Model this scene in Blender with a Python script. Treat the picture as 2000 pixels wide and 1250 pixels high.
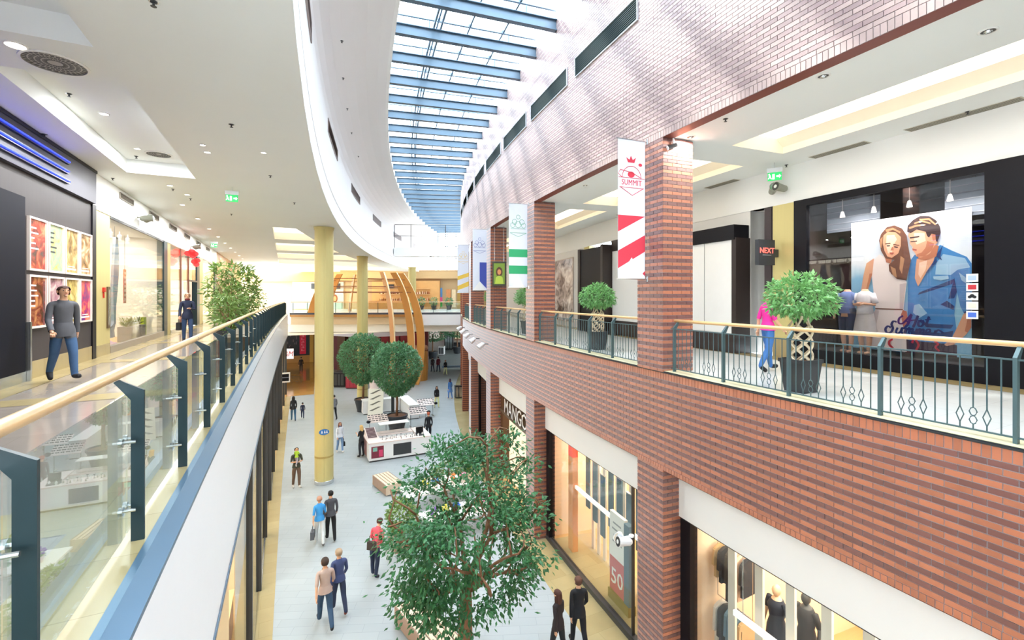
import bpy, bmesh, math, random
import numpy as np
from mathutils import Vector, Matrix
from mathutils.geometry import tessellate_polygon

for _o in list(bpy.data.objects):
    bpy.data.objects.remove(_o)
SC = bpy.context.scene
COL = SC.collection
PI = math.pi

# ------------------------------------------------------------------ camera
FPX, HZ, YAW, EYE = 900.0, 579.0, math.atan(444 / 900), 1.6
cam_d = bpy.data.cameras.new('camera')
cam = bpy.data.objects.new('camera', cam_d)
COL.objects.link(cam)
cam.location = (0, 0, EYE)
cam.rotation_euler = (PI / 2, 0, -YAW)
cam_d.sensor_fit = 'HORIZONTAL'
cam_d.sensor_width = 36.0
cam_d.lens = FPX / 2000 * 36.0
cam_d.shift_y = -(625 - HZ) / 2000
cam_d.clip_start = 0.05
cam_d.clip_end = 400
SC.camera = cam

# ------------------------------------------------------------------ sky, sun, exposure
SC.view_settings.view_transform = 'Standard'
SC.view_settings.look = 'None'
SC.view_settings.gamma = 1.0
SC.view_settings.use_curve_mapping = False
SC.view_settings.exposure = 1.13
W = bpy.data.worlds.new('overcast_sky')
SC.world = W
W.use_nodes = True
W.node_tree.nodes['Background'].inputs[0].default_value = (0.82, 0.93, 1.03, 1)
W.node_tree.nodes['Background'].inputs[1].default_value = 6.0
sun_d = bpy.data.lights.new('sun', 'SUN')
sun_d.energy = 3.0
sun_d.angle = math.radians(2.6)
sun_d.color = (1.0, 0.95, 0.88)
sun = bpy.data.objects.new('sun', sun_d)
COL.objects.link(sun)
try:
    SC.cycles.use_denoising = True
    SC.cycles.max_bounces = 10
    SC.cycles.diffuse_bounces = 5
    SC.cycles.transparent_max_bounces = 24
    SC.cycles.sample_clamp_indirect = 8.0
    SC.cycles.caustics_reflective = False
    SC.cycles.caustics_refractive = False
except Exception:
    pass

# ------------------------------------------------------------------ plan of the mall
# the brick facade is an arc of radius R about C; s runs along it, t into it
A0, R, D0 = math.radians(1.1), 120.0, 6.75
CX, CY = (R + D0) * math.cos(A0), -(R + D0) * math.sin(A0)
GZ = -7.0          # ground floor level; the upper floor is z = 0


def P(s, t, z=0.0):
    a = A0 + s / R
    r = R - t
    return Vector((CX - r * math.cos(a), CY + r * math.sin(a), z))


def inv(x, y):
    dx, dy = CX - x, y - CY
    return (math.atan2(dy, dx) - A0) * R, R - math.hypot(dx, dy)


def F(s, t, z=0.0):     # frame facing the arc: x to the right, y into the wall
    a = A0 + s / R
    p = P(s, t, z)
    return Matrix.Translation(p) @ Matrix.Rotation(math.atan2(-math.cos(a), -math.sin(a)), 4, 'Z')


def FL(y, x=-4.4, z=0.0):   # frame facing the left wall
    return Matrix.Translation((x, y, z)) @ Matrix.Rotation(PI / 2, 4, 'Z')


def FR(x, y, z=0.0, rz=0.0):
    return Matrix.Translation((x, y, z)) @ Matrix.Rotation(rz, 4, 'Z')


def xl(y):              # line of the left balustrade
    return -0.87 + (max(y, 0) / 47.0) ** 2 * 0.95


_sn, _cs = math.sin(YAW), math.cos(YAW)


def at(px, py, Z):
    u, v = (px - 1000) / FPX, (HZ - py) / FPX
    return Vector((Z * (u * _cs + _sn), Z * (_cs - u * _sn), EYE + Z * v))


def onz(px, py, z):     # where a sight line meets the level z
    return at(px, py, (z - EYE) * FPX / (HZ - py))


_a = A0 + 9 / R
_sd = Vector((-3.4 * math.sin(_a) + 3.45 * math.cos(_a), -3.4 * math.cos(_a) - 3.45 * math.sin(_a), -4.5))
sun.rotation_euler = _sd.to_track_quat('-Z', 'Y').to_euler()
sun.location = (-20, 40, 40)
# ------------------------------------------------------------------ materials
def lin(h):
    h = h.lstrip('#')
    c = [int(h[i:i + 2], 16) / 255 for i in (0, 2, 4)]
    return tuple(x / 12.92 if x <= 0.04045 else ((x + 0.055) / 1.055) ** 2.4 for x in c)


MATS = {}


def mat(name, col, rough=0.5, metal=0.0, spec=0.5, emit=0.0, ecol=None, noise=0.0, scale=6.0, bump=0.0, coat=0.0, island=0.0, stretch=None, sheen=0.0):
    if name in MATS:
        return MATS[name]
    m = bpy.data.materials.new(name)
    m.use_nodes = True
    nt = m.node_tree
    b = nt.nodes['Principled BSDF']
    c = lin(col) if isinstance(col, str) else col
    b.inputs['Base Color'].default_value = (*c, 1)
    b.inputs['Roughness'].default_value = rough
    b.inputs['Metallic'].default_value = metal
    b.inputs['Specular IOR Level'].default_value = spec
    if coat:
        b.inputs['Coat Weight'].default_value = coat
        b.inputs['Coat Roughness'].default_value = 0.22
    if sheen:
        b.inputs['Sheen Weight'].default_value = sheen
        b.inputs['Sheen Roughness'].default_value = 0.45
        b.inputs['Sheen Tint'].default_value = (1, 0.97, 0.97, 1)
    if emit:
        e = lin(ecol) if isinstance(ecol, str) else (ecol or c)
        b.inputs['Emission Color'].default_value = (*e, 1)
        b.inputs['Emission Strength'].default_value = emit
    if noise or bump or island:
        n = nt.nodes.new('ShaderNodeTexNoise')
        n.inputs['Scale'].default_value = scale
        n.inputs['Detail'].default_value = 4
        g = nt.nodes.new('ShaderNodeNewGeometry')
        if stretch:
            mp = nt.nodes.new('ShaderNodeMapping')
            mp.inputs['Scale'].default_value = stretch
            nt.links.new(g.outputs['Position'], mp.inputs[0])
            nt.links.new(mp.outputs[0], n.inputs['Vector'])
        else:
            nt.links.new(g.outputs['Position'], n.inputs['Vector'])
        if noise or island:
            ad = nt.nodes.new('ShaderNodeMath'); ad.operation = 'MULTIPLY_ADD'
            nt.links.new(n.outputs[0], ad.inputs[0])
            ad.inputs[1].default_value = noise * 2
            ad.inputs[2].default_value = 1 - noise
            last = ad
            if island:
                a2 = nt.nodes.new('ShaderNodeMath'); a2.operation = 'MULTIPLY_ADD'
                oi = nt.nodes.new('ShaderNodeObjectInfo')
                sm = nt.nodes.new('ShaderNodeMath'); sm.operation = 'ADD'
                fr = nt.nodes.new('ShaderNodeMath'); fr.operation = 'FRACT'
                nt.links.new(g.outputs['Random Per Island'], sm.inputs[0])
                nt.links.new(oi.outputs['Random'], sm.inputs[1])
                nt.links.new(sm.outputs[0], fr.inputs[0])
                nt.links.new(fr.outputs[0], a2.inputs[0])
                a2.inputs[1].default_value = island * 2
                nt.links.new(ad.outputs[0], a2.inputs[2])
                a3 = nt.nodes.new('ShaderNodeMath'); a3.operation = 'SUBTRACT'
                nt.links.new(a2.outputs[0], a3.inputs[0]); a3.inputs[1].default_value = island
                last = a3
            mx = nt.nodes.new('ShaderNodeVectorMath'); mx.operation = 'SCALE'
            mx.inputs[0].default_value = c
            nt.links.new(last.outputs[0], mx.inputs['Scale'])
            nt.links.new(mx.outputs[0], b.inputs['Base Color'])
        if bump:
            bp = nt.nodes.new('ShaderNodeBump')
            bp.inputs['Strength'].default_value = bump
            bp.inputs['Distance'].default_value = 0.01
            nt.links.new(n.outputs[0], bp.inputs['Height'])
            nt.links.new(bp.outputs[0], b.inputs['Normal'])
    MATS[name] = m
    return m


def glass_mat(name, tint, refl=1.0, rough=0.0):
    if name in MATS:
        return MATS[name]
    m = bpy.data.materials.new(name)
    m.use_nodes = True
    nt = m.node_tree
    nt.nodes.clear()
    out = nt.nodes.new('ShaderNodeOutputMaterial')
    tr = nt.nodes.new('ShaderNodeBsdfTransparent')
    tr.inputs[0].default_value = (*tint, 1)
    gl = nt.nodes.new('ShaderNodeBsdfGlossy')
    gl.inputs['Roughness'].default_value = rough
    fr = nt.nodes.new('ShaderNodeFresnel')
    ge = nt.nodes.new('ShaderNodeNewGeometry')
    io = nt.nodes.new('ShaderNodeMath'); io.operation = 'MULTIPLY_ADD'
    nt.links.new(ge.outputs['Backfacing'], io.inputs[0])
    io.inputs[1].default_value = 1 / 1.5 - 1.5
    io.inputs[2].default_value = 1.5
    nt.links.new(io.outputs[0], fr.inputs['IOR'])
    mu = nt.nodes.new('ShaderNodeMath'); mu.operation = 'MULTIPLY'
    mu.inputs[1].default_value = refl
    mx = nt.nodes.new('ShaderNodeMixShader')
    nt.links.new(fr.outputs[0], mu.inputs[0])
    nt.links.new(mu.outputs[0], mx.inputs[0])
    nt.links.new(tr.outputs[0], mx.inputs[1])
    nt.links.new(gl.outputs[0], mx.inputs[2])
    nt.links.new(mx.outputs[0], out.inputs[0])
    MATS[name] = m
    return m


def tile_mat(name, col, col2, mortar, bw, bh, ms, rough, spec=0.5, rot=0.0, noise=0.05, nscale=3.0):
    if name in MATS:
        return MATS[name]
    m = bpy.data.materials.new(name)
    m.use_nodes = True
    nt = m.node_tree
    b = nt.nodes['Principled BSDF']
    g = nt.nodes.new('ShaderNodeNewGeometry')
    mp = nt.nodes.new('ShaderNodeMapping')
    mp.inputs['Rotation'].default_value = (0, 0, rot)
    br = nt.nodes.new('ShaderNodeTexBrick')
    br.inputs['Scale'].default_value = 1.0
    br.inputs['Brick Width'].default_value = bw
    br.inputs['Row Height'].default_value = bh
    br.inputs['Mortar Size'].default_value = ms
    br.inputs['Color1'].default_value = (*lin(col), 1)
    br.inputs['Color2'].default_value = (*lin(col2), 1)
    br.inputs['Mortar'].default_value = (*lin(mortar), 1)
    n = nt.nodes.new('ShaderNodeTexNoise')
    n.inputs['Scale'].default_value = nscale
    n.inputs['Detail'].default_value = 6
    ad = nt.nodes.new('ShaderNodeMath'); ad.operation = 'MULTIPLY_ADD'
    ad.inputs[1].default_value = noise * 2
    ad.inputs[2].default_value = 1 - noise
    mx = nt.nodes.new('ShaderNodeVectorMath'); mx.operation = 'SCALE'
    nt.links.new(g.outputs['Position'], mp.inputs[0])
    nt.links.new(mp.outputs[0], br.inputs['Vector'])
    nt.links.new(g.outputs['Position'], n.inputs['Vector'])
    nt.links.new(n.outputs[0], ad.inputs[0])
    nt.links.new(br.outputs['Color'], mx.inputs[0])
    nt.links.new(ad.outputs[0], mx.inputs['Scale'])
    nt.links.new(mx.outputs[0], b.inputs['Base Color'])
    b.inputs['Roughness'].default_value = rough
    b.inputs['Specular IOR Level'].default_value = spec
    MATS[name] = m
    return m


# ------------------------------------------------------------------ mesh building
WM = {}
IM = Matrix.Identity(4)


class MB:
    def __init__(self, M=None):
        self.v, self.f, self.mi = [], [], []
        self.M = M
        self.cur = 0

    def add(self, vs, fs):
        k = len(self.v)
        if self.M is not None:
            vs = [self.M @ Vector(p) for p in vs]
        self.v.extend([tuple(p) for p in vs])
        self.f.extend([tuple(i + k for i in q) for q in fs])
        self.mi.extend([self.cur] * len(fs))
        return self

    def box(self, x0, x1, y0, y1, z0, z1):
        vs = [(x, y, z) for z in (z0, z1) for y in (y0, y1) for x in (x0, x1)]
        return self.add(vs, [(0, 2, 3, 1), (4, 5, 7, 6), (0, 1, 5, 4), (2, 6, 7, 3), (0, 4, 6, 2), (1, 3, 7, 5)])

    def quad(self, a, b, c, d):
        return self.add([a, b, c, d], [(0, 1, 2, 3)])

    def prism(self, poly, z0, z1):      # poly in x,y
        n = len(poly)
        vs = [(x, y, z0) for x, y in poly] + [(x, y, z1) for x, y in poly]
        fs = [tuple(range(n - 1, -1, -1)), tuple(range(n, 2 * n))]
        fs += [(i, (i + 1) % n, n + (i + 1) % n, n + i) for i in range(n)]
        return self.add(vs, fs)

    def slabxz(self, poly, y0, y1):     # poly in x,z extruded along y
        n = len(poly)
        vs = [(x, y0, z) for x, z in poly] + [(x, y1, z) for x, z in poly]
        fs = [tuple(range(n)), tuple(range(2 * n - 1, n - 1, -1))]
        fs += [(i, n + i, n + (i + 1) % n, (i + 1) % n) for i in range(n)]
        return self.add(vs, fs)

    def slabyz(self, poly, x0, x1):
        n = len(poly)
        vs = [(x0, y, z) for y, z in poly] + [(x1, y, z) for y, z in poly]
        fs = [tuple(range(n - 1, -1, -1)), tuple(range(n, 2 * n))]
        fs += [(i, (i + 1) % n, n + (i + 1) % n, n + i) for i in range(n)]
        return self.add(vs, fs)

    def tube(self, pts, r, n=8, caps=True):
        pts = [Vector(p) for p in pts]
        m = len(pts)
        rs = r if isinstance(r, (list, tuple)) else [r] * m
        vs, fs = [], []
        up = None
        for i, p in enumerate(pts):
            d = (pts[min(i + 1, m - 1)] - pts[max(i - 1, 0)])
            d = d.normalized() if d.length > 1e-9 else Vector((0, 0, 1))
            if up is None:
                up = Vector((0, 0, 1)) if abs(d.z) < 0.9 else Vector((1, 0, 0))
            a = d.cross(up)
            if a.length < 1e-4:
                a = d.cross(Vector((1, 0, 0)))
            a.normalize()
            b = d.cross(a)
            up = -b if False else up
            for k in range(n):
                w = 2 * PI * k / n
                vs.append(p + a * (math.cos(w) * rs[i]) + b * (math.sin(w) * rs[i]))
        for i in range(m - 1):
            for k in range(n):
                q = (k + 1) % n
                fs.append((i * n + k, i * n + q, (i + 1) * n + q, (i + 1) * n + k))
        if caps:
            fs.append(tuple(range(n - 1, -1, -1)))
            fs.append(tuple((m - 1) * n + k for k in range(n)))
        return self.add(vs, fs)

    def lathe(self, prof, n=16, cx=0, cy=0, cz=0, caps=True, sx=1, sy=1):
        vs, fs = [], []
        for r, z in prof:
            for k in range(n):
                w = 2 * PI * k / n
                vs.append((cx + r * math.cos(w) * sx, cy + r * math.sin(w) * sy, cz + z))
        m = len(prof)
        for i in range(m - 1):
            for k in range(n):
                q = (k + 1) % n
                fs.append((i * n + k, i * n + q, (i + 1) * n + q, (i + 1) * n + k))
        if caps:
            fs.append(tuple(range(n - 1, -1, -1)))
            fs.append(tuple((m - 1) * n + k for k in range(n)))
        return self.add(vs, fs)

    def ball(self, c, rx, ry=None, rz=None, n=10, m=6):
        ry = rx if ry is None else ry
        rz = rx if rz is None else rz
        prof = [(math.sin(PI * i / m), -math.cos(PI * i / m)) for i in range(m + 1)]
        prof[0] = (0.02, -1); prof[-1] = (0.02, 1)
        vs, fs = [], []
        for r, z in prof:
            for k in range(n):
                w = 2 * PI * k / n
                vs.append((c[0] + rx * r * math.cos(w), c[1] + ry * r * math.sin(w), c[2] + rz * z))
        for i in range(m):
            for k in range(n):
                q = (k + 1) % n
                fs.append((i * n + k, i * n + q, (i + 1) * n + q, (i + 1) * n + k))
        fs.append(tuple(range(n - 1, -1, -1)))
        fs.append(tuple(m * n + k for k in range(n)))
        return self.add(vs, fs)

    def arc(self, s0, s1, t0, t1, z0, z1, ds=1.5):      # a block that follows the facade's arc
        n = max(1, int(math.ceil(abs(s1 - s0) / ds)))
        vs, fs = [], []
        for i in range(n + 1):
            s = s0 + (s1 - s0) * i / n
            vs += [P(s, t0, z0), P(s, t1, z0), P(s, t1, z1), P(s, t0, z1)]
        for i in range(n):
            a = 4 * i
            b = a + 4
            fs += [(a, b, b + 1, a + 1), (a + 1, b + 1, b + 2, a + 2), (a + 2, b + 2, b + 3, a + 3), (a + 3, b + 3, b, a)]
        fs += [(0, 1, 2, 3), (4 * n + 3, 4 * n + 2, 4 * n + 1, 4 * n)]
        return self.add(vs, fs)

    def sweep(self, prof, s0, s1, ds=1.5):              # open profile (t, z) swept along the arc
        n = max(1, int(math.ceil(abs(s1 - s0) / ds)))
        m = len(prof)
        vs, fs = [], []
        for i in range(n + 1):
            s = s0 + (s1 - s0) * i / n
            vs += [P(s, t, z) for t, z in prof]
        for i in range(n):
            for j in range(m - 1):
                a = i * m + j
                fs.append((a, a + 1, a + m + 1, a + m))
        return self.add(vs, fs)

    def run(self, prof, y0, y1, f, dy=2.0):             # open or closed profile (dx, z) swept along y beside the line f(y)
        n = max(1, int(math.ceil((y1 - y0) / dy)))
        m = len(prof)
        vs, fs = [], []
        for i in range(n + 1):
            y = y0 + (y1 - y0) * i / n
            vs += [(f(y) + dx, y, z) for dx, z in prof]
        for i in range(n):
            for j in range(m - 1):
                a = i * m + j
                fs.append((a, a + m, a + m + 1, a + 1))
        return self.add(vs, fs)

    def poly(self, outer, z, holes=()):                 # flat polygon with holes
        loops = [[Vector((x, y, z)) for x, y in lp] for lp in (outer, *holes)]
        tris = tessellate_polygon(loops)
        vs = [p for lp in loops for p in lp]
        return self.add(vs, [tuple(t) for t in tris])

    def mesh(self, name, mats, smooth=False):
        me = bpy.data.meshes.new(name)
        me.from_pydata(self.v, [], self.f)
        for m in (mats if isinstance(mats, (list, tuple)) else [mats]):
            me.materials.append(m)
        if len(set(self.mi)) > 1:
            me.polygons.foreach_set('material_index', self.mi)
        if smooth:
            me.polygons.foreach_set('use_smooth', [True] * len(me.polygons))
        me.update()
        return me

    def build(self, name, mats, parent=None, world=False, smooth=False, fix=True, **props):
        if world and parent is not None:
            wi = WM[parent.name].inverted()
            self.v = [tuple(wi @ Vector(p)) for p in self.v]
        me = self.mesh(name, mats, smooth)
        if fix:
            bm = bmesh.new(); bm.from_mesh(me)
            bmesh.ops.recalc_face_normals(bm, faces=bm.faces)
            bm.to_mesh(me); bm.free()
        return link(name, me, parent, **props)


def link(name, me, parent=None, M=None, **props):
    o = bpy.data.objects.new(name, me)
    COL.objects.link(o)
    if M is not None:
        o.matrix_local = M
    if parent is not None:
        o.parent = parent
        WM[o.name] = WM[parent.name] @ (M or Matrix.Identity(4))
    else:
        WM[o.name] = (M or Matrix.Identity(4)).copy()
    for k, v in props.items():
        o[k] = v
    return o


def thing(name, label, cat, M, group=None):
    o = bpy.data.objects.new(name, None)
    COL.objects.link(o)
    o.empty_display_size = 0.2
    o.matrix_local = M
    WM[o.name] = M.copy()
    o['label'] = label
    o['category'] = cat
    if group:
        o['group'] = group
    return o


def tag(o, label, cat, group=None):
    o['label'] = label
    o['category'] = cat
    if group:
        o['group'] = group
    return o




def copy_tree(o, M, label=None, group=None):
    kids = {}
    for x in COL.objects:
        if x.parent is not None:
            kids.setdefault(x.parent.name, []).append(x)
    r = o.copy()
    COL.objects.link(r)
    r.matrix_local = M
    WM[r.name] = M.copy()
    if label:
        r['label'] = label
    if group:
        r['group'] = group

    def rec(src, dst):
        for ch in kids.get(src.name, []):
            c = ch.copy()
            COL.objects.link(c)
            c.parent = dst
            rec(ch, c)
    rec(o, r)
    return r


def setting(name):
    o = bpy.data.objects.new(name, None)
    COL.objects.link(o)
    o['kind'] = 'structure'
    WM[o.name] = IM.copy()
    return o


def struct(name, mb, mats, parent=None, **k):
    o = mb.build(name, mats, parent, **k)
    if parent is None:
        o['kind'] = 'structure'
    return o


def text_mb(s, size, depth, M, align='CENTER', shear=0.0, sx=1.0):
    cu = bpy.data.curves.new('lettering', 'FONT')
    cu.body = s
    cu.size = size
    cu.extrude = depth
    cu.align_x = align
    cu.shear = shear
    cu.resolution_u = 2
    to = bpy.data.objects.new('lettering', cu)
    me = bpy.data.meshes.new_from_object(to)
    mb = MB()
    # text lies in x,y with z out: turn it to stand in x,z facing -y
    Rx = Matrix.Rotation(PI / 2, 4, 'X')
    T = M @ Rx @ Matrix.Diagonal((sx, 1, 1, 1))
    mb.add([T @ v.co for v in me.vertices], [tuple(p.vertices) for p in me.polygons])
    bpy.data.objects.remove(to)
    bpy.data.curves.remove(cu)
    bpy.data.meshes.remove(me)
    return mb


def area(name, M, sx, sy, power, col=(1, 0.9, 0.75), spread=PI):
    d = bpy.data.lights.new(name, 'AREA')
    d.shape = 'RECTANGLE'
    d.size, d.size_y = sx, sy
    d.energy = power
    d.color = col
    d.spread = spread
    o = bpy.data.objects.new(name, d)
    COL.objects.link(o)
    o.matrix_local = M
    return o


IM = Matrix.Identity(4)
WHITE = mat('white_paint', (0.84, 0.84, 0.82), 0.55, noise=0.02, scale=1.5)
CEIL = mat('ceiling_plaster', (0.84, 0.87, 0.86), 0.7, noise=0.02, scale=0.8)
CREAM = mat('cream_paint', (0.86, 0.82, 0.72), 0.6, noise=0.03, scale=2)
GOLD = mat('champagne_cladding', lin('cbbd80'), 0.42, metal=0.15, noise=0.05, scale=2.0, stretch=(6, 6, 0.4))
STEEL = mat('dark_teal_steel', lin('23383f'), 0.38, metal=0.3, noise=0.05)
BLACK = mat('black_lacquer', (0.006, 0.006, 0.009), 0.4, spec=0.2, noise=0.1)
DARK = mat('charcoal_metal', (0.035, 0.037, 0.04), 0.4, noise=0.08)
CHROME = mat('brushed_steel', (0.6, 0.62, 0.63), 0.25, metal=0.9, noise=0.03)
WOODR = mat('pale_beech', lin('d9b27e'), 0.32, noise=0.12, scale=7, stretch=(1, 1, 1), coat=0.3)
LAMP = mat('lamp_diffuser', (1, 0.95, 0.85), 0.4, emit=5.0, ecol=(1.0, 0.93, 0.8), noise=0.01)
# ------------------------------------------------------------------ floors
FLOORG = tile_mat('pale_stone_paving', 'a4abae', '9fa6a9', '92999d', 0.9, 0.3, 0.006, 0.42, 0.4, rot=0.4, noise=0.05, nscale=1.2)
FLOORB = tile_mat('honey_travertine', 'ad9d74', 'a29168', '93835d', 1.2, 0.6, 0.004, 0.22, 0.5, rot=0.0, noise=0.12, nscale=2.0)
FLOORU = tile_mat('polished_grey_marble', 'a0958a', '988d82', '8e8378', 0.9, 0.9, 0.003, 0.12, 0.6, noise=0.10, nscale=2.5)
FLOORR = tile_mat('pale_grey_marble', 'd8dcdc', 'd2d6d6', 'c4c8c8', 0.6, 0.6, 0.004, 0.2, 0.5, noise=0.05)
FLOORH = tile_mat('amber_floor', 'b98a4a', 'b08040', '9a6f38', 1.2, 1.2, 0.004, 0.12, 0.7, noise=0.08)
SLABW = mat('fascia_white', (0.86, 0.87, 0.88), 0.35, noise=0.015)

fl = struct('floor', MB().quad((-30, -14, GZ), (75, -14, GZ), (75, 125, GZ), (-30, 125, GZ)), FLOORG, fix=False)
mb = MB()
mb.run([(-0.15, GZ + 0.004), (0.52, GZ + 0.004)], -10, 46, xl)
mb.sweep([(-0.55, GZ + 0.004), (0.9, GZ + 0.004)], -10, 64)
mb.build('border_strip', FLOORB, fl)
# amber polished floor before the far left store, seen under the cross balcony
MB().poly([(-9, 44), (2.3, 44), (4.2, 75), (-14, 75)], GZ + 0.008).build('amber_floor_field', FLOORH, fl)

# upper walkway on the left
ys = [-9 + 2.0 * i for i in range(30)]
edge = [(xl(y) + 0.10, y) for y in ys]
fu = struct('floor.001', MB().poly([(-4.45, -9), *edge, (-4.45, ys[-1])], 0.0), FLOORU, fix=False)
mb = MB()
mb.poly([(-4.39, 2), (-3.95, 2), (-3.95, 48), (-4.39, 48)], 0.004)
for k in range(9):
    y = 4.1 + 5.1 * k
    mb.poly([(-3.95, y), (xl(y) - 0.45, y), (xl(y) - 0.45, y + 0.55), (-3.95, y + 0.55)], 0.004)
mb.run([(-0.45, 0.004), (0.07, 0.004)], -9, 47, xl)
mb.build('marble_band', FLOORB, fu)
mb = MB()
mb.run([(0.07, 0.012), (0.07, 0.0), (0.20, -0.03), (0.20, -1.95), (-3.7, -1.95)], -9, 47, xl)
fs = struct('trim_1', mb, SLABW, fix=False)
mb = MB()
mb.run([(0.055, 0.016), (0.10, 0.016), (0.205, -0.03), (0.205, -0.06)], -9, 47, xl)
mb.build('edge_flashing', mat('blue_grey_metal', lin('5b7890'), 0.3, metal=0.4, noise=0.04), fs)
mb = MB()
mb.run([(0.203, -1.90), (0.215, -1.90), (0.215, -1.97), (0.12, -1.97)], -9, 47, xl)
mb.build('drip_edge', mat('slate_metal', lin('62758a'), 0.35, metal=0.4, noise=0.04), fs)

# upper corridor on the right
fr = struct('floor.002', MB().sweep([(0.3, 0.0), (4.6, 0.0)], -10, 64), FLOORR, fix=False)
mb = MB(); mb.sweep([(3.95, 0.004), (4.56, 0.004)], -10, 64)
mb.build('marble_band', FLOORB, fr)
mb = MB(); mb.sweep([(0.03, 0.0), (0.03, 0.035), (0.4, 0.035), (0.4, 0.0)], -10, 64)
mb.build('kerb', mat('ivory_marble', lin('dfd8b4'), 0.3, noise=0.08, scale=5), fr)
mb = MB(); mb.sweep([(-0.012, -0.005), (-0.012, 0.012), (0.02, 0.012), (0.02, 0.03)], -10, 64)
mb.build('edge_angle', mat('edge_angle_metal', (0.02, 0.022, 0.025), 0.4, noise=0.05), fr)

# ------------------------------------------------------------------ brick facade
MORTAR = mat('grey_mortar', lin('9a9498'), 0.8, noise=0.06, scale=9)
BO = mat('orange_brick', lin('aa6343'), 0.42, spec=0.6, coat=0.5, sheen=0.75, noise=0.10, scale=14, island=0.13)
BD = mat('umber_brick', lin('6c3f39'), 0.42, spec=0.6, coat=0.5, sheen=0.75, noise=0.10, scale=14, island=0.13)
BO_LIT = mat('sunwashed_orange_brick', lin('a9928d'), 0.45, spec=0.5, coat=0.3, sheen=0.2, noise=0.08, scale=14, island=0.10)  # pale copy of the orange brick, with the sunlight's wash painted into its colour
BD_LIT = mat('sunwashed_umber_brick', lin('987f7e'), 0.45, spec=0.5, coat=0.3, sheen=0.2, noise=0.08, scale=14, island=0.10)  # the umber brick again, lightened in colour to look sunlit on the upper wall
BM_ = {'o': BO, 'd': BD, 'O': BO_LIT, 'D': BD_LIT}
PIERS = [(-7.5, -6.6), (-0.55, 0.35), (7.41, 8.28), (14.40, 15.28), (20.70, 21.75), (26.95, 28.0), (33.2, 34.2), (39.5, 40.5), (45.8, 46.8), (52.1, 53.1)]
ZT = 10.4
mb = MB()
mb.arc(-12, 64, 0.012, 0.42, -2.05, -0.004)
mb.arc(-12, 64, 0.012, 0.24, 4.95, ZT)
for a, b in PIERS:
    mb.arc(a + .012, b - .012, 0.012, 0.8, GZ, -2.05)
    mb.arc(a + .012, b - .012, 0.012, 0.8, -0.01, 4.95)
wr = struct('wall_right', mb, MORTAR)
SOF = mat('brick_soffit', lin('7d3f33'), 0.5, noise=0.1, scale=10)
mb = MB(); mb.sweep([(0.0, 4.948), (0.26, 4.948), (0.26, 4.99)], -12, 64)
mb.sweep([(0.0, -2.053), (0.46, -2.053)], -12, 64)
mb.build('soffit', SOF, wr, fix=False)

HB, LB, JT = 0.075, 0.245, 0.010
bricks = []     # (kind, face, a, c, len, height, colour)  face 'f': along s at t=0; 'r': along t on a reveal at s
SB = 33.0


def lay(face, fixed, a0, a1, z0, z1):
    k0, k1 = int(round(z0 / HB)), int(round(z1 / HB))
    for k in range(k0, k1):
        off = (LB / 2 if k % 2 else 0)
        i = int(math.floor((a0 - off) / LB))
        while True:
            s0 = i * LB + off
            e0, e1 = max(s0, a0), min(s0 + LB, a1)
            if s0 >= a1:
                break
            if e1 - e0 > 0.04:
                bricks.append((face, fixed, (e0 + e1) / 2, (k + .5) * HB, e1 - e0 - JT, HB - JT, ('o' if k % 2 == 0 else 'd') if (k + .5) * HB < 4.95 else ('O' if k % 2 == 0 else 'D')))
            i += 1


def soldier(a0, a1, zc, h):
    n = int(round((a1 - a0) / 0.081))
    for i in range(n):
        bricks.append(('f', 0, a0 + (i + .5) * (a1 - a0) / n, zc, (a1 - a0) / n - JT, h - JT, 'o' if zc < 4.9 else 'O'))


lay('f', 0, -2, SB, 5.1, 10.35)
soldier(-2, SB, 5.025, 0.15)
lay('f', 0, -2, SB, -1.95, -0.15)
soldier(-2, SB, -0.075, 0.15)
soldier(-2, SB, -2.0, 0.10)
for a, b in PIERS:
    if b < 0 or a > SB:
        continue
    lay('f', 0, a, b, -6.975, -2.05)
    lay('f', 0, a, b, 0.0, 4.95)
    if a > 0:
        lay('r', a, 0.0, 0.8, -6.975, -2.05)
        lay('r', a, 0.0, 0.8, 0.0, 4.95)


def brick_frame(b):
    if b[0] == 'f':
        return F(b[2], 0.0, b[3])
    M = F(b[1], b[2], b[3])
    return M @ Matrix.Rotation(PI / 2, 4, 'Z')      # faces the viewer along the arc


def visible(p):
    d = Vector(p) - Vector((0, 0, EYE))
    Z = d.x * _sn + d.y * _cs
    if Z < 0.5:
        return None
    x = 1000 + FPX * (d.x * _cs - d.y * _sn) / Z
    y = HZ - FPX * d.z / Z
    return Z if 0 < x < 2000 and 0 < y < 1250 else None


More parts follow.
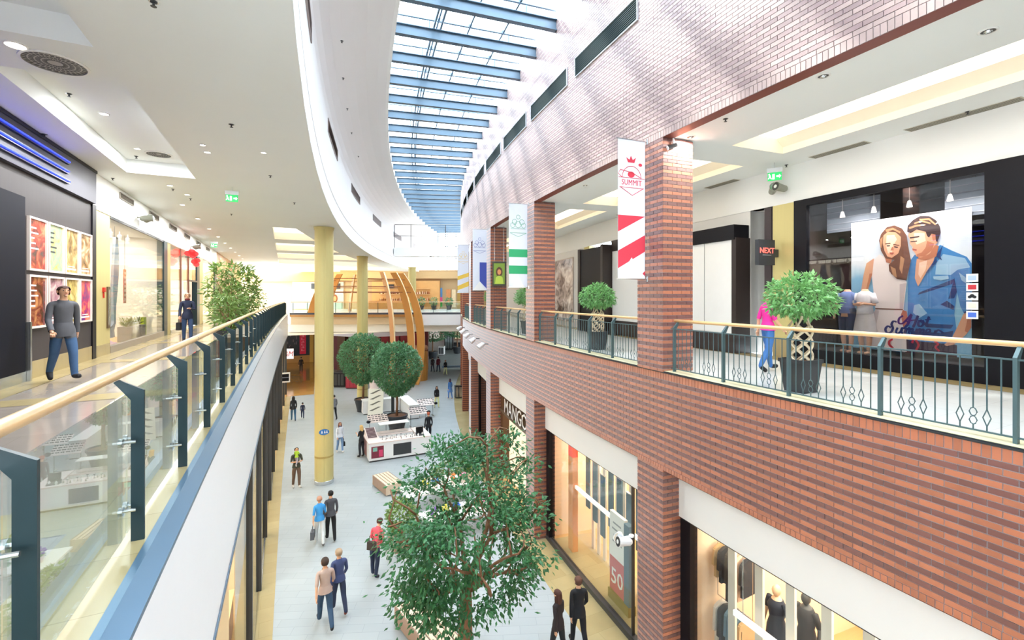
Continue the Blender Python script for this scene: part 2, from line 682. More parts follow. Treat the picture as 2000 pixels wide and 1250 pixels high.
near = []
for i, b in enumerate(bricks):
    if b[0] == 'f' and b[2] < 9 and b[4] > 0.2:
        Z = visible(P(b[2], 0, b[3]))
        if Z:
            near.append((Z, i))
near.sort()
single = set(i for _, i in near[:290])
BV = [(-1, 0, -1), (1, 0, -1), (1, 0, 1), (-1, 0, 1), (-1, 1, -1), (1, 1, -1), (1, 1, 1), (-1, 1, 1)]
BF = [(0, 1, 2, 3), (1, 5, 6, 2), (3, 2, 6, 7), (4, 0, 3, 7), (0, 4, 5, 1)]
fields = {}
bmesh_cache = {}
for i, b in enumerate(bricks):
    M = brick_frame(b)
    hl, hh = b[4] / 2, b[5] / 2
    if i in single:
        key = (round(b[4], 3), b[5], b[6])
        if key not in bmesh_cache:
            q = MB(); q.add([(x * hl, y * 0.02, z * hh) for x, y, z in BV], BF)
            bmesh_cache[key] = q.mesh('brick', BM_[b[6]])
        jit = random.Random(i).uniform(-0.002, 0.001)
        link('brick', bmesh_cache[key], wr, M @ Matrix.Translation((0, jit, 0)))
    else:
        f = fields.setdefault(b[6], MB())
        k = len(f.v)
        f.v.extend([tuple(M @ Vector((x * hl, y * 0.013, z * hh))) for x, y, z in BV])
        f.f.extend([tuple(j + k for j in q) for q in BF])
        f.mi.extend([0] * 5)
for c, f in fields.items():
    f.build('brick_field', BM_[c], wr, fix=False, kind='stuff')
# beyond where single bricks can be told apart the facade carries its courses as a pattern
m = bpy.data.materials.new('distant_brickwork'); m.use_nodes = True
nt = m.node_tree; b_ = nt.nodes['Principled BSDF']
g_ = nt.nodes.new('ShaderNodeNewGeometry'); sp_ = nt.nodes.new('ShaderNodeSeparateXYZ')
mt = nt.nodes.new('ShaderNodeMath'); mt.operation = 'MULTIPLY'; mt.inputs[1].default_value = 1 / (2 * HB)
fr_ = nt.nodes.new('ShaderNodeMath'); fr_.operation = 'FRACT'
cr = nt.nodes.new('ShaderNodeValToRGB'); cr.color_ramp.interpolation = 'CONSTANT'
cr.color_ramp.elements[0].color = (*lin('aa6343'), 1)
cr.color_ramp.elements[1].position = 0.5; cr.color_ramp.elements[1].color = (*lin('6c3f39'), 1)
nt.links.new(g_.outputs['Position'], sp_.inputs[0]); nt.links.new(sp_.outputs['Z'], mt.inputs[0])
nt.links.new(mt.outputs[0], fr_.inputs[0]); nt.links.new(fr_.outputs[0], cr.inputs[0])
nt.links.new(cr.outputs[0], b_.inputs['Base Color'])
b_.inputs['Roughness'].default_value = 0.42
mb = MB()
mb.sweep([(0, -2.05), (0, 0)], SB, 64)
for a, b in PIERS:
    if a > 30:
        mb.arc(a, b, 0, .82, GZ, -2.05); mb.arc(a, b, 0, .82, 0, 4.95)
mb.build('distant_courses', m, wr, fix=False)
MB().sweep([(0.0, 4.95), (0.0, ZT)], SB, 64).build('distant_upper_courses', BO_LIT, wr, fix=False)

# ------------------------------------------------------------------ louvres in the brick wall
LOUV = mat('dark_green_louvre', lin('35484a'), 0.45, metal=0.2, noise=0.05)
ALU = mat('pale_aluminium', lin('c9ccd0'), 0.35, metal=0.5, noise=0.04)


def louvre(name, M, w, h, label, mfin, n=12, group=None):
    t = thing(name, label, 'vent', M, group)
    mb = MB()
    for x0, x1, z0, z1 in ((-w / 2 - .02, w / 2 + .02, -.02, 0), (-w / 2 - .02, w / 2 + .02, h, h + .02), (-w / 2 - .02, -w / 2, 0, h), (w / 2, w / 2 + .02, 0, h)):
        mb.box(x0, x1, -.03, .02, z0, z1)
    mb.build('frame', ALU if mfin is LOUV else mfin, t)
    MB().box(-w / 2, w / 2, .0, .01, 0, h).build('backing', mfin, t)
    mb = MB()
    for i in range(n):
        z = h * (i + .3) / n
        mb.add([(-w / 2, -.022, z), (w / 2, -.022, z), (w / 2, .0, z + h / n * .75), (-w / 2, .0, z + h / n * .75)], [(0, 1, 2, 3)])
    mb.build('slat', mfin, t, fix=False, kind='stuff')
    return t


ords = ['nearest', 'second nearest', 'third', 'fourth', 'fifth', 'sixth', 'seventh', 'eighth', 'ninth', 'tenth']
for k in range(8):
    sc_ = 9.72 + 3.47 * k
    louvre('wall_louvre', F(sc_, -0.002, 7.88), 2.92, 0.52, 'long dark green louvre high on the brick wall, %s of the row' % ords[k], LOUV, 10, 'louvres high on the brick wall')

# ------------------------------------------------------------------ bulkhead between left ceiling and skylight
BUL = mat('bulkhead_plaster', (0.79, 0.78, 0.77), 0.6, noise=0.02, scale=0.7)
prof = [(-7.0, 5.95), (-7.0, 8.3)]
for i in range(1, 9):
    w = PI / 2 * i / 8
    prof.append((-7.0 + 2.2 * (1 - math.cos(w)) * 1.0, 8.3 + 1.6 * math.sin(w)))
prof += [(-4.8, 10.65)]
bw = struct('wall_bulkhead', MB().sweep(prof, -12, 66, ds=1.0), BUL, fix=False, smooth=False)
mb = MB()
mb.sweep([(-6.9, 4.8), (-6.9, 5.5), (-6.96, 5.5), (-6.96, 5.56), (-6.9, 5.6), (-6.9, 5.9), (-7.0, 5.95)], -12, 66, ds=1.0)
struct('trim_2', mb, mat('bright_white_gloss', (0.9, 0.9, 0.9), 0.4, noise=0.01), fix=False)
for k in range(6):
    sc_ = 9.6 + 9.6 * k
    louvre('bulkhead_louvre', F(sc_, -6.985, 7.72) @ Matrix.Rotation(PI, 4, 'Z'), 3.9, 0.46, 'grey slotted air louvre on the curved white bulkhead, %s along it' % ords[k], mat('warm_grey_louvre', lin('a49a97'), 0.5, noise=0.05), 8, 'louvres on the white bulkhead')

# ------------------------------------------------------------------ skylight
BLUE = mat('pale_blue_steel', lin('7f93a3'), 0.4, metal=0.15, noise=0.04)
BLUED = mat('slate_blue_steel', lin('55697a'), 0.4, metal=0.15, noise=0.04)
SKYG = glass_mat('roof_glass', (0.93, 0.96, 0.97), 0.8)
sk = setting('window_1')
SP = 1.72
rb = MB()
rb.box(-.012, .012, -4.86, -.0, 9.94, 10.26); rb.box(-.09, .09, -4.86, 0, 9.92, 9.945); rb.box(-.09, .09, -4.86, 0, 10.245, 10.27)
rafter_me = rb.mesh('rafter', [BLUED])
gb = MB(); gb.box(-.04, .04, -4.86, 0, 10.55, 10.66)
gbar_me = gb.mesh('glazing_bar', [BLUE])
tb = MB()
for t_ in (-3.7, -1.0):
    tb.box(-.02, .02, t_ - .02, t_ + .02, 10.26, 10.56)
strut_me = tb.mesh('strut', [BLUED])
tcols = [-4.84, -3.4, -2.35, -1.2, -0.02]
pane_me = []
for i in range(4):
    q = MB(); w = SP * (R + 2.4) / R / 2 - .01
    q.box(-w, w, tcols[i] + .02, tcols[i + 1] - .02, 10.62, 10.635)
    pane_me.append(q.mesh('pane', [SKYG]))
for k in range(-14, 28):
    s_ = 12.53 + SP * k
    M = F(s_, 0)
    link('rafter', rafter_me, sk, M); link('glazing_bar', gbar_me, sk, M); link('strut', strut_me, sk, M)
    M = F(s_ + SP / 2, 0)
    for q in pane_me:
        link('pane', q, sk, M)
for t_ in tcols[1:4]:
    mb = MB(); mb.arc(-12, 60, t_ - .025, t_ + .025, 10.56, 10.65); mb.build('long_bar', BLUED, sk)
for t_ in (-3.56, -3.34):
    mb = MB(); mb.tube([P(-12 + 1.5 * i, t_, 10.31) for i in range(49)], .04, 6); mb.build('main_tube', BLUED, sk)
mb = MB(); mb.arc(-12, 60, -4.9, -4.78, 9.88, 10.7); mb.build('curb', WHITE, sk)
# gable closing the far end of the glass roof
mb = MB()
for i in range(5):
    x = -4.8 + 1.2 * i
    mb.arc(59.9, 60, x - .04, x + .04, 5, 10.7)
for z in (6.6, 8.2, 9.8):
    mb.arc(59.92, 59.98, -4.8, 0, z, z + .08)
mb.build('gable_frame', BLUED, sk)
mb = MB(); mb.arc(59.94, 59.95, -4.8, 0, 6.5, 10.6); mb.build('gable_pane', SKYG, sk)

# ------------------------------------------------------------------ ceilings
LS = [(24.0 + 7.0 * k, 28.9 + 7.0 * k) for k in range(6)]


def strip_poly(y0, y1):
    def right(y):
        lo = None
        for i in range(400):
            s_ = i * 0.25
            p = P(s_, -9.0)
            if p.y >= y:
                return p.x
        return 20
    return [(-0.5, y0), (right(y0), y0), (right((y0 + y1) / 2), (y0 + y1) / 2), (right(y1), y1), (-0.5, y1)]


cof = [[(-3.65, -4), (-2.2, -4), (-2.2, 7.68), (-3.65, 7.68)], [(-3.65, 8.87), (-2.17, 8.87), (-2.17, 15.05), (-3.65, 15.05)]]
holes = cof + [strip_poly(a, b) for a, b in LS]
arcp = [tuple(P(-10 + 2.0 * i, -6.9)[:2]) for i in range(39)]
outer = [(-4.45, arcp[0][1])] + arcp + [(-4.45, arcp[-1][1])]
ce = struct('ceiling', MB().poly(outer, 4.8, holes), CEIL, fix=False)
mb = MB()
for h in cof:
    n = len(h)
    for i in range(n):
        a, b = h[i], h[(i + 1) % n]
        mb.quad((*a, 4.8), (*b, 4.8), (*b, 5.15), (*a, 5.15))
    mb.poly(h, 5.15)
mb.build('coffer', CEIL, ce, fix=False)
LAY = mat('laylight_panel', (1, 0.93, 0.78), 0.5, emit=0.75, ecol=(1.0, 0.93, 0.80), noise=0.02)
WARMW = mat('warm_plaster', lin('f3ead9'), 0.6, noise=0.03)
for a, b in LS:
    h = strip_poly(a, b)
    n = len(h)
    mb = MB()
    for i in range(n):
        p, q = h[i], h[(i + 1) % n]
        mb.quad((*p, 4.8), (*q, 4.8), (*q, 5.2), (*p, 5.2))
    mb.build('laylight_side', WARMW, ce, fix=False)
    MB().poly(h, 5.19).build('laylight', LAY, ce, fix=False)

# ceiling of the right corridor, one lit cove to each bay
mb = MB(); mc = MB(); ml = MB()
bays = [(0.45, 7.35), (8.5, 14.3), (15.4, 20.6), (21.9, 26.8), (28.1, 33.1), (34.4, 39.4), (-6.5, -0.6), (40.6, 45.7), (47, 52)]
bays.sort()
prev = -10
for a, b in bays:
    mb.sweep([(0.22, 4.97), (4.6, 4.97)], prev, a)
    mb.sweep([(0.22, 4.97), (1.85, 4.97)], a, b)
    mb.sweep([(3.45, 4.97), (4.6, 4.97)], a, b)
    mc.sweep([(1.85, 4.97), (1.85, 5.12), (2.05, 5.3)], a, b); mc.sweep([(3.25, 5.3), (3.45, 5.12), (3.45, 4.97)], a, b)
    ml.sweep([(2.05, 5.3), (3.25, 5.3)], a, b)
    for s_ in (a, b):
        mc.add([P(s_, 1.85, 4.97), P(s_, 3.45, 4.97), P(s_, 3.45, 5.3), P(s_, 1.85, 5.3)], [(0, 1, 2, 3)])
    prev = b
mb.sweep([(0.22, 4.97), (4.6, 4.97)], prev, 64)
cr2 = struct('ceiling.001', mb, CEIL, fix=False)
mc.build('cove_side', WARMW, cr2, fix=False)
ml.build('cove_panel', mat('cove_light', (1, 0.93, 0.8), 0.5, emit=0.95, ecol=(1.0, 0.87, 0.66), noise=0.02), cr2, fix=False)

# ground floor ceiling under the left walkway and beyond the cross balcony
mb = MB()
mb.poly([(-16, 46.5), (30, 46.5), (60, 60), (75, 125), (-30, 125)], -1.95)
struct('ceiling.002', mb, CREAM, fix=False)

# ------------------------------------------------------------------ enclosing walls
ENC = mat('plain_wall_paint', (0.75, 0.73, 0.70), 0.6, noise=0.03)
mb = MB(); mb.box(-16, 30, -9.6, -9.4, GZ, 11.5)
struct('wall_back', mb, ENC)
mb = MB()
mb.box(-30, -29.8, -10, 125, GZ, 6); mb.box(74.8, 75, -10, 125, GZ, 6)
struct('wall_outer', mb, ENC)
mb = MB(); mb.box(-30, 75, 100, 100.2, GZ, 6)
struct('wall_far', mb, mat('far_wall_paint', lin('c9ab7c'), 0.6, noise=0.05))
def FC(s, t, z=0.0):    # frame looking along the mall: x across to the right, y onward
    return Matrix.Translation(P(s, t, z)) @ Matrix.Rotation(-(A0 + s / R), 4, 'Z')


RAILG = glass_mat('green_glass', (0.88, 0.94, 0.93), 1.25)
SHOPG = glass_mat('shop_glass', (0.95, 0.97, 0.96), 0.9)
DARKG = glass_mat('smoked_glass', (0.30, 0.28, 0.28), 1.0)

# ------------------------------------------------------------------ left balustrade: steel fins, glass, beech handrail
Mr = FR(xl(2.35), 2.35, 0)
lr = thing('glass_balustrade', 'long glass balustrade with dark steel fins and beech handrail on the left walkway', 'railing', Mr)
yp = [0.9 + 1.45 * k for k in range(33)]
f0 = MB()
# fin in x,z: foot on the slab edge, head leaning back to the handrail
f0.slabxz([(-.035, -.03), (.035, -.03), (.035, .985), (-.10, 1.06), (-.125, 1.045), (-.035, .925)], -.012, .012)
fin_me = f0.mesh('fin', [STEEL])
so = MB(); so.tube([(-.10, 0, 0), (-.02, 0, 0)], .011, 8); so.tube([(-.108, 0, 0), (-.085, 0, 0)], .028, 12)
so_me = so.mesh('glass_clamp', [CHROME])
for y in yp:
    th = math.atan((xl(y + .1) - xl(y - .1)) / .2) if y > .2 else 0
    Mw = FR(xl(y), y, 0, -th)
    o = link('fin', fin_me, lr, Mr.inverted() @ Mw)
    if y < 16:
        for z in (.22, .66):
            for dy in (-.045, .045):
                link('glass_clamp', so_me, o, Matrix.Translation((.02, dy, z)))
for a, b in zip(yp[:-1], yp[1:]):
    mb = MB()
    x0, x1 = xl(a) - .065, xl(b) - .065
    y0, y1 = a + .02, b - .02
    vs = [(x0 - .006, y0, .05), (x1 - .006, y1, .05), (x1 - .006, y1, .965), (x0 - .006, y0, .965), (x0 + .006, y0, .05), (x1 + .006, y1, .05), (x1 + .006, y1, .965), (x0 + .006, y0, .965)]
    mb.add(vs, [(0, 1, 2, 3), (7, 6, 5, 4), (0, 4, 5, 1), (3, 2, 6, 7), (0, 3, 7, 4), (1, 5, 6, 2)])
    mb.build('glass_pane', RAILG, lr, world=True)
yr = [0.5 + .75 * i for i in range(63)]
mb = MB(); mb.tube([(xl(y) - .115, y, 1.092) for y in yr], .034, 14)
mb.build('handrail', WOODR, lr, world=True, smooth=True)
for k in range(1, 33, 3):
    y = yp[k] - .03
    MB(FR(xl(y) - .115, y, 1.092)).tube([(0, -.012, 0), (0, .012, 0)], .0355, 14).build('rail_sleeve', CHROME, lr, world=True)

# ------------------------------------------------------------------ right balustrades: wrought bars with diamonds
RAILM = mat('grey_green_iron', lin('4d6468'), 0.45, metal=0.3, noise=0.05)


def baluster(kind):
    mb = MB()
    r = .008
    if kind == 'plain':
        mb.tube([(0, 0, .10), (0, 0, .92)], r, 5)
    elif kind == 'diamond':
        mb.tube([(0, 0, .10), (0, 0, .16)], r, 5)
        for sg in (-1, 1):
            mb.tube([(0, 0, .155), (sg * .034, 0, .25), (0, 0, .345)], r * .8, 5)
        mb.tube([(0, 0, .34), (0, 0, .92)], r, 5)
    else:
        mb.tube([(0, 0, .10), (0, 0, .155)], r, 5)
        for z in (.155, .25):
            for sg in (-1, 1):
                mb.tube([(0, 0, z), (sg * .02, 0, z + .012), (sg * .034, 0, z + .0475), (sg * .02, 0, z + .083), (0, 0, z + .095)], r * .8, 5)
        mb.tube([(0, 0, .345), (0, 0, .92)], r, 5)
    return mb.mesh('baluster', [RAILM])


BAL = {k: baluster(k) for k in ('plain', 'diamond', 'double')}
pb = MB()
pb.slabyz([(-.03, .035), (.03, .035), (.03, .90), (.115, 1.05), (.085, 1.07), (-.03, .95)], -.018, .018)
post_me = pb.mesh('post', [RAILM])
PAT = ['plain', 'diamond', 'double', 'diamond', 'plain', 'plain', 'diamond', 'double', 'diamond', 'plain']


def iron_rail(s0, s1, posts, label, nb=10):
    M0 = F((s0 + s1) / 2, .17, 0)
    t = thing('iron_balustrade', label, 'railing', M0, 'iron balustrades of the brick gallery')
    mi = M0.inverted()
    for s_ in posts:
        link('post', post_me, t, mi @ F(s_, .17, 0))
    pp = sorted([s0] + list(posts) + [s1])
    for a, b in zip(pp[:-1], pp[1:]):
        if b - a < .3:
            continue
        n = max(1, int(round((b - a) / .1165)) - 1)
        for i in range(n):
            s_ = b - (b - a) * (i + 1) / (n + 1)
            link('baluster', BAL[PAT[i % 10]], t, mi @ F(s_, .17, 0))
    k = max(3, int((s1 - s0) / .8))
    ss = [s0 + (s1 - s0) * i / k for i in range(k + 1)]
    for z, nm in ((.925, 'top_bar'), (.095, 'bottom_bar')):
        mb = MB(); mb.arc(s0, s1, .158, .182, z - .009, z + .009, ds=.8); mb.build(nm, RAILM, t, world=True)
    mb = MB(); mb.tube([P(s_, .27, 1.085) for s_ in ss], .032, 12); mb.build('handrail', WOODR, t, world=True, smooth=True)
    return t


iron_rail(.4, 7.36, [7.26 - 1.275 * k for k in range(6)], 'iron balustrade with beech handrail before the big summer poster')
iron_rail(8.33, 14.36, [8.4, 9.55, 10.71, 11.9, 12.98, 14.3], 'iron balustrade between the red banner pier and the green banner pier')
iron_rail(15.33, 20.65, [15.4, 16.7, 18, 19.3, 20.6], 'iron balustrade beside the green banner, second opening onward')
iron_rail(21.8, 26.9, [21.9, 23.2, 24.4, 25.6, 26.8], 'far iron balustrade below the blue banner')
iron_rail(28.05, 33.1, [28.2, 29.8, 31.4, 33], 'farthest iron balustrade seen edge-on beside the yellow banner')

# ------------------------------------------------------------------ columns
def column(p, label, h0, h1, rad=.41):
    t = thing('round_column', label, 'column', Matrix.Translation((p.x, p.y, h0)), 'champagne columns')
    n = 48
    prof = []
    for k in range(n):
        w = 2 * PI * k / n
        rr = rad - (.018 if k % 12 == 0 else 0)
        prof.append((rr * math.cos(w), rr * math.sin(w)))
    mb = MB(); mb.prism(prof, .02, h1 - h0 - .06); mb.build('cladding', GOLD, t)
    mb = MB(); mb.lathe([(rad + .015, 0), (rad + .015, .16), (rad, .17)], 32); mb.build('base_ring', CHROME, t)
    mb = MB(); mb.lathe([(rad + .02, h1 - h0 - .14), (rad + .04, h1 - h0 - .02)], 32); mb.build('top_collar', GOLD, t)
    mb = MB(); mb.lathe([(rad + .006, 1.22), (rad + .006, 1.30)], 32); mb.build('joint_band', mat('band_brass', lin('b5a063'), .4, metal=.4, noise=.05), t)
    return t


c1 = onz(633, 942, GZ); c2 = onz(708, 790, GZ); c3 = at(805, 533, 50)
t = column(c1, 'tall champagne column nearest the viewer, with a blue oval sign', GZ, 4.8)
column(c2, 'tall champagne column behind the ball-shaped trees', GZ, 4.8)
column(Vector((c3.x, c3.y, 0)), 'champagne column far off near the pale shop wall', 0.0, 4.8)
# blue oval sign on the first column
d = (Vector((0, 0, 0)) - Vector((c1.x, c1.y, 0))).normalized()
az = math.atan2(d.y, d.x)
Ms = Matrix.Translation((c1.x, c1.y, 0)) @ Matrix.Rotation(az + PI / 2, 4, 'Z')
zs = EYE + (HZ - 843) * 21.0 / FPX
so_ = thing('oval_sign', 'blue oval sign fixed on the nearest champagne column', 'sign', Ms @ Matrix.Translation((0, -.425, zs)))
q = MB(); q.slabxz([(.22 * math.cos(2 * PI * i / 24), .13 * math.sin(2 * PI * i / 24)) for i in range(24)], -.015, .01)
q.build('plate', mat('sign_blue', lin('2b6fb5'), .4, noise=.03), so_)
q = MB()
for x, sgn in ((-.09, 1), (0.03, 1), (.12, 1)):
    q.slabxz([(x - .035, -.05), (x + .035, -.05), (x + .02, .02), (x - .02, .02)], -.02, -.014)
    q.slabxz([(x + .022 * math.cos(2 * PI * i / 10), .045 + .022 * math.sin(2 * PI * i / 10)) for i in range(10)], -.02, -.014)
q.build('pictogram', WHITE, so_)

# ------------------------------------------------------------------ cross balcony closing the view
XB = 44.6
B0 = FC(XB, 0, 0)
mb = MB(B0)
mb.box(-16.6, -.05, 0, 14, -.36, 0)
cb = struct('floor.003', mb, FLOORR)
mb = MB(B0); mb.box(-16.6, -.05, -.04, 0.0, -.17, .02); mb.build('dark_edge', mat('graphite_edge', lin('4c4f58'), .5, noise=.04), cb)
mb = MB(B0); mb.box(-16.6, -4.3, -.02, .1, -.40, -.17); mb.build('timber_edge', mat('oak_edge', lin('b5803f'), .5, noise=.1), cb)
mb = MB(B0); mb.box(-16.6, -4.3, .25, .5, -1.15, -.36); mb.build('cream_fascia', mat('peach_cream', lin('d8bf98'), .6, noise=.03), cb)
mb = MB(B0); mb.box(-4.3, -.05, -.03, .5, -1.25, -.19); mb.build('white_fascia', SLABW, cb)
mb = MB(B0); mb.box(-17, .5, .5, 15, -1.9, -1.1); mb.build('soffit_box', CREAM, cb)
rr = thing('cross_balustrade', 'glass balustrade with pale handrail on the balcony crossing the far end', 'railing', B0)
for i in range(13):
    x = -16.3 + 1.35 * i
    MB().box(x - .02, x + .02, .03, .08, .02, 1.0).build('post', STEEL, rr)
    if i < 12:
        MB().box(x + .03, x + 1.32, .05, .062, .08, .95).build('glass_pane', RAILG, rr)
MB().tube([(-16.5, .06, 1.05), (-.1, .06, 1.05)], .035, 8).build('handrail', WOODR, rr)

# the white service bridge above
Mb = FC(45.9, 0, 0)
br = thing('service_bridge', 'white service bridge spanning the atrium under the glass roof', 'bridge', Mb)
MB().box(-6.9, .1, 0, 1.2, 5.7, 6.55).build('beam', mat('bridge_white', (.86, .87, .88), .5, noise=.02), br)
for x in (-6.85, -5.2, -1.7, -.1):
    MB().tube([(x, .08, 6.55), (x, .08, 8.9)], .035, 6).build('post', DARK, br)
for z in (8.9, 7.75):
    MB().tube([(-6.85, .08, z), (-.1, .08, z)], .03, 6).build('rail', DARK, br)
MB(Matrix.Translation((-3.2, -.0, 5.66))).lathe([(.09, 0), (.09, .05)], 12).build('spot', DARK, br)

# upper back wall with shops
B1 = FC(58.2, 0, 0)
UPW = mat('far_cream_wall', lin('b89a70'), .6, noise=.03)  # one even tan cream colour for the whole far wall
mb = MB(B1); mb.box(-30, 6, 0, .3, -.2, 5.0)
ub = struct('wall_far.001', mb, UPW)
mb = MB(B1); mb.box(-30, -15.0, -.35, 0, 3.55, 4.8); mb.build('timber_bulkhead', mat('honey_timber', lin('c0925a'), .5, noise=.12, scale=3), ub)
mb = MB(B1); mb.box(-15, -.3, -.4, 0, 3.9, 4.8); mb.build('bulkhead', mat('peach_plaster', lin('c9a878'), .6, noise=.03), ub)
# left lit shop with two portraits
sh = thing('lit_shopfront', 'bright cream shopfront with two round portrait pictures beyond the balcony', 'shopfront', B1 @ Matrix.Translation((-20.4, -.05, 0)))
MB().box(-3.2, 3.6, -.15, .0, 0, 3.5).build('panel', mat('shop_cream_glow', (.5, .42, .3), .5, emit=.12, ecol=(1, .9, .72), noise=.03), sh)
MB().box(-.6, 3.2, -.32, -.15, 2.6, 3.3).build('dark_sign', DARK, sh)
MB().box(-3.2, 3.6, -.3, -.15, 1.9, 2.4).build('white_band', mat('far_band', (.6, .56, .5), .5, noise=.02), sh)
SKINP = mat('print_skin', lin('d9925a'), .6, noise=.08)
HAIRP = mat('print_hair', lin('8f4f24'), .6, noise=.08)
for x, s_ in ((1.3, .8), (2.5, 1.0)):
    q = MB(); q.slabxz([(x + .34 * s_ * math.cos(2 * PI * i / 16), 1.35 + .5 * s_ * math.sin(2 * PI * i / 16)) for i in range(16)], -.2, -.15); q.build('portrait_hair', HAIRP, sh)
    q = MB(); q.slabxz([(x + .22 * s_ * math.cos(2 * PI * i / 16), 1.3 + .33 * s_ * math.sin(2 * PI * i / 16)) for i in range(16)], -.24, -.2); q.build('portrait_face', SKINP, sh)
MB().box(-3.2, 3.6, -.8, -.4, 0, .8).build('display_bench', mat('sage_goods', lin('9fb0a0'), .6, noise=.2, scale=3), sh)
# cafe back bar
cf = thing('cafe_back_bar', 'cafe back bar with dark machines and rows of bottles behind the wooden ribs', 'counter', B1 @ Matrix.Translation((-8.3, -.1, 0)))
MB().box(-4.6, 4.2, -.5, 0, 0, 3.6).build('back_panel', mat('cafe_wood', lin('d9a566'), .5, noise=.1, scale=2), cf)
for z in (1.0, 1.85, 2.55):
    MB().box(-3.6, 3.0, -.75, -.5, z, z + .06).build('shelf', WOODR, cf)
q = MB(); rnd = random.Random(4)
for z in (1.06, 1.91):
    for i in range(52):
        x = -3.5 + .125 * i
        h = rnd.uniform(.22, .42)
        q.cur = rnd.randrange(3)
        q.lathe([(.045, 0), (.045, h * .65), (.018, h * .8), (.018, h)], 6, x, -.62, z)
q.build('bottle_row', [mat('bottle_amber', lin('8a5a2a'), .2), mat('bottle_cream', lin('f2e3c8'), .4), mat('bottle_rust', lin('a5583a'), .3)], cf, fix=False, kind='stuff')
for x, w in ((-2.6, .9), (-1.2, 1.3), (.3, .8)):
    MB().box(x, x + w, -.8, -.45, 2.62, 3.15).build('machine', DARK, cf)
MB().box(-4.5, 4.0, -1.9, -1.2, 0, 1.05).build('counter', mat('counter_oak', lin('b97f42'), .45, noise=.1), cf)
# pale shops to the right
ps = thing('pale_shop_wall', 'pale cream shopfront with posters and doors at the far right of the balcony', 'shopfront', B1 @ Matrix.Translation((-4.35, -.06, 0)))
for x, w, z0, z1, c in ((-2.3, .75, 1.3, 2.2, 'd8706e'), (-.6, 1.1, 1.5, 2.7, '5b8fc9'), (-.6, 1.1, .95, 1.5, 'e0558f'), (-.6, 1.1, .25, .95, '3fa545'), (1.0, .6, .2, 2.5, 'cf8a55'), (1.75, .5, .2, 2.5, 'e0c8a0'), (2.45, .5, 0, 3.0, 'a8853f')):
    MB().box(x, x + w, -.06, 0, z0, z1).build('poster' if z1 < 2.7 else 'post', mat('print_' + c, lin(c), .6, noise=.15, scale=4), ps)

# ------------------------------------------------------------------ the ribbed timber shell
OV = FC(44.4, -9.3, 0)
RIBM = mat('golden_timber', lin('c98d45'), .45, noise=.12, scale=2.5, stretch=(1, 1, .3))
RIBE = mat('pale_timber_edge', lin('efd2a0'), .45, noise=.05)
ov = thing('timber_rib_shell', 'open shell of tall curved timber ribs standing through both floors far off', 'structure', OV @ Matrix.Translation((0, 0, GZ)))


def orad(z):
    q = 1 - ((z + 3.0) / 9.0) ** 2
    return 5.9 * math.sqrt(max(q, .02))


for az in (-10, -30, -52, 110, 122, 150, 178):
    w = math.radians(az)
    cx_, sx_ = math.cos(w), math.sin(w)
    vs, fs = [], []
    N = 18
    zb = -6.9 if az < 0 else .02
    zt = 3.85
    for i in range(N + 1):
        z = zb + (zt - zb) * i / N
        r = orad(z)
        for rr_, tt in ((r, -.06), (r, .06), (r - .75, .06), (r - .75, -.06)):
            vs.append((cx_ * rr_ - sx_ * tt, sx_ * rr_ + cx_ * tt, z - GZ))
    for i in range(N):
        a = 4 * i
        for k in range(4):
            fs.append((a + k, a + (k + 1) % 4, a + 4 + (k + 1) % 4, a + 4 + k))
    fs += [(0, 3, 2, 1), (4 * N, 4 * N + 1, 4 * N + 2, 4 * N + 3)]
    q = MB(); q.add(vs, fs); o = q.build('rib', RIBM, ov)
    ed = MB(); ve = []
    for i in range(N + 1):
        z = zb + (zt - zb) * i / N
        r = orad(z) + .012
        for tt in (-.065, .065):
            ve.append((cx_ * r - sx_ * tt, sx_ * r + cx_ * tt, z - GZ))
    ed.add(ve, [(2 * i, 2 * i + 1, 2 * i + 3, 2 * i + 2) for i in range(N)])
    ed.build('edge_strip', RIBE, o, fix=False)
for z in (2.0, 2.5, 3.2):
    r = orad(z) - .35
    MB().tube([(r * math.cos(2 * PI * i / 36), r * math.sin(2 * PI * i / 36), z - GZ) for i in range(37)], .035, 5, caps=False).build('ring', mat('rust_rod', lin('8a4f2a'), .5, noise=.05), ov)
# curved white canopy and red shop below it
cn = thing('curved_canopy', 'curved white lit canopy over the dark red shop under the balcony', 'canopy', FC(46.6, -9.6, 0))
q = MB(); n = 14
pts = [(-4.2 + 8.4 * i / n, -1.9 * math.sin(PI * i / n) + .6) for i in range(n + 1)]
q.prism(pts + [(4.2, 2.5), (-4.2, 2.5)], -2.45, -1.95)
q.build('fascia', mat('canopy_white', (.85, .84, .965), .4, noise=.02), cn)
q = MB(); q.prism([(x * .93, y * .9 - .05) for x, y in pts] + [(3.9, 2.3), (-3.9, 2.3)], -1.95, -1.55)
q.build('light_trough', mat('trough_glow', (1, .85, .6), .5, emit=.9, ecol=(1, .9, .72)), cn)
rs = thing('red_shop', 'dark red shopfront under the curved white canopy', 'shopfront', FC(53, -9.2, GZ))
MB().box(-6.5, 4.6, 0, .3, 0, 5).build('back_wall', mat('oxblood_wall', lin('6d1f26'), .5, noise=.15, scale=2), rs)
for i in range(6):
    MB().box(-3.2 + 1.15 * i, -2.25 + 1.15 * i, -.12, 0, 2.5, 4.3).build('red_panel', mat('crimson_panel', lin('a3202f'), .4, noise=.1), rs)
for x in (-5.9, -4.6):
    MB().box(x, x + .9, -.5, 0, 0, 4.6).build('timber_post', mat('walnut', lin('6b3d1d'), .5, noise=.1), rs)
MB().box(-3.3, 3.8, -.1, -.02, .2, 2.3).build('shop_window', BLACK, rs)

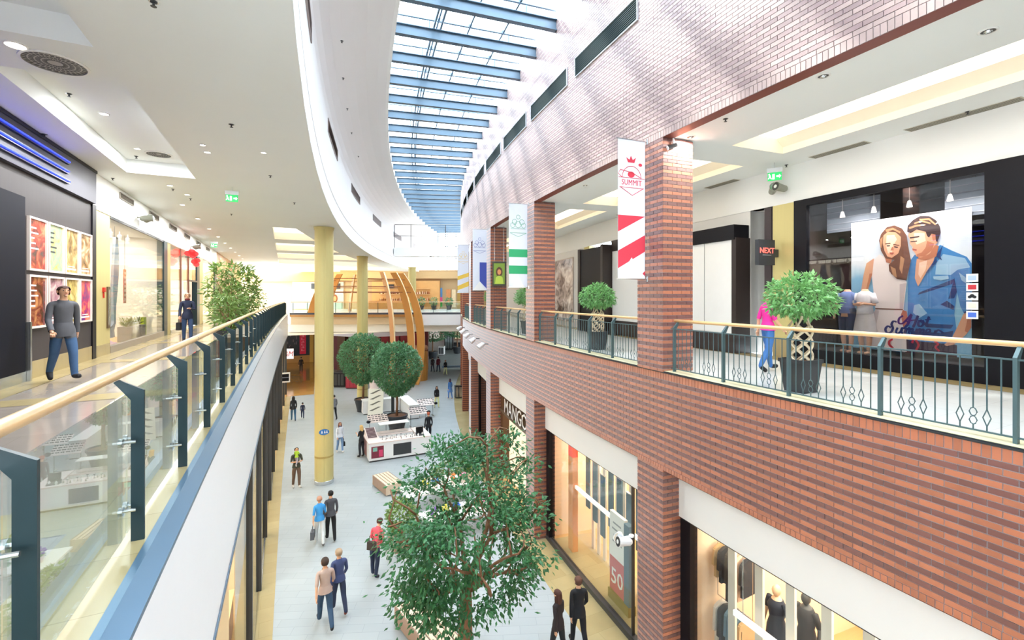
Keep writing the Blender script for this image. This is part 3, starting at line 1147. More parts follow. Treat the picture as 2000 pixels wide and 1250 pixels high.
# far left ground floor store with a red sign
hm = thing('fashion_storefront', 'black storefront with a hanging red banner at the end of the left arcade', 'shopfront', FR(1.2, 66, GZ))
MB().box(-2.0, 1.75, 0, .3, .9, 4.15).build('window', mat('dark_window', (.02, .022, .026), .15, noise=.1), hm)
MB().box(-4, 2.2, -.15, .3, 4.15, 4.6).build('lintel', mat('amber_lintel', lin('dcb04c'), .5, noise=.05, emit=.25, ecol=(1, .75, .3)), hm)
MB().box(1.75, 2.2, -.12, .3, 0, 4.2).build('post', mat('gold_timber', lin('c8963f'), .5, noise=.08), hm)
MB().box(2.2, 2.9, -.1, .3, 0, 4.3).build('brown_post', mat('walnut', lin('6b3d1d'), .5), hm)
MB().box(-4, 2.0, 0.02, .32, 0, .9).build('stall_riser', mat('riser_oak', lin('a8763a'), .5, noise=.08), hm)
MB().box(.55, 1.3, -.08, 0, 1.1, 4.1).build('banner', mat('banner_red', lin('d9203f'), .5, noise=.06), hm)
q = MB()
for i in range(7):
    z = 1.5 + .36 * i
    q.box(.72, 1.12, -.1, -.08, z, z + .07); q.box(.72 + .17 * (i % 2), .88 + .17 * (i % 2), -.1, -.08, z, z + .24)
q.build('banner_lettering', mat('banner_pink', lin('f08090'), .5), hm)
q = MB(); rnd = random.Random(5)
for i in range(26):
    q.box(x0 := rnd.uniform(-1.9, .2), x0 + .1, -.03, 0, z0 := rnd.uniform(2.0, 3.9), z0 + rnd.uniform(.1, .5))
q.build('display', mat('dim_goods', lin('5d4a4f'), .6, noise=.2), hm, kind='stuff')
hs = thing('projecting_sign', 'white square sign with red letters hanging beside the left arcade', 'sign', Matrix.Translation(at(559, 691, 50)) @ Matrix.Rotation(-.3, 4, 'Z'))
MB().box(-.75, .75, -.06, .06, -.55, .55).build('board', mat('sign_white', (.9, .88, .86), .4, emit=.3, ecol=(1, .95, .92)), hs)
text_mb('H&M', .78, .01, Matrix.Translation((0, -.07, -.26)), shear=.25, sx=.85).build('lettering', mat('sign_red', lin('d8202c'), .4), hs)
MB().box(-.9, -.75, -.03, .03, -.1, .1).build('bracket', DARK, hs)
hb = thing('blade_sign', 'small black and white blade sign low beside the left arcade', 'sign', FR(xl(38) + .25, 38, -4.4))
MB().box(-.36, .36, -.05, .05, -.36, .36).build('frame', WHITE, hb)
MB().box(-.28, .28, -.06, -.05, -.26, .26).build('face', BLACK, hb)
MB().box(-.28, .28, -.065, -.06, -.02, .04).build('stripe', mat('stripe_grey', lin('7d8390'), .5), hb)
MB().box(-.6, -.36, -.02, .02, .25, .3).build('bracket', DARK, hb)
# ------------------------------------------------------------------ helpers for rooms
STOREW = mat('store_wall', (0.83, 0.80, 0.76), 0.6, noise=0.03)
STOREF = mat('store_timber_floor', lin('c9a06a'), 0.35, noise=0.12, scale=3, stretch=(1, 5, 1))
STOREC = mat('store_ceiling', (0.8, 0.79, 0.77), 0.7, noise=0.02)


def room(name, s0, s1, t0, t1, z0, z1, wall, floor, ceil, divide=True):     # closed room behind the arc, open at t0
    mb = MB()
    mb.cur = 0
    mb.sweep([(t1, z0), (t1, z1)], s0, s1)
    for s_ in (s0, s1):
        mb.add([P(s_, t0, z0), P(s_, t1, z0), P(s_, t1, z1), P(s_, t0, z1)], [(0, 1, 2, 3)])
    mb.cur = 1; mb.sweep([(t0, z0), (t1, z0)], s0, s1)
    mb.cur = 2; mb.sweep([(t0, z1), (t1, z1)], s0, s1)
    return struct(name, mb, [wall, floor, ceil], fix=False)


def lroom(name, y0, y1, x0, x1, z0, z1, wall, floor, ceil):                 # closed room behind the left wall, open at x0
    mb = MB()
    mb.quad((x1, y0, z0), (x1, y1, z0), (x1, y1, z1), (x1, y0, z1))
    for y in (y0, y1):
        mb.quad((x0, y, z0), (x1, y, z0), (x1, y, z1), (x0, y, z1))
    mb.cur = 1; mb.quad((x0, y0, z0), (x1, y0, z0), (x1, y1, z0), (x0, y1, z0))
    mb.cur = 2; mb.quad((x0, y0, z1), (x1, y0, z1), (x1, y1, z1), (x0, y1, z1))
    return struct(name, mb, [wall, floor, ceil], fix=False)


HANG = [mat('cloth_' + c, lin(c), .8, noise=.15, scale=8) for c in ('2a2d36', '7d2f33', 'c9a878', 'e8e2d8', '4f6f8f', '8c8f95', '3c3a3a', 'b85a3c', '6d8a9c', 'd8b7a0')]


def garment_mesh(h, w, ci):
    mb = MB()
    # hanger hook, shoulders, body and two sleeves
    pr = [(-w * .18, 0), (-w * .5, -.07), (-w * .55, -.16), (-w * .42, -.2), (-w * .46, -h), (w * .46, -h), (w * .42, -.2), (w * .55, -.16), (w * .5, -.07), (w * .18, 0)]
    mb.slabxz(pr, -.035, .035)
    for sg in (-1, 1):
        mb.slabxz([(sg * w * .45, -.06), (sg * w * .56, -.1), (sg * w * .62, -h * .62), (sg * w * .48, -h * .62)], -.03, .03)
    mb.cur = 1
    mb.tube([(0, 0, -.02), (0, 0, .05), (.02, 0, .07), (.03, 0, .05)], .005, 4)
    return mb.mesh('garment', [HANG[ci], CHROME])


GARM = [garment_mesh(h, w, c) for h, w, c in ((.75, .42, 0), (.8, .44, 1), (.7, .4, 2), (.95, .4, 3), (.78, .42, 4), (.72, .42, 5), (1.05, .4, 6), (.7, .42, 7), (.85, .4, 8), (.9, .4, 9))]


def rack(M, w, label, seed, zr=1.75, n=14, sub=None):
    rnd = random.Random(seed)
    t = thing('clothes_rack', label, 'rack', M)
    MB().tube([(-w / 2, 0, zr), (w / 2, 0, zr)], .014, 6).build('rail', CHROME, t)
    for x in (-w / 2, w / 2):
        q = MB(); q.tube([(x, 0, .02), (x, 0, zr)], .016, 6); q.tube([(x, -.22, .02), (x, .22, .02)], .016, 6)
        q.build('upright', CHROME, t)
    return t


GCOL = ['charcoal navy', 'wine red', 'camel', 'long ivory', 'denim blue', 'mid grey', 'long dark brown', 'rust', 'slate blue', 'dusty peach']
ORDN = ['first', 'second', 'third', 'fourth', 'fifth', 'sixth', 'seventh', 'eighth', 'ninth', 'tenth']


def hang(M, w, seed, zr, n, what, pal=None):
    rnd = random.Random(seed)
    for i in range(n):
        x = -w / 2 + w * (i + .5) / n
        gi = rnd.choice(pal or range(10))
        o = link('garment', GARM[gi], None, M @ Matrix.Translation((x, 0, zr - .065)) @ Matrix.Rotation(PI / 2 + rnd.uniform(-.2, .2), 4, 'Z'))
        tag(o, '%s garment on a hanger, %s, on the %s' % (GCOL[gi], ORDN[i], what), 'garment', 'garments on the ' + what)


def manikin(M, label, cloth, h=1.75, skin=None):
    t = thing('display_mannequin', label, 'mannequin', M)
    sk_ = skin or mat('mannequin_shell', lin('d8b79a'), .4, noise=.04)
    q = MB()
    for sg in (-1, 1):
        q.tube([(sg * .1, 0, .05), (sg * .1, .01, .48), (sg * .09, 0, .88)], [.04, .055, .085], 8)
        q.tube([(sg * .19, 0, 1.42), (sg * .25, .02, 1.15), (sg * .27, -.05, .86)], [.045, .038, .026], 8)
    q.tube([(0, 0, .85), (0, 0, 1.05), (0, 0, 1.32), (0, 0, 1.44), (0, 0, 1.54)], [.15, .12, .17, .13, .05], 10)
    q.ball((0, -.01, 1.65), .085, .1, .12)
    q.build('figure', sk_, t, smooth=True)
    q = MB(); q.tube([(0, 0, .45), (0, 0, .9), (0, 0, 1.08), (0, 0, 1.34), (0, 0, 1.47)], [.23, .19, .14, .185, .12], 12)
    for sg in (-1, 1):
        q.tube([(sg * .17, 0, 1.44), (sg * .25, .02, 1.2)], [.06, .055], 8)
    q.build('dress', cloth, t, smooth=True)
    MB().lathe([(.17, 0), (.17, .02)], 16).build('base_plate', CHROME, t)
    return t


# ------------------------------------------------------------------ left upper wall
TIMB = mat('dark_timber_cladding', lin('3a3436'), .55, noise=.18, scale=5, stretch=(3, 3, .25))
CINE = mat('cinema_bulkhead_paint', lin('3c3b4a'), .5, noise=.05)
mb = MB()
mb.box(-4.75, -4.40, 15.45, 16.6, 0, 3.86); mb.box(-4.75, -4.40, 23.6, 24.25, 0, 3.86); mb.box(-4.75, -4.4, 31.6, 33, 0, 3.86)
wl = struct('wall_left', mb, GOLD)
mb = MB(); mb.box(-4.8, -4.38, 15.2, 39, 3.86, 4.83); mb.build('bulkhead', WHITE, wl)
mb = MB(); mb.box(-4.8, -4.38, 39, 60, 3.5, 4.83); mb.build('timber_band', mat('honey_timber', lin('b98a55'), .5, noise=.1, scale=3), wl)
mb = MB(); mb.box(-4.75, -4.4, 39, 60, 0, 3.5); mb.build('peach_wall', mat('peach_wall', lin('b8946a'), .6, noise=.06), wl)
mb = MB(); mb.box(-4.75, -4.40, 3, 15.2, .34, 3.95); mb.build('timber_cladding', TIMB, wl)
mb = MB(); mb.box(-4.75, -4.385, 11.82, 15.2, 0, .34); mb.box(-4.75, -4.39, 15.47, 16.58, 0, .30); mb.build('skirting', FLOORB, wl)
mb = MB(); mb.box(-4.75, -4.37, 15.2, 15.45, 0, 3.95); mb.build('edge_post', BLACK, wl)
mb = MB(); mb.box(-4.75, -4.30, -2, 15.2, 3.95, 4.78); mb.build('cinema_bulkhead', CINE, wl)
mb = MB(); mb.box(-4.75, -4.28, -2, 15.22, 4.72, 4.79); mb.build('black_cornice', BLACK, wl)
mb = MB(); mb.box(-4.75, -4.33, 3, 11.7, .2, 3.45); mb.build('black_panel', mat('midnight_panel', (.004, .005, .012), .6, spec=.15, noise=.1), wl)
mb = MB(); mb.box(-4.75, -4.34, 3, 11.75, 0, .2); mb.build('steel_plinth', CHROME, wl)
mb = MB(); mb.box(-4.36, -4.28, 11.76, 11.82, 0, 1.12); mb.build('steel_edge', CHROME, wl)
NEON = mat('blue_neon', (.02, .05, 1), .3, emit=1.3, ecol=(.012, .035, 1.0))
for i, (z, y1) in enumerate(((4.55, 13.4), (4.33, 13.35), (4.12, 13.4))):
    t = thing('neon_tube', 'blue neon tube on the dark cinema bulkhead, %s of three' % ('top', 'middle', 'lowest')[i], 'lamp', FR(-4.3, 9, z), 'blue neon tubes')
    MB().box(-.0, .05, -8, y1 - 9 + .05, -.045, .045).build('channel', mat('navy_channel', (.01, .012, .06), .4), t)
    MB().tube([(.062, -8, 0), (.062, y1 - 9, 0)], .016, 8).build('tube', NEON, t)
FRW = mat('poster_frame_white', lin('e8dcd4'), .35, noise=.03)


def poster_mat(name, c1, c2, c3, seed, sc=4.0, emit=.0):
    m_ = bpy.data.materials.new(name); m_.use_nodes = True
    n_ = m_.node_tree; b = n_.nodes['Principled BSDF']
    tc = n_.nodes.new('ShaderNodeTexCoord'); mp = n_.nodes.new('ShaderNodeMapping')
    mp.inputs['Location'].default_value = (seed * 3.1, seed * 1.7, seed)
    no = n_.nodes.new('ShaderNodeTexNoise'); no.inputs['Scale'].default_value = sc; no.inputs['Detail'].default_value = 5; no.inputs['Distortion'].default_value = 1.2
    cr_ = n_.nodes.new('ShaderNodeValToRGB')
    e = cr_.color_ramp.elements
    e[0].position = .32; e[0].color = (*lin(c1), 1); e[1].position = .68; e[1].color = (*lin(c3), 1)
    k = e.new(.5); k.color = (*lin(c2), 1)
    n_.links.new(tc.outputs['Object'], mp.inputs[0]); n_.links.new(mp.outputs[0], no.inputs['Vector'])
    n_.links.new(no.outputs[0], cr_.inputs[0]); n_.links.new(cr_.outputs[0], b.inputs['Base Color'])
    n_.links.new(cr_.outputs[0], b.inputs['Emission Color']); b.inputs['Emission Strength'].default_value = emit
    b.inputs['Roughness'].default_value = .15
    return m_


PC = [('3a3230', 'b0483e', 'd8a878', 'salmon and rust figures'), ('c8c098', '98b8a0', 'c2c06a', 'pale mint and lemon print'), ('6a4a2a', 'b89a5a', 'e2d2a0', 'sandy gold print'), ('4a3420', 'a98050', 'e6d6b4', 'brown and cream bands'),
      ('2a2420', '7a2f2a', 'c98a5a', 'near black print with white lines'), ('3a3038', 'a87888', 'd8c4c0', 'dusky rose print'), ('6a5a3a', 'c9b46a', 'e8dca0', 'olive gold print'), ('5a3a8a', 'd0406a', 'f09a6a', 'purple and crimson print')]
for i in range(8):
    r_, c = divmod(i, 4)
    y = 11.93 + .81 * c + .36
    z = 2.10 if r_ == 0 else .98
    M = FL(y, -4.395, z)
    t = thing('film_poster', 'white-framed film poster in the %s row, %s' % (('upper', 'lower')[r_], PC[i][3]), 'poster', M, 'film posters on the dark timber wall')
    q = MB()
    for a in ((-.37, .37, -.05, 0, 0, .04), (-.37, .37, -.05, 0, 1.0, 1.04), (-.37, -.33, -.05, 0, .04, 1.0), (.33, .37, -.05, 0, .04, 1.0)):
        q.box(*a)
    q.build('frame', FRW, t)
    MB().box(-.33, .33, -.02, 0, .04, 1.0).build('print', poster_mat('print_poster_%d' % i, PC[i][0], PC[i][1], PC[i][2], i, 3.2), t)
    q = MB(); rnd = random.Random(40 + i)
    if i in (0, 1, 4):
        for k in range(5):
            q.box(-.28, -.28 + rnd.uniform(.15, .34), -.024, -.02, .82 - .1 * k, .85 - .1 * k)
        q.build('caption', WHITE if i != 1 else DARK, t)
    else:
        q.box(-.25, .25, -.024, -.02, .1, .14); q.box(-.18, .18, -.024, -.02, .17, .19); q.build('caption', WHITE, t)
t = thing('fire_cabinet', 'slim bronze wall panel on the champagne pier by the cinema', 'panel', FL(16.42, -4.4, .72))
MB().box(-.1, .1, -.03, 0, 0, 1.15).build('plate', mat('bronze_plate', lin('6d5a44'), .35, metal=.5, noise=.06), t)
MB().box(-.045, .045, -.035, -.03, .08, 1.07).build('slot', CHROME, t)
t = thing('call_point', 'small red fire call point on the champagne pier', 'alarm', FL(16.05, -4.4, 1.72))
MB().box(-.06, .06, -.05, 0, 0, .12).build('body', mat('alarm_red', lin('c0281e'), .4, noise=.03), t)
MB().box(-.02, .02, -.03, 0, -.16, 0).build('conduit', mat('alarm_red', ''), t)

# store behind the first shop window
lroom('wall_store', 16.6, 23.1, -4.5, -8.5, 0.02, 3.95, STOREW, STOREF, STOREC)
area('store_lamp', Matrix.Translation((-6.4, 19.8, 3.9)), 4, 6, 180, (1, .93, .82))
g = setting('window_5'); g.matrix_local = FL(19.8, -4.42, 0); WM[g.name] = g.matrix_local.copy()
MB().box(-3.2, 3.2, -.01, .01, .2, 3.84).build('pane', SHOPG, g)
MB().box(-3.2, 3.2, -.04, .1, 0, .2).build('plinth', mat('taupe_stone', lin('9a8f85'), .3, noise=.06), g)
MB().box(-3.2, 3.2, -.03, .03, 3.80, 3.86).build('head_rail', DARK, g)
MB().box(3.2, 3.78, -.04, .2, 0, 3.86).build('end_post', STEEL, g)
# drapes: waisted cloth ribbons
for k, (y, c, lab) in enumerate(((16.95, 'cfd3e6', 'silver blue'), (17.5, 'eef0f6', 'white satin'), (18.1, 'b98f9a', 'dusty rose'), (18.7, 'e4e6f0', 'pearl grey'), (19.3, '9fb2c9', 'steel blue'))):
    t = thing('hanging_drape', 'long %s cloth hanging in the shop window beside the cinema' % lab, 'drape', FL(y, -5.0 - .15 * (k % 2), .25), 'cloth drapes in the shop window')
    vs, fs = [], []
    N, K = 14, 10
    for i in range(N + 1):
        z = 3.3 * i / N
        wd = .10 + .24 * abs(math.cos(z * 1.1 + k)) + (.25 if i < 2 else 0)
        for j in range(K + 1):
            a = -1 + 2 * j / K
            vs.append((a * wd + .12 * math.sin(z * 1.3 + k), .07 * math.sin(j * 2.3 + k) + (.1 if i < 2 else 0), z))
    for i in range(N):
        for j in range(K):
            fs.append((i * (K + 1) + j, i * (K + 1) + j + 1, (i + 1) * (K + 1) + j + 1, (i + 1) * (K + 1) + j))
    q = MB(); q.add(vs, fs); q.build('cloth', mat('satin_' + c, lin(c), .22, metal=.2, noise=.1), t, smooth=True, fix=False)
    MB().tube([(0, 0, 3.3), (0, 0, 3.65)], .01, 5).build('cord', DARK, t)
t = thing('crumpled_cloth', 'heap of crumpled pink and white cloth on the shop window floor', 'cloth', FL(17.9, -5.0, .03))
q = MB(); rnd = random.Random(3)
vs, fs = [], []
for i in range(21):
    for j in range(9):
        vs.append((-1.3 + 2.6 * i / 20, -.4 + .8 * j / 8, max(0.02, .38 * math.sin(PI * i / 20) * math.sin(PI * j / 8) * rnd.uniform(.4, .8))))
for i in range(20):
    for j in range(8):
        fs.append((i * 9 + j, i * 9 + j + 1, (i + 1) * 9 + j + 1, (i + 1) * 9 + j))
q.add(vs, fs); q.build('cloth', mat('blush_cloth', lin('d9a9bd'), .4, noise=.25, scale=3), t, fix=False)
t = thing('window_sign', 'narrow upright red and white sign hanging in the shop window', 'sign', FL(21.6, -5.3, 1.35))
MB().box(-.14, .14, -.01, .01, 0, 1.25).build('board', mat('sign_rose', lin('c25a58'), .4, noise=.1), t)
q = MB()
for i in range(7):
    q.box(-.09, .09, -.015, -.01, .1 + .16 * i, .19 + .16 * i)
q.build('lettering', mat('sign_blush', lin('f0c8c0'), .5), t)
MB().tube([(0, 0, 1.25), (0, 0, 2.5)], .006, 4).build('cord', DARK, t)
for k, y in enumerate((20.6, 21.2, 21.9)):
    t = thing('window_planter', 'grey planter with a small green plant in the shop window, %s' % ('leftmost', 'middle', 'rightmost beside the lime panel')[k], 'planter', FL(y, -5.0, .03))
    MB().box(-.25, .25, -.2, .2, 0, .5).build('box', mat('ash_planter', lin('8f8a84'), .5, noise=.06), t)
    q = MB(); rnd = random.Random(k)
    for i in range(60):
        a, r_ = rnd.uniform(0, 6.28), rnd.uniform(.03, .22)
        h = rnd.uniform(.05, .32)
        q.add([(0, 0, .48), (math.cos(a) * r_ - .03, math.sin(a) * r_, .5 + h), (math.cos(a) * r_ * 1.4, math.sin(a) * r_ * 1.4, .5 + h * 1.1), (math.cos(a) * r_ + .03, math.sin(a) * r_, .5 + h)], [(0, 1, 2, 3)])
    q.build('leaves', mat('window_leaf', lin('8a9a4a'), .5, noise=.2), t, fix=False, kind='stuff')
t = thing('lime_panel', 'small lime green panel at the right end of the shop window floor', 'panel', FL(22.75, -5.0, .03))
MB().box(-.2, .2, -.05, .05, 0, .75).build('board', mat('lime_board', lin('c2d83a'), .5, noise=.05), t)
MB().box(-.2, .2, -.12, .12, 0, .03).build('foot', CHROME, t)
for k in range(6):
    t = thing('track_spot', 'white spotlight inside the shop beside the cinema, %s of the row' % ords[k], 'lamp', FL(17.2 + .95 * k, -5.3, 3.62), 'spotlights in the shop beside the cinema')
    MB().lathe([(.05, 0), (.07, .16), (.02, .2), (.02, .31)], 10).build('body', WHITE, t)
    MB().lathe([(.048, -.004), (.048, .002)], 10).build('lens', LAMP, t)

# second and third stores
lroom('wall_store.001', 24.3, 31.4, -4.5, -8.0, 0.02, 3.95, STOREW, STOREF, STOREC)
area('store_lamp', Matrix.Translation((-6.2, 28, 3.9)), 3.5, 6, 150, (1, .91, .78))
g = setting('window_5'); g.matrix_local = FL(27.8, -4.42, 0); WM[g.name] = g.matrix_local.copy()
MB().box(-3.5, .6, -.01, .01, .15, 3.84).build('pane', SHOPG, g)
MB().box(.6, 3.0, -.01, .01, 2.45, 3.84).build('fanlight_pane', SHOPG, g)
MB().box(-3.5, .6, -.04, .08, 0, .15).build('plinth', CHROME, g)
for x in (-1.3, .6):
    MB().box(x - .03, x + .03, -.04, .06, 0, 3.84).build('mullion', mat('rust_mullion', lin('8a5a4a'), .4, noise=.05), g)
MB().box(.6, 3.0, -.05, .06, 2.38, 2.46).build('door_head', DARK, g)
MB().box(1.9, 2.9, .3, .4, 0, 2.38).build('open_door', mat('grey_green_door', lin('6b7568'), .4, noise=.05), g)
MB().box(3.0, 3.8, -.05, .2, 0, 3.86).build('end_post', STEEL, g)
t = thing('red_emblem', 'large red illuminated emblem of rounded lobes above the shop doorway', 'sign', FR(-4.08, 27.4, 3.42))
REDL = mat('lit_red', lin('e01818'), .3, emit=1.2, ecol=(1, .02, .02), noise=.03)
for x, z, r_ in ((-.18, .30, .13), (-.02, .38, .13), (.10, .28, .13), (.02, .18, .11), (.08, -.10, .12), (.20, -.04, .11), (.16, -.24, .11)):
    q = MB(); q.slabxz([(x + r_ * 1.2 * math.cos(2 * PI * i / 14), z + r_ * math.sin(2 * PI * i / 14)) for i in range(14)], -.05, .02); q.build('lobe', REDL, t)
MB().box(-.32, .2, .02, .05, .1, .14).build('bracket', DARK, t)
MB().box(.06, .1, .02, .05, -.2, .3).build('spine', DARK, t)
t = thing('shelf_wall', 'tall timber shelving filled with small goods behind the glass left of the doorway', 'shelf', FL(25.3, -6.0, .03))
MB().box(-.95, .95, 0, .05, 0, 3.4).build('back', mat('shelf_back', lin('b98f62'), .5, noise=.1), t)
for i in range(8):
    MB().box(-.95, .95, -.35, 0, .1 + .45 * i, .14 + .45 * i).build('shelf_board', WOODR, t)
q = MB(); rnd = random.Random(8)
for i in range(8):
    for j in range(9):
        h = rnd.uniform(.15, .32); q.cur = rnd.randrange(4)
        q.box(-.9 + .2 * j, -.76 + .2 * j, -.3, -.05, .14 + .45 * i, .14 + .45 * i + h)
q.build('goods', [HANG[2], HANG[3], HANG[7], HANG[6]], t, fix=False, kind='stuff')
lroom('wall_store.002', 33, 38.7, -4.5, -8.0, 0.02, 3.95, STOREW, STOREF, STOREC)
area('store_lamp', Matrix.Translation((-6.2, 36, 3.9)), 3.5, 5, 150, (1, .90, .76))
g = setting('window_5'); g.matrix_local = FL(35.8, -4.42, 0); WM[g.name] = g.matrix_local.copy()
MB().box(-2.8, 2.2, -.01, .01, .15, 3.84).build('pane', SHOPG, g)
MB().box(-2.8, 2.2, -.04, .08, 0, .15).build('plinth', CHROME, g)
MB().box(2.2, 3.2, -.05, .2, 0, 3.86).build('end_post', STEEL, g)
MB().box(-2.6, 1.6, 1.6, 1.9, .05, 2.4).build('display_wall', mat('display_peach', lin('e8c9a0'), .6, noise=.15), g)

# ------------------------------------------------------------------ left ground floor arcade
ENCL = mat('arcade_wall', lin('d9c7a4'), .6, noise=.04)
mb = MB()
mb.quad((-6.5, -9, GZ), (-6.5, 46, GZ), (-6.5, 46, -1.95), (-6.5, -9, -1.95))
for y in (-9, 8.5, 15.4, 22, 29, 36, 46):
    mb.quad((-6.5, y, GZ), (xl(y) + .05, y, GZ), (xl(y) + .05, y, -1.95), (-6.5, y, -1.95))
al = struct('wall_arcade', mb, ENCL, fix=False)
mb = MB(); mb.run([(-5.8, GZ + .01), (0.1, GZ + .01)], -9, 46, xl); mb.build('shop_floor', STOREF, al, fix=False)
for k, (a, b) in enumerate(((8.5, 15.4), (15.4, 22), (22, 29), (29, 36), (36, 45))):
    g = setting('window_3')
    n = int((b - a) / 3.1)
    for i in range(n):
        y0, y1 = a + (b - a) * i / n, a + (b - a) * (i + 1) / n
        q = MB(); x0 = xl((y0 + y1) / 2) + .1; q.box(x0, x0 + .014, y0 + .1, y1 - .1, GZ + .06, -1.97); q.build('pane', SHOPG, g, world=True)
        q = MB(); q.box(xl(y1) + .0, xl(y1) + .16, y1 - .1, y1 + .1, GZ, -1.96); q.build('post', DARK, g, world=True)
    q = MB(); q.box(xl(a) + .06, xl(a) + .16, a, b - .1, GZ, GZ + .05); q.build('sill', CHROME, g, world=True)
    area('arcade_lamp', Matrix.Translation((-3.4, (a + b) / 2, -2.05)), 3, b - a - 1, 200, (1, .90, .76))
    if k < 4:
        M = FR(xl(a) - .9, a + 2.2, GZ + .012, PI / 2)
        rack(M, 1.6, 'chrome clothes rack behind the arcade glass, shop %s' % ('one', 'two', 'three', 'four')[k], k)
        hang(M, 1.5, k, 1.75, 10, 'rack in arcade shop %s' % ('one', 'two', 'three', 'four')[k])
t = thing('display_cabinet', 'brown glass-topped display cabinet with white linen behind the first arcade pane', 'cabinet', FR(-1.55, 13.3, GZ + .012))
MB().box(-.35, .35, -.7, .7, 0, .9).build('body', mat('mocha_cabinet', lin('9a7a68'), .4, noise=.1), t)
MB().box(-.37, .37, -.72, .72, .9, .94).build('top', WOODR, t)
q = MB(); q.ball((0, .3, 1.02), .2, .25, .09); q.ball((0, -.2, 1.0), .18, .22, .07); q.build('linen', WHITE, t, smooth=True)

# ------------------------------------------------------------------ right ground floor stores
GR = [('wall_store.003', .3, 7.45), ('wall_store.004', 8.25, 14.45), ('wall_store.005', 15.25, 20.75), ('wall_store.006', 21.7, 27), ('wall_store.007', 27.9, 33.3), ('wall_store.008', 34.1, 39.6), ('wall_store.009', 40.4, 46), ('wall_store.010', 46.6, 52.2)]
STWARM = mat('store_apricot_wall', lin('e6cfb4'), .6, noise=.05)
for i, (n_, a, b) in enumerate(GR):
    room(n_, a, b, .46, 6.5, GZ + .01, -2.9, STWARM if i < 2 else (STOREW if i == 2 else ENC), STOREF, STOREC)
    if i < 5:
        area('store_lamp', F((a + b) / 2, 3.4, -2.95), b - a - 1, 4.5, (300, 240, 160, 30, 40)[i], (1, .88, .72))
    g = setting('trim_3')
    mb = MB(); mb.arc(a, b, .42, .62, -3.08, -2.22); mb.build('board', WHITE, g, world=True)
    mb = MB(); mb.arc(a, b, .40, .47, -2.22, -2.10); mb.build('shadow_gap', mat('taupe_gap', lin('8d8b80'), .5, noise=.04), g, world=True)
    mb = MB(); mb.arc(a, b, .44, .50, -3.11, -3.08); mb.build('drip', DARK, g, world=True)
for i, (n_, a, b) in enumerate(GR[:5]):
    if i == 2:
        continue
    g = setting('window_2')
    mb = MB(); mb.arc(a, b, .52, .54, GZ + .16, -3.1, ds=3); mb.build('pane', SHOPG if i < 2 else DARKG, g, world=True)
    mb = MB(); mb.arc(a, b, .44, .6, GZ, GZ + .16); mb.build('sill', DARK, g, world=True)
    mb = MB(); mb.arc(b - .32, b - .02, .46, .66, GZ, -3.1); mb.build('end_post', BLACK, g, world=True)
    mb = MB(); mb.arc(a + .9, a + .94, .48, .56, GZ, -3.1); mb.build('slim_post', DARK, g, world=True)
SLAT = mat('pearl_slat', lin('e6dfd4'), .4, noise=.04)
BLUEG = mat('slate_textile', lin('56707f'), .7, noise=.12, scale=10)


def slat_screen(a, b, n, t_, z0, z1, label, wd=.16):
    M0 = F((a + b) / 2, t_, GZ)
    g = thing('slat_screen', label, 'screen', M0)
    q = MB()
    for k in range(n):
        s_ = a + (b - a) * (k + .5) / n
        MB(M0.inverted() @ F(s_, t_, 0)).box(-wd / 2, wd / 2, -.03, .03, z0, z1).build('slat', SLAT, g)
    return g


# second bay: pale slats, hanging lengths of slate textile, white rail, sale placard
slat_screen(9.2, 13.4, 11, 1.7, GZ + .02, -3.0, 'screen of pale vertical slats behind the sale placard')
for k in range(9):
    s_ = 9.1 + .48 * k
    t = thing('textile_panel', 'length of slate blue textile among the pale slats, %s from the right' % ORDN[k], 'textile', F(s_, 1.35, -5.9 + .25 * (k % 3)), 'slate textile lengths behind the sale placard')
    MB().box(-.13, .13, -.02, .02, 0, 1.9).build('cloth', BLUEG, t)
    MB().box(-.14, .14, -.025, .025, 1.9, 1.93).build('batten', CHROME, t)
    MB().tube([(0, 0, 1.93), (0, 0, 2.95 - .25 * (k % 3))], .006, 4).build('wire', CHROME, t)
t = thing('display_rail', 'long white rail crossing the sale window at mid height', 'rail', F(11.2, 1.0, -4.75))
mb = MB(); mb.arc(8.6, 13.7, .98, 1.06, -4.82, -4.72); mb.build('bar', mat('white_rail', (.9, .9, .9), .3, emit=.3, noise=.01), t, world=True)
for s_ in (8.8, 11.2, 13.5):
    mb = MB(); mb.tube([P(s_, 1.02, -4.72), P(s_, 1.02, -2.95)], .008, 5); mb.build('hanger', CHROME, t, world=True)
t = thing('orange_column', 'slim orange upright at the far end of the sale window', 'post', F(13.35, 1.0, GZ + .01))
MB().box(-.16, .16, -.1, .1, 0, 3.2).build('shaft', mat('apricot_shaft', lin('eba264'), .5, noise=.05), t)
MB().box(-.16, .16, -.1, .1, 3.2, 4.05).build('red_top', mat('vermilion', lin('f0481e'), .4, noise=.03, emit=.3), t)
t = thing('sale_placard', 'freestanding placard with white top and red lower half marked 50', 'placard', F(10.35, .95, GZ + .01))
MB().box(-.5, .5, -.1, .14, 0, .3).build('base', mat('olive_base', lin('8b7a3a'), .5, noise=.08), t)
MB().box(-.48, .26, -.05, .05, .3, 1.25).build('red_board', mat('placard_red', lin('c8686a'), .5, noise=.03), t)
MB().box(-.48, .26, -.05, .05, 1.25, 2.5).build('white_board', mat('placard_white', (.85, .86, .86), .5, noise=.02), t)
MB().box(.26, .5, -.08, .08, .3, 2.45).build('side_board', BLUEG, t)
text_mb('50', .62, .006, Matrix.Translation((-.11, -.056, .52))).build('lettering', WHITE, t)
q = MB()
for k, w in enumerate((.4, .5, .34, .46)):
    q.box(-.11 - w / 2, -.11 + w / 2, -.054, -.05, 2.2 - .17 * k, 2.25 - .17 * k)
q.build('small_lines', mat('line_grey', lin('9aa0a4'), .5), t)
t = setting('trim_7')
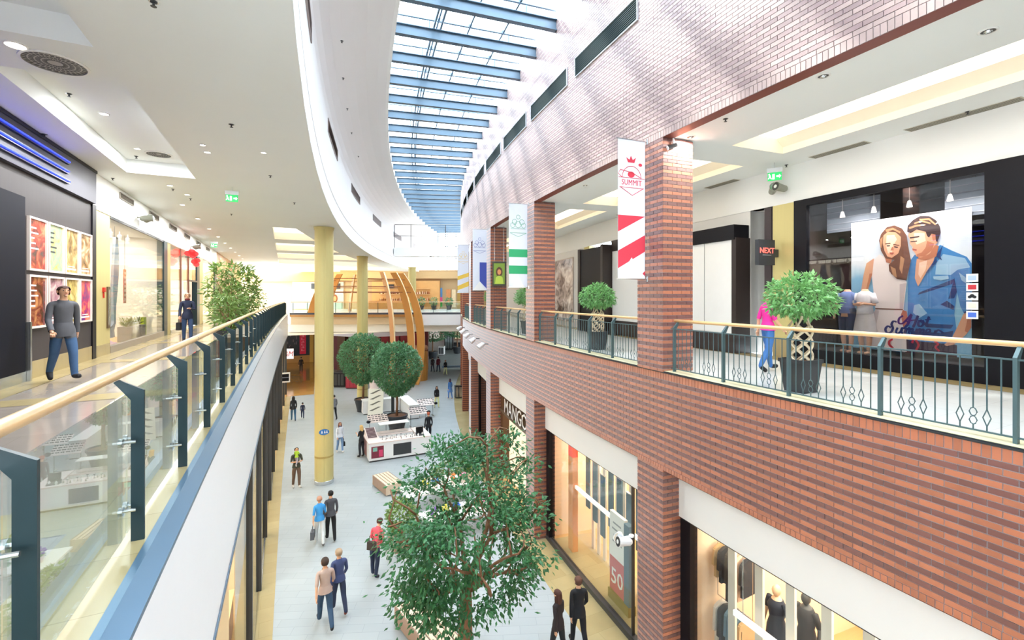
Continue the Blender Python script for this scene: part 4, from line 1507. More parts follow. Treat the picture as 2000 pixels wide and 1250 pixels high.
mb = MB(); mb.arc(8.4, 14.2, .62, 2.1, GZ + .012, GZ + .05); mb.build('deck', FLOORB, t, world=True)

# nearest bay: slats, clothes, mannequins, white rail
slat_screen(1.2, 7.0, 9, 1.15, GZ + .02, -3.0, 'screen of pale vertical slats in the nearest shop window', .17)
t = thing('display_rail', 'long white rail slanting across the nearest shop window', 'rail', F(4, .9, -4.6))
mb = MB(); mb.arc(.6, 6.4, .86, .94, -4.66, -4.56); mb.build('bar', mat('white_rail', ''), t, world=True)
for s_ in (.8, 3.4, 6.2):
    mb = MB(); mb.tube([P(s_, .9, -4.56), P(s_, .9, -2.95)], .008, 5); mb.build('hanger', CHROME, t, world=True)
for k, (s_, t_, zr) in enumerate(((6.95, 1.5, -3.75), (6.95, 1.5, -5.0), (4.9, 3.2, -4.9), (3.9, 2.8, -5.0), (2.7, 3.2, -4.9))):
    w = 'nearest shop rail %s' % ('high up', 'low down', 'midway', 'behind bar', 'far right')[k]
    M = F(s_, t_, zr)
    t = thing('wall_rail', 'chrome clothes ' + w, 'rail', M)
    MB().tube([(-.45, 0, 0), (.45, 0, 0)], .013, 6).build('bar', CHROME, t)
    for x in (-.45, .45):
        MB().tube([(x, 0, 0), (x, 0, -2.92 - zr)], .008, 5).build('hanger_rod', CHROME, t)
    hang(M, .8, 70 + k, 0, 6, w, [[2, 9, 6, 0], [6, 8, 3, 1, 2], [0, 6, 5], [7, 9, 1], [2, 0]][k])
manikin(F(6.5, 2.2, -6.2), 'mannequin in a long navy dress on a plinth in the nearest shop', mat('navy_cloth', lin('232a3a'), .8, noise=.1))
manikin(F(5.85, 2.2, -5.98), 'dark mannequin with a black dress and raised stance near the slats in the nearest shop', mat('coal_cloth', lin('1c1b1f'), .8, noise=.1), skin=DARK)
for k, (s_, t_, h) in enumerate(((6.5, 2.2, .785), (5.85, 2.2, 1.005))):
    t = thing('display_plinth', 'white plinth under the %s' % ('navy dressed mannequin', 'black dressed mannequin')[k], 'plinth', F(s_, t_, GZ + .012))
    MB().box(-.3, .3, -.3, .3, 0, h - .02).build('block', WHITE, t)
    MB().box(-.32, .32, -.32, .32, h - .02, h - .002).build('cap', SLAT, t)
t = thing('wall_cabinet', 'dark box hung on the apricot back wall of the nearest shop', 'cabinet', F(3.1, 6.2, -3.9))
MB().box(-.5, .5, -.3, .28, 0, .5).build('box', mat('umber_box', lin('5a3a20'), .5, noise=.08), t)
MB().box(-.45, .45, -.31, -.3, .05, .45).build('door', mat('umber_door', lin('6d4828'), .5, noise=.08), t)
t = thing('light_panel', 'tall bright backlit panel on the back wall of the nearest shop', 'panel', F(6.0, 6.3, GZ + .6))
MB().box(-.5, .5, -.04, .04, 0, 3.2).build('diffuser', mat('panel_glow', (1, .95, .88), .5, emit=2.2, ecol=(1, .9, .75)), t)
MB().box(-.54, .54, .04, .08, -.04, 3.24).build('tray', CHROME, t)

# third bay: cream lit panel with standing letters
g = setting('trim_4')
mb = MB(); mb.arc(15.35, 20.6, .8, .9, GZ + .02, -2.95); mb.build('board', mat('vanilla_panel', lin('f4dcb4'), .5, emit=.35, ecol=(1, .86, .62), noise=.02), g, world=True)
mb = MB(); mb.arc(15.3, 20.7, .45, .62, -3.93, -3.8); mb.build('ledge', mat('bronze_ledge', lin('6d5d4c'), .4, metal=.3, noise=.05), g, world=True)
mb = MB(); mb.arc(20.2, 20.65, .5, .8, GZ + .02, -3.1); mb.build('dark_jamb', mat('umber_box', ''), g, world=True)
mb = MB(); mb.arc(15.32, 15.6, .5, .6, GZ + .02, -3.95); mb.build('dark_edge', mat('umber_box', ''), g, world=True)
for k, ch in enumerate('MANGO'):
    s_ = 19.5 - .68 * k
    t = thing('sign_letter', 'free-standing white letter %s of the shop name on the cream bay' % ch, 'letter', F(s_, .5, -3.8), 'letters of the shop name')
    text_mb(ch, .92, .08, Matrix.Translation((0, .05, .0))).build('body', mat('letter_brown', lin('4a3626'), .5, noise=.04), t, fix=False)
    text_mb(ch, .92, .004, Matrix.Translation((0, -.045, .0))).build('face', mat('letter_white', (.9, .89, .88), .4), t, fix=False)

# ------------------------------------------------------------------ right upper corridor shops
TS = 4.55
mb = MB()
mb.arc(-9, 64, TS, TS + .25, 4.02, 4.97)
wc = struct('wall_corridor', mb, WHITE)
mb = MB(); mb.arc(7.92, 8.55, TS, TS + .3, 0, 4.02); mb.arc(19.3, 19.9, TS, TS + .3, 0, 4.02); mb.build('pier', GOLD, wc)
mb = MB(); mb.arc(7.92, 8.55, TS - .01, TS, 0, .5); mb.build('pier_base', FLOORB, wc)
mb = MB(); mb.arc(8.55, 9.3, 6.0, 6.1, 0, 4.02); mb.arc(9.3, 16.6, TS + .02, TS + .3, 0, 4.02); mb.arc(19.9, 64, TS + .02, TS + .3, 0, 4.02)
mb.add([P(8.55, TS, 0), P(8.55, 6.1, 0), P(8.55, 6.1, 4.02), P(8.55, TS, 4.02)], [(0, 1, 2, 3)]); mb.add([P(9.3, TS, 0), P(9.3, 6.1, 0), P(9.3, 6.1, 4.02), P(9.3, TS, 4.02)], [(0, 1, 2, 3)])
mb.sweep([(TS, 4.02), (6.1, 4.02)], 8.5, 9.35)
mb.build('panelled_wall', mat('pale_grey_panel', lin('dcdad6'), .5, noise=.02), wc, fix=False)
mb = MB(); mb.arc(8.58, 8.8, TS - .02, TS + .02, 0, 4.0); mb.build('dark_strip', mat('plum_strip', lin('3a2f33'), .5, noise=.06), wc)
# dark store behind the poster
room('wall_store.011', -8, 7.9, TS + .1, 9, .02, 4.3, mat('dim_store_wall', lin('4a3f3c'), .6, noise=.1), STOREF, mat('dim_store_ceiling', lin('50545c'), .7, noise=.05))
g = setting('window_4')
mb = MB(); mb.arc(4.1, 7.55, TS + .02, TS + .04, .3, 3.86, ds=4); mb.build('pane', glass_mat('clear_dark_shop_glass', (.82, .81, .81), 1.0), g, world=True)
mb = MB(); mb.arc(3.9, 7.7, TS + .06, TS + 2.2, .02, .28); mb.build('window_stage', DARK, g, world=True)
area('poster_lamp', F(5.6, TS + .25, 3.75) @ Matrix.Rotation(-.35, 4, 'X'), 3.0, .1, 85, (1, .96, .9))
mb = MB(); mb.arc(4.05, 7.9, TS - .03, TS + .1, 3.86, 4.03); mb.arc(7.55, 7.9, TS - .03, TS + .1, 0, 3.9); mb.build('frame', BLACK, g, world=True)
mb = MB(); mb.arc(-8, 7.9, TS - .04, TS + .1, 0, .3); mb.build('plinth', BLACK, g, world=True)
mb = MB(); mb.arc(-8, 4.08, TS - .05, TS + .1, .3, 4.03); mb.build('black_panel', BLACK, g, world=True)
for k, (s_, c) in enumerate(((4.28, 'a8bfe0'), (4.28, 'c0303c'), (4.28, '20242c'), (4.28, 'd8d8cc'), (4.28, '4a6fd0'))):
    t = thing('door_sticker', 'square %s sticker on the dark shop glass right of the big poster' % ('pale blue', 'red', 'black cloud', 'cream', 'royal blue')[k], 'sticker', F(s_, TS + .014, 1.87 - .172 * k), 'stickers right of the big poster')
    MB().box(-.085, .085, -.004, 0, 0, .15).build('backing', WHITE, t)
    q = MB()
    if k == 2:
        for x, z, r_ in ((-.035, .065, .028), (0, .085, .035), (.035, .065, .028)):
            q.slabxz([(x + r_ * math.cos(2 * PI * i / 12), z + r_ * math.sin(2 * PI * i / 12)) for i in range(12)], -.008, -.004)
    else:
        q.box(-.06, .06, -.008, -.004, .03, .12)
    q.build('emblem', mat('sticker_' + c, lin(c), .5), t)
for k in range(5):
    t = thing('store_spot', 'small white spotlight above the summer poster, %s from the left' % ords[k].replace('nearest', 'first', 1).replace('second first', 'second'), 'lamp', F(7.0 - .72 * k, TS + .5, 3.55 + .0), 'spotlights above the summer poster')
    MB().lathe([(.055, -.02), (.03, .1), (.008, .12), (.008, .73)], 8).build('body', WHITE, t)
    MB().lathe([(.05, -.03), (.05, -.02)], 8).build('lens', LAMP, t)
for k, (a, b) in enumerate(((6.3, 7.5), (4.1, 5.0))):  # faintly glowing panels added to imitate the skylight's reflection in the glass
    t = thing('skylight_reflection', 'grey gridded panel imitating the skylight reflected in the dark shop glass, %s' % ('left', 'right')[k], 'panel', F((a + b) / 2, 5.6, 3.2))
    q = MB()
    q.box(-(b - a) / 2, (b - a) / 2, -.35, -.32, 0, .75)
    q.build('panel', mat('reflection_slate', lin('7d8794'), .6, noise=.08, emit=.12), t)
    q = MB()
    for i in range(5):
        q.box(-(b - a) / 2, (b - a) / 2, -.36, -.35, .14 * i + .06, .14 * i + .075)
    q.build('grid_line', mat('reflection_grid_grey', lin('aab0ba'), .5), t)
    MB().box(-.02, .02, -.34, -.3, .75, 1.09).build('hanger', DARK, t)
# white boxed lobby with black trim
g = setting('trim_5')
mb = MB(); mb.arc(9.45, 12.9, 4.05, TS, .55, 3.2); mb.build('white_panel', mat('booth_white', (.84, .84, .83), .4, noise=.02), g, world=True)
mb = MB(); mb.arc(9.35, 12.95, 4.0, TS, 3.2, 3.62); mb.build('top_band', BLACK, g, world=True)
mb = MB(); mb.arc(9.3, 9.46, 4.02, TS, 0, 3.25); mb.arc(9.46, 12.9, 4.03, TS, 0, .55); mb.build('trim', mat('bitter_brown', lin('2c2322'), .4, noise=.06), g, world=True)
mb = MB(); mb.arc(10.55, 10.57, 4.04, 4.06, .55, 3.2); mb.build('joint', mat('joint_grey', lin('a8a8a8'), .5), g, world=True)
g = setting('door_1')
mb = MB(); mb.arc(16.7, 18.9, 3.9, TS + .1, 0, 3.75); mb.build('box', BLACK, g, world=True)
mb = MB(); mb.arc(16.55, 16.75, 3.86, TS + .1, 0, 3.8); mb.arc(18.85, 19.1, 3.86, TS + .1, 0, 3.8); mb.build('jamb', mat('bitter_brown', ''), g, world=True)
g = setting('trim_6')
mb = MB(); mb.arc(13.2, 16.5, 4.3, TS + .02, .6, 3.5); mb.build('panel', mat('booth_white', ''), g, world=True)
mb = MB(); mb.arc(15.2, 16.5, 4.25, TS + .02, 3.5, 3.95); mb.build('brown_header', mat('bitter_brown', ''), g, world=True)
mb = MB(); mb.arc(13.2, 16.5, 4.28, TS + .02, 0, .6); mb.build('brown_base', mat('bitter_brown', ''), g, world=True)
g = thing('photo_mural', 'tall sepia photograph mural on the wall beyond the black doorway', 'poster', F(22.6, TS, .3))
MB().box(-1.5, 1.2, -.04, 0, 0, 3.3).build('print', poster_mat('sepia_print', '3a3230', 'a89a92', 'e4dcd4', 21, 1.6, .1), g)
MB().box(-1.55, 1.25, -.03, .01, -.05, 3.35).build('frame', mat('mural_frame', lin('c8b8ae'), .5, noise=.04), g)
# ------------------------------------------------------------------ ceiling fittings, left
GRILL = mat('grille_grey', lin('b4b1ab'), .5, noise=.05)
DARKH = mat('dark_recess', (.12, .12, .115), .7, noise=.05)


def lamp_at(x, y, z, r, lab, grp, power):
    t = thing('recessed_downlight', lab, 'lamp', Matrix.Translation((x, y, z)), grp)
    MB().lathe([(r + .018, 0), (r + .02, -.008), (r, -.012)], 20, caps=False).build('trim_ring', WHITE, t)
    MB().lathe([(r, -.006), (r, -.002)], 20).build('lens', LAMP, t)
    area('downlight_lamp', Matrix.Translation((x, y, z - .02)), r * 1.6, r * 1.6, power * 1.45, (.97, .99, 1))
    return t


DL = [(30, 88, 4.8, .10), (203, 222, 5.15, .07), (268, 290, 5.15, .06), (332, 362, 4.8, .07), (366, 380, 4.8, .07), (396, 283, 4.8, .05), (405, 297, 4.8, .06), (515, 298, 4.8, .05)]
for k, (px, py, z, r) in enumerate(DL):
    p = onz(px, py, z)
    lamp_at(p.x, p.y, z, r, ('large round downlight at the far left between the two ceiling coffers', 'round downlight in the middle of the second coffer', 'small round downlight beside the smaller round grille', 'small downlight just past the second coffer', 'small downlight second past the second coffer', 'tiny twin downlight over the walkway, farther of the pair', 'tiny twin downlight over the walkway, nearer of the pair', 'tiny downlight near the curved ceiling edge')[k], 'downlights of the left ceiling', 34)
for k in range(9):
    lamp_at(-3.2, 19.5 + 3.2 * k, 4.8, .07, 'small round downlight in the line along the left shopfronts, %s from the cinema' % ords[k], 'downlight line along the left shops', 34)


def round_grille(px, py, z, r, lab):
    p = onz(px, py, z)
    t = thing('round_grille', lab, 'grille', Matrix.Translation((p.x, p.y, z)), 'round ceiling grilles')
    MB().lathe([(r, -.004), (r, -.001)], 32).build('backing', GRILL, t)
    q = MB(); q.lathe([(r, 0), (r, -.015), (r - .03, -.02)], 32, caps=False); q.build('rim', WHITE, t)
    q = MB()
    for i in range(4):
        for j in range(28):
            a = 2 * PI * j / 28 + i * .1
            r0 = r * (.22 + .18 * i)
            q.box(0, 0, 0, 0, 0, 0) if False else None
            c, s_ = math.cos(a), math.sin(a)
            w = r * .028 * (1 + i * .5)
            q.add([(c * r0 - s_ * w, s_ * r0 + c * w, -.006), (c * r0 + s_ * w, s_ * r0 - c * w, -.006), (c * (r0 + r * .14) + s_ * w, s_ * (r0 + r * .14) - c * w, -.006), (c * (r0 + r * .14) - s_ * w, s_ * (r0 + r * .14) + c * w, -.006)], [(0, 1, 2, 3)])
    q.build('slot', DARKH, t, fix=False, kind='stuff')
    return t


round_grille(108, 123, 4.8, .36, 'larger round slotted grille in the white ceiling at upper left')
round_grille(310, 301, 5.15, .28, 'smaller round slotted grille inside the second ceiling coffer')


SPL = ['nearest the viewer at the top edge', 'inside the coffer below the larger grille', 'alone in the middle of the plain ceiling', 'by the smaller grille', 'just off the coffer corner by the cinema', 'near the curved edge above the exit sign', 'first past the coffer', 'second past the coffer', 'near the curved edge before the column', 'beyond the nearer exit sign', 'over the blue neon tubes']


def sprinkler(p, lab, grp):
    t = thing('ceiling_sprinkler', lab, 'sprinkler', Matrix.Translation(p), grp)
    MB().lathe([(.035, 0), (.035, -.012), (.012, -.02), (.012, -.05), (.03, -.052), (.03, -.056)], 8).build('head', DARK, t)
    MB().lathe([(.05, 0), (.05, -.004)], 10).build('rose', CHROME, t)


for k_, (px, py, z) in enumerate(((300, 3, 4.8), (135, 183, 5.15), (452, 243, 4.8), (266, 305, 5.15), (220, 348, 4.8), (528, 343, 4.8), (338, 369, 4.8), (372, 388, 4.8), (575, 396, 4.8), (452, 418, 4.8), (87, 262, 4.8))):
    sprinkler(onz(px, py, z), 'tiny dark sprinkler head in the left ceiling, ' + SPL[k_], 'sprinklers of the left ceiling')
for k_, (s_, t_, z) in enumerate(((14, -6.35, 9.28), (16.2, -6.4, 9.2), (18.8, -6.4, 9.2), (21.5, -6.42, 9.2), (25, -6.4, 9.2))):
    sprinkler(P(s_, t_, z), 'tiny grey dot fitting in the curved bulkhead, %s from the viewer' % ords[k_], 'fittings of the curved bulkhead')
for k_, (px, py) in enumerate(((1417, 232), (1890, 218), (1536, 322))):
    sprinkler(onz(px, py, 4.97), 'tiny dark sprinkler head in the right gallery ceiling, ' + ('near the brick header', 'by the longest slotted vent', 'beside the exit sign')[k_], 'sprinklers of the right gallery ceiling')
for k, (px, py) in enumerate(((1608, 148), (1349, 267), (1143, 362), (1930, 60))):
    p = onz(px, py, 4.97)
    t = thing('eyeball_downlight', 'dark swivel downlight in the right gallery ceiling, %s' % ('nearest', 'beside the brick pier', 'in the second bay', 'at the far right edge')[k], 'lamp', Matrix.Translation(p), 'swivel downlights of the right gallery')
    MB().lathe([(.10, 0), (.10, -.008), (.075, -.012)], 20, caps=False).build('ring', WHITE, t)
    MB().lathe([(.075, -.002), (.075, -.001)], 16).build('recess', DARKH, t)
    MB().ball((.0, 0, -.01), .045, .045, .03).build('eyeball', CHROME, t)
    area('downlight_lamp', Matrix.Translation(p - Vector((0, 0, .05))), .1, .1, 34, (1, .97, .92))
# slot vents
for k, (y0, z) in enumerate(((17.2, 4.62), (20.5, 4.62), (23.8, 4.62), (27, 4.62), (30.4, 4.62), (34, 4.62))):
    louvre('slot_vent', FL(y0 + .8, -4.375, z - .1), 1.3, .15, 'small grey slot vent on the white band over the left shops, %s along' % ords[k], mat('taupe_vent', lin('9a9287'), .5, noise=.05), 4, 'slot vents over the left shops')
VW = mat('beige_vent', lin('c9c4b4'), .5, noise=.04)


def ceil_vent(s0, s1, t0, t1, lab):
    M0 = F((s0 + s1) / 2, (t0 + t1) / 2, 4.965)
    t = thing('ceiling_vent', lab, 'vent', M0, 'linear vents of the right gallery ceiling')
    mb = MB(); mb.arc(s0, s1, t0, t1, 4.958, 4.966); mb.build('tray', VW, t, world=True)
    n = 5
    for i in range(n):
        a = t0 + (t1 - t0) * (i + .35) / n
        mb = MB(); mb.arc(s0 + .02, s1 - .02, a, a + (t1 - t0) * .3 / n, 4.952, 4.9585); mb.build('slot', mat('vent_shadow', lin('6d6a60'), .6, noise=.05), t, world=True)


ceil_vent(3.5, 5.25, 4.25, 4.5, 'linear slotted vent in the gallery ceiling, nearest the viewer')
ceil_vent(6.0, 7.3, 4.25, 4.5, 'linear slotted vent in the gallery ceiling, by the exit sign')
ceil_vent(9.6, 10.8, 4.25, 4.5, 'linear slotted vent in the gallery ceiling, past the brick pier')
ceil_vent(12.2, 16.0, 4.2, 4.45, 'long linear vent in the gallery ceiling above the white hoarding')

# ------------------------------------------------------------------ exit signs
GREEN = mat('exit_green', lin('12a04a'), .4, emit=.7, ecol=(.01, .35, .08), noise=.02)


def exit_sign(M, lab, drop):
    t = thing('exit_sign', lab, 'sign', M, 'green exit signs')
    MB().box(-.17, .17, -.04, .04, -.02, .09).build('housing', ALU, t)
    MB().box(-.155, .155, -.012, .012, -.22, -.02).build('green_panel', GREEN, t)
    q = MB()
    q.box(-.05, .0, -.016, -.012, -.19, -.06)                     # doorway
    q.slabxz([(.04, -.14), (.10, -.14), (.10, -.17), (.14, -.12), (.10, -.07), (.10, -.10), (.04, -.10)], -.016, -.012)
    q.slabxz([(-.12 + .018 * math.cos(2 * PI * i / 8), -.06 + .018 * math.sin(2 * PI * i / 8)) for i in range(8)], -.016, -.012)
    q.slabxz([(-.13, -.08), (-.09, -.085), (-.085, -.13), (-.06, -.18), (-.08, -.185), (-.105, -.145), (-.13, -.18), (-.15, -.17), (-.125, -.13)], -.016, -.012)
    q.build('pictogram', mat('exit_white', (.9, .95, .9), .4, emit=.8), t)
    MB().tube([(0, 0, .09), (0, 0, drop)], .008, 5).build('stem', ALU, t)


p = onz(453, 378, 4.6); exit_sign(FR(p.x, p.y, 4.58, 0), 'green exit sign hanging over the left walkway, nearer one', .22)
p = onz(418, 474, 4.62); exit_sign(FR(p.x, p.y, 4.58, 0), 'green exit sign hanging over the left walkway, farther one', .22)
p = at(1513, 330, 11.6); exit_sign(FR(p.x, p.y, 4.74, math.atan2(-p.y, -p.x) + PI / 2), 'green exit sign hanging from the right gallery ceiling', .23)

# ------------------------------------------------------------------ twin projector heads
def twin_head(M, lab, sc=1.0, m1=None, flip=1):
    m1 = m1 or mat('stone_grey_housing', lin('8f9184'), .45, noise=.05)
    t = thing('twin_spotlight', lab, 'lamp', M @ Matrix.Scale(sc, 4) if False else M, 'twin spotlights')
    q = MB(); q.tube([(0, 0, 0), (0, -.22, 0)], .022, 8); q.lathe([(.06, -.02), (.06, .02)], 12); q.build('bracket', m1, t)
    for k, (dx, yaw, pit) in enumerate(((-.14, .9, -.25), (.12, -.1, -.15))):
        A = Matrix.Translation((dx * flip, -.24, -.03)) @ Matrix.Rotation(yaw * flip, 4, 'Z') @ Matrix.Rotation(pit, 4, 'X')
        q = MB(A); q.tube([(0, .15, 0), (0, .1, 0), (0, -.12, 0), (0, -.2, 0)], [.05, .085, .10, .12], 14); o = q.build('head', m1, t)
        q = MB(A); q.tube([(0, -.2, 0), (0, -.205, 0)], .105, 14); q.build('lens', DARK if k else CHROME, o)
        q = MB(A); q.tube([(0, -.204, 0), (0, -.212, 0)], .045, 10); q.build('bulb', WHITE, o)
    return t


twin_head(F(8.2, TS - .0, 4.42), 'grey twin spotlight on the white band above the champagne pier on the right')
twin_head(FL(19.2, -4.38, 4.22), 'grey twin spotlight on the white band above the cloth display window', flip=-1)
twin_head(FL(28.9, -4.38, 4.2), 'grey twin spotlight on the white band over the red emblem shop', flip=-1)
WH = mat('spot_white', (.85, .86, .87), .35, noise=.02)
twin_head(F(8.5, -.002, -3.05 - .9), 'white twin spotlight on the brick pier between the lower shops', m1=WH)
for k, (s_, z) in enumerate(((21.2, -.75), (23.6, -.7), (26.0, -.65), (28.4, -.6), (30.8, -.55))):
    t = thing('parapet_spotlight', 'white spotlight on the far brick parapet, %s of the row' % ords[k], 'lamp', F(s_, -.002, z), 'spotlights on the far parapet')
    MB().tube([(0, 0, 0), (0, -.25, 0)], .02, 6).build('arm', DARK, t)
    q = MB(); q.tube([(0, -.2, .02), (0, -.28, 0), (0, -.42, -.1), (0, -.5, -.16)], [.05, .11, .13, .15], 12); q.build('head', WH, t)
    q = MB(); q.tube([(0, -.49, -.152), (0, -.505, -.164)], .13, 12); q.build('lens', CHROME, t)
t = thing('security_camera', 'small dark security camera under the header beside the tall brick pier', 'camera', F(7.38, .25, 4.945))
MB().tube([(0, 0, 0), (0, 0, -.12)], .02, 8).build('stem', WH, t)
q = MB(); q.tube([(.02, .06, -.14), (-.02, -.14, -.22)], .045, 10); q.build('body', DARK, t)
q = MB(); q.tube([(-.02, -.14, -.22), (-.024, -.16, -.228)], .05, 10); q.build('hood', WH, t)

# ------------------------------------------------------------------ hanging banners
BANW = mat('banner_cloth', lin('dfe3ee'), .7, noise=.02)


def banner(M, wid, ht, lab, col, kind, word=None):
    t = thing('wall_banner', lab, 'banner', M, 'cloth banners on the brick piers')
    # local: x to the right, -y out from the wall; the cloth stands out from the wall
    BM = Matrix.Rotation(PI / 2, 4, 'Z')        # x_b runs from wall outward ... facing along the arc
    def B(q):
        return MB(Matrix(((0, 1, 0, 0), (1, 0, 0, 0), (0, 0, 1, 0), (0, 0, 0, 1))))
    c = mat('banner_' + col, lin(col), .7, noise=.03)
    # coordinates: u from 0 (wall side) to -wid (outer edge), z from -ht to 0; printed face looks to +x (towards the viewer)
    def face(poly, x, name, m_):
        q = MB(); q.slabyz([(u, z) for u, z in poly], x, x + .002); return q.build(name, m_, t)
    q = MB(); q.box(-.003, .003, -wid, -.06, -ht, 0); q.build('cloth', BANW, t)
    for z in (0, -ht):
        q = MB(); q.tube([(0, 0, z), (0, -wid - .03, z)], .014, 8); q.tube([(0, 0, z - .06), (0, 0, z + .06)], .022, 8); q.build('rod', CHROME, t)
    L, Rr = -wid, -.06
    W_ = wid - .06
    U = lambda f: L + W_ * f       # 0 = outer edge (left in the picture), 1 = wall side
    Z = lambda f: -ht * f
    def line(pts, w, name='emblem_line'):
        q = MB(); q.tube([(.006, U(a), Z(b)) for a, b in pts], w, 4); q.build(name, c, t)
    if kind == 'red':
        face([(U(.0), Z(.545)), (U(1), Z(.545)), (U(0), Z(.665))], .003, 'stripe', c)
        face([(U(0), Z(.80)), (U(1), Z(.68)), (U(1), Z(.80)), (U(0), Z(.925))], .003, 'stripe', c)
        face([(U(.0), Z(1)), (U(.5), Z(.845)), (U(.85), Z(1))], .006, 'white_peak', WHITE)
        face([(U(.9), Z(.96)), (U(1), Z(.94)), (U(1), Z(.98))], .007, 'mark', c)
        line([(.15 + .35 * (1 - math.cos(PI * i / 12)) , .275 - .085 * math.sin(PI * i / 12)) for i in range(13)], .007)
        line([(.02, .275), (.98, .275)], .006)
        line([(.08, .225), (.0, .25), (.15, .275)], .007); line([(.08, .222), (.5, .235), (.85, .27)], .008)
        face([(U(.48 + .13 * math.cos(2 * PI * i / 14)), Z(.25 + .022 * math.sin(2 * PI * i / 14))) for i in range(14)], .004, 'emblem_dot', c)
        face([(U(.82 + .07 * math.cos(2 * PI * i / 10)), Z(.175 + .012 * math.sin(2 * PI * i / 10))) for i in range(10)], .004, 'emblem_dot', c)
        face([(U(.36), Z(.165)), (U(.3), Z(.13)), (U(.42), Z(.145)), (U(.47), Z(.115)), (U(.54), Z(.145)), (U(.66), Z(.125)), (U(.6), Z(.165))], .004, 'crown', c)
        line([(.05, .345), (.95, .345)], .006); line([(.08, .345), (.52, .40), (.93, .345)], .007)
    elif kind == 'green':
        face([(U(0), Z(.545)), (U(1), Z(.545)), (U(1), Z(.64)), (U(0), Z(.64))], .003, 'stripe', c)
        face([(U(0), Z(.74)), (U(1), Z(.74)), (U(1), Z(.84)), (U(0), Z(.84))], .003, 'stripe', c)
        face([(U(.15), Z(1)), (U(.5), Z(.86)), (U(.85), Z(1))], .006, 'white_peak', WHITE)
    elif kind == 'blue':
        face([(U(.5), Z(.54)), (U(1), Z(.54)), (U(1), Z(.97)), (U(.5), Z(.85))], .003, 'stripe', c)
        face([(U(0), Z(1)), (U(.5), Z(.85)), (U(.9), Z(1))], .006, 'white_peak', WHITE)
    else:
        face([(U(0), Z(.66)), (U(1), Z(.58)), (U(1), Z(.66)), (U(0), Z(.74))], .003, 'stripe', c)
        face([(U(0), Z(.86)), (U(1), Z(.76)), (U(1), Z(.86)), (U(0), Z(.95))], .003, 'stripe', c)
    if kind != 'red':
        for a, b, r_ in ((.5, .16, .1), (.3, .22, .13), (.7, .22, .13), (.2, .26, .12), (.5, .25, .16), (.8, .26, .12)):
            line([(a + r_ * math.cos(2 * PI * i / 10), b + .03 * math.sin(2 * PI * i / 10) * (r_ / .12)) for i in range(11)], .006)
        line([(.1, .30), (.9, .30)], .006); line([(.05, .35), (.95, .35)], .006); line([(.08, .355), (.5, .395), (.92, .355)], .006)
    if word:
        q = text_mb(word, .17, .002, Matrix.Translation((.006, U(.5), Z(.327))) @ Matrix.Rotation(PI / 2, 4, 'Z'), sx=.86)
        q.build('lettering', c, t)
    return t


BH = 3.02
banner(F(7.93, -.0, 5.0), .76, BH, 'white banner with red diagonal stripes, crown emblem and word on the nearest brick pier', 'd43a4e', 'red', 'SUMMIT')
banner(F(14.95, -.0, 4.95), .76, BH, 'white banner with two green bands on the second brick pier', '2fa56b', 'green')
banner(F(21.35, -.0, 4.92), .76, BH, 'white banner with a deep blue panel on the third brick pier', '3f4fa5', 'blue')
banner(F(27.6, -.0, 4.85), .76, BH, 'white banner with yellow stripes on the farthest brick pier in view', 'e9c350', 'yellow')

# ------------------------------------------------------------------ signs on the right
t = thing('box_sign', 'black box sign with red lettering held off the champagne pier', 'sign', F(8.35, TS, 2.42))
MB().box(-.1, .02, -.75, -.18, 0, .66).build('box', mat('sign_slate', lin('2a2e36'), .4, noise=.05), t)
q = MB(Matrix.Translation((.022, -.465, .36)) @ Matrix.Rotation(PI / 2, 4, 'Z')); 
q2 = text_mb('NEXT', .2, .004, Matrix.Translation((.024, -.465, .31)) @ Matrix.Rotation(PI / 2, 4, 'Z'), sx=1.0); q2.build('lettering', mat('lit_coral', lin('ff5a4a'), .4, emit=1.2, ecol=(1, .1, .08)), t)
q = MB(); q.box(.02, .026, -.62, -.32, .25, .265); q.build('small_line', mat('line_grey', ''), t)
MB().box(-.12, -.02, -.18, 0, .22, .42).build('bracket', DARK, t)
t = thing('hanging_picture', 'dark framed picture of a woman in green hanging in the gallery opening', 'picture', FR(*P(20.25, .32)[:2], 2.1, math.atan2(-P(20.25, .32).y, -P(20.25, .32).x) + PI / 2))
MB().box(-.33, .33, -.05, .05, 0, 1.15).build('frame', mat('olive_frame', lin('3a3a26'), .4, noise=.06), t)
MB().box(-.26, .26, -.056, -.05, .08, 1.07).build('print', mat('green_print', lin('7f9a35'), .5, noise=.1, scale=4), t)
q = MB(); q.slabxz([(.16 * math.cos(2 * PI * i / 14), .66 + .24 * math.sin(2 * PI * i / 14)) for i in range(14)], -.06, -.056); q.build('hair', mat('print_brown', lin('5a3a26'), .5), t)
q = MB(); q.slabxz([(.09 * math.cos(2 * PI * i / 14), .66 + .13 * math.sin(2 * PI * i / 14)) for i in range(14)], -.064, -.06); q.build('face', mat('print_skin', ''), t)
q = MB(); q.slabxz([(-.2, .1), (.2, .1), (.16, .4), (.06, .48), (-.06, .48), (-.16, .4)], -.062, -.056); q.build('dress', mat('print_lime', lin('b9cc4a'), .5), t)
for x in (-.22, .22):
    MB().tube([(x, 0, 1.15), (x, 0, 2.86)], .008, 4).build('cable', CHROME, t)
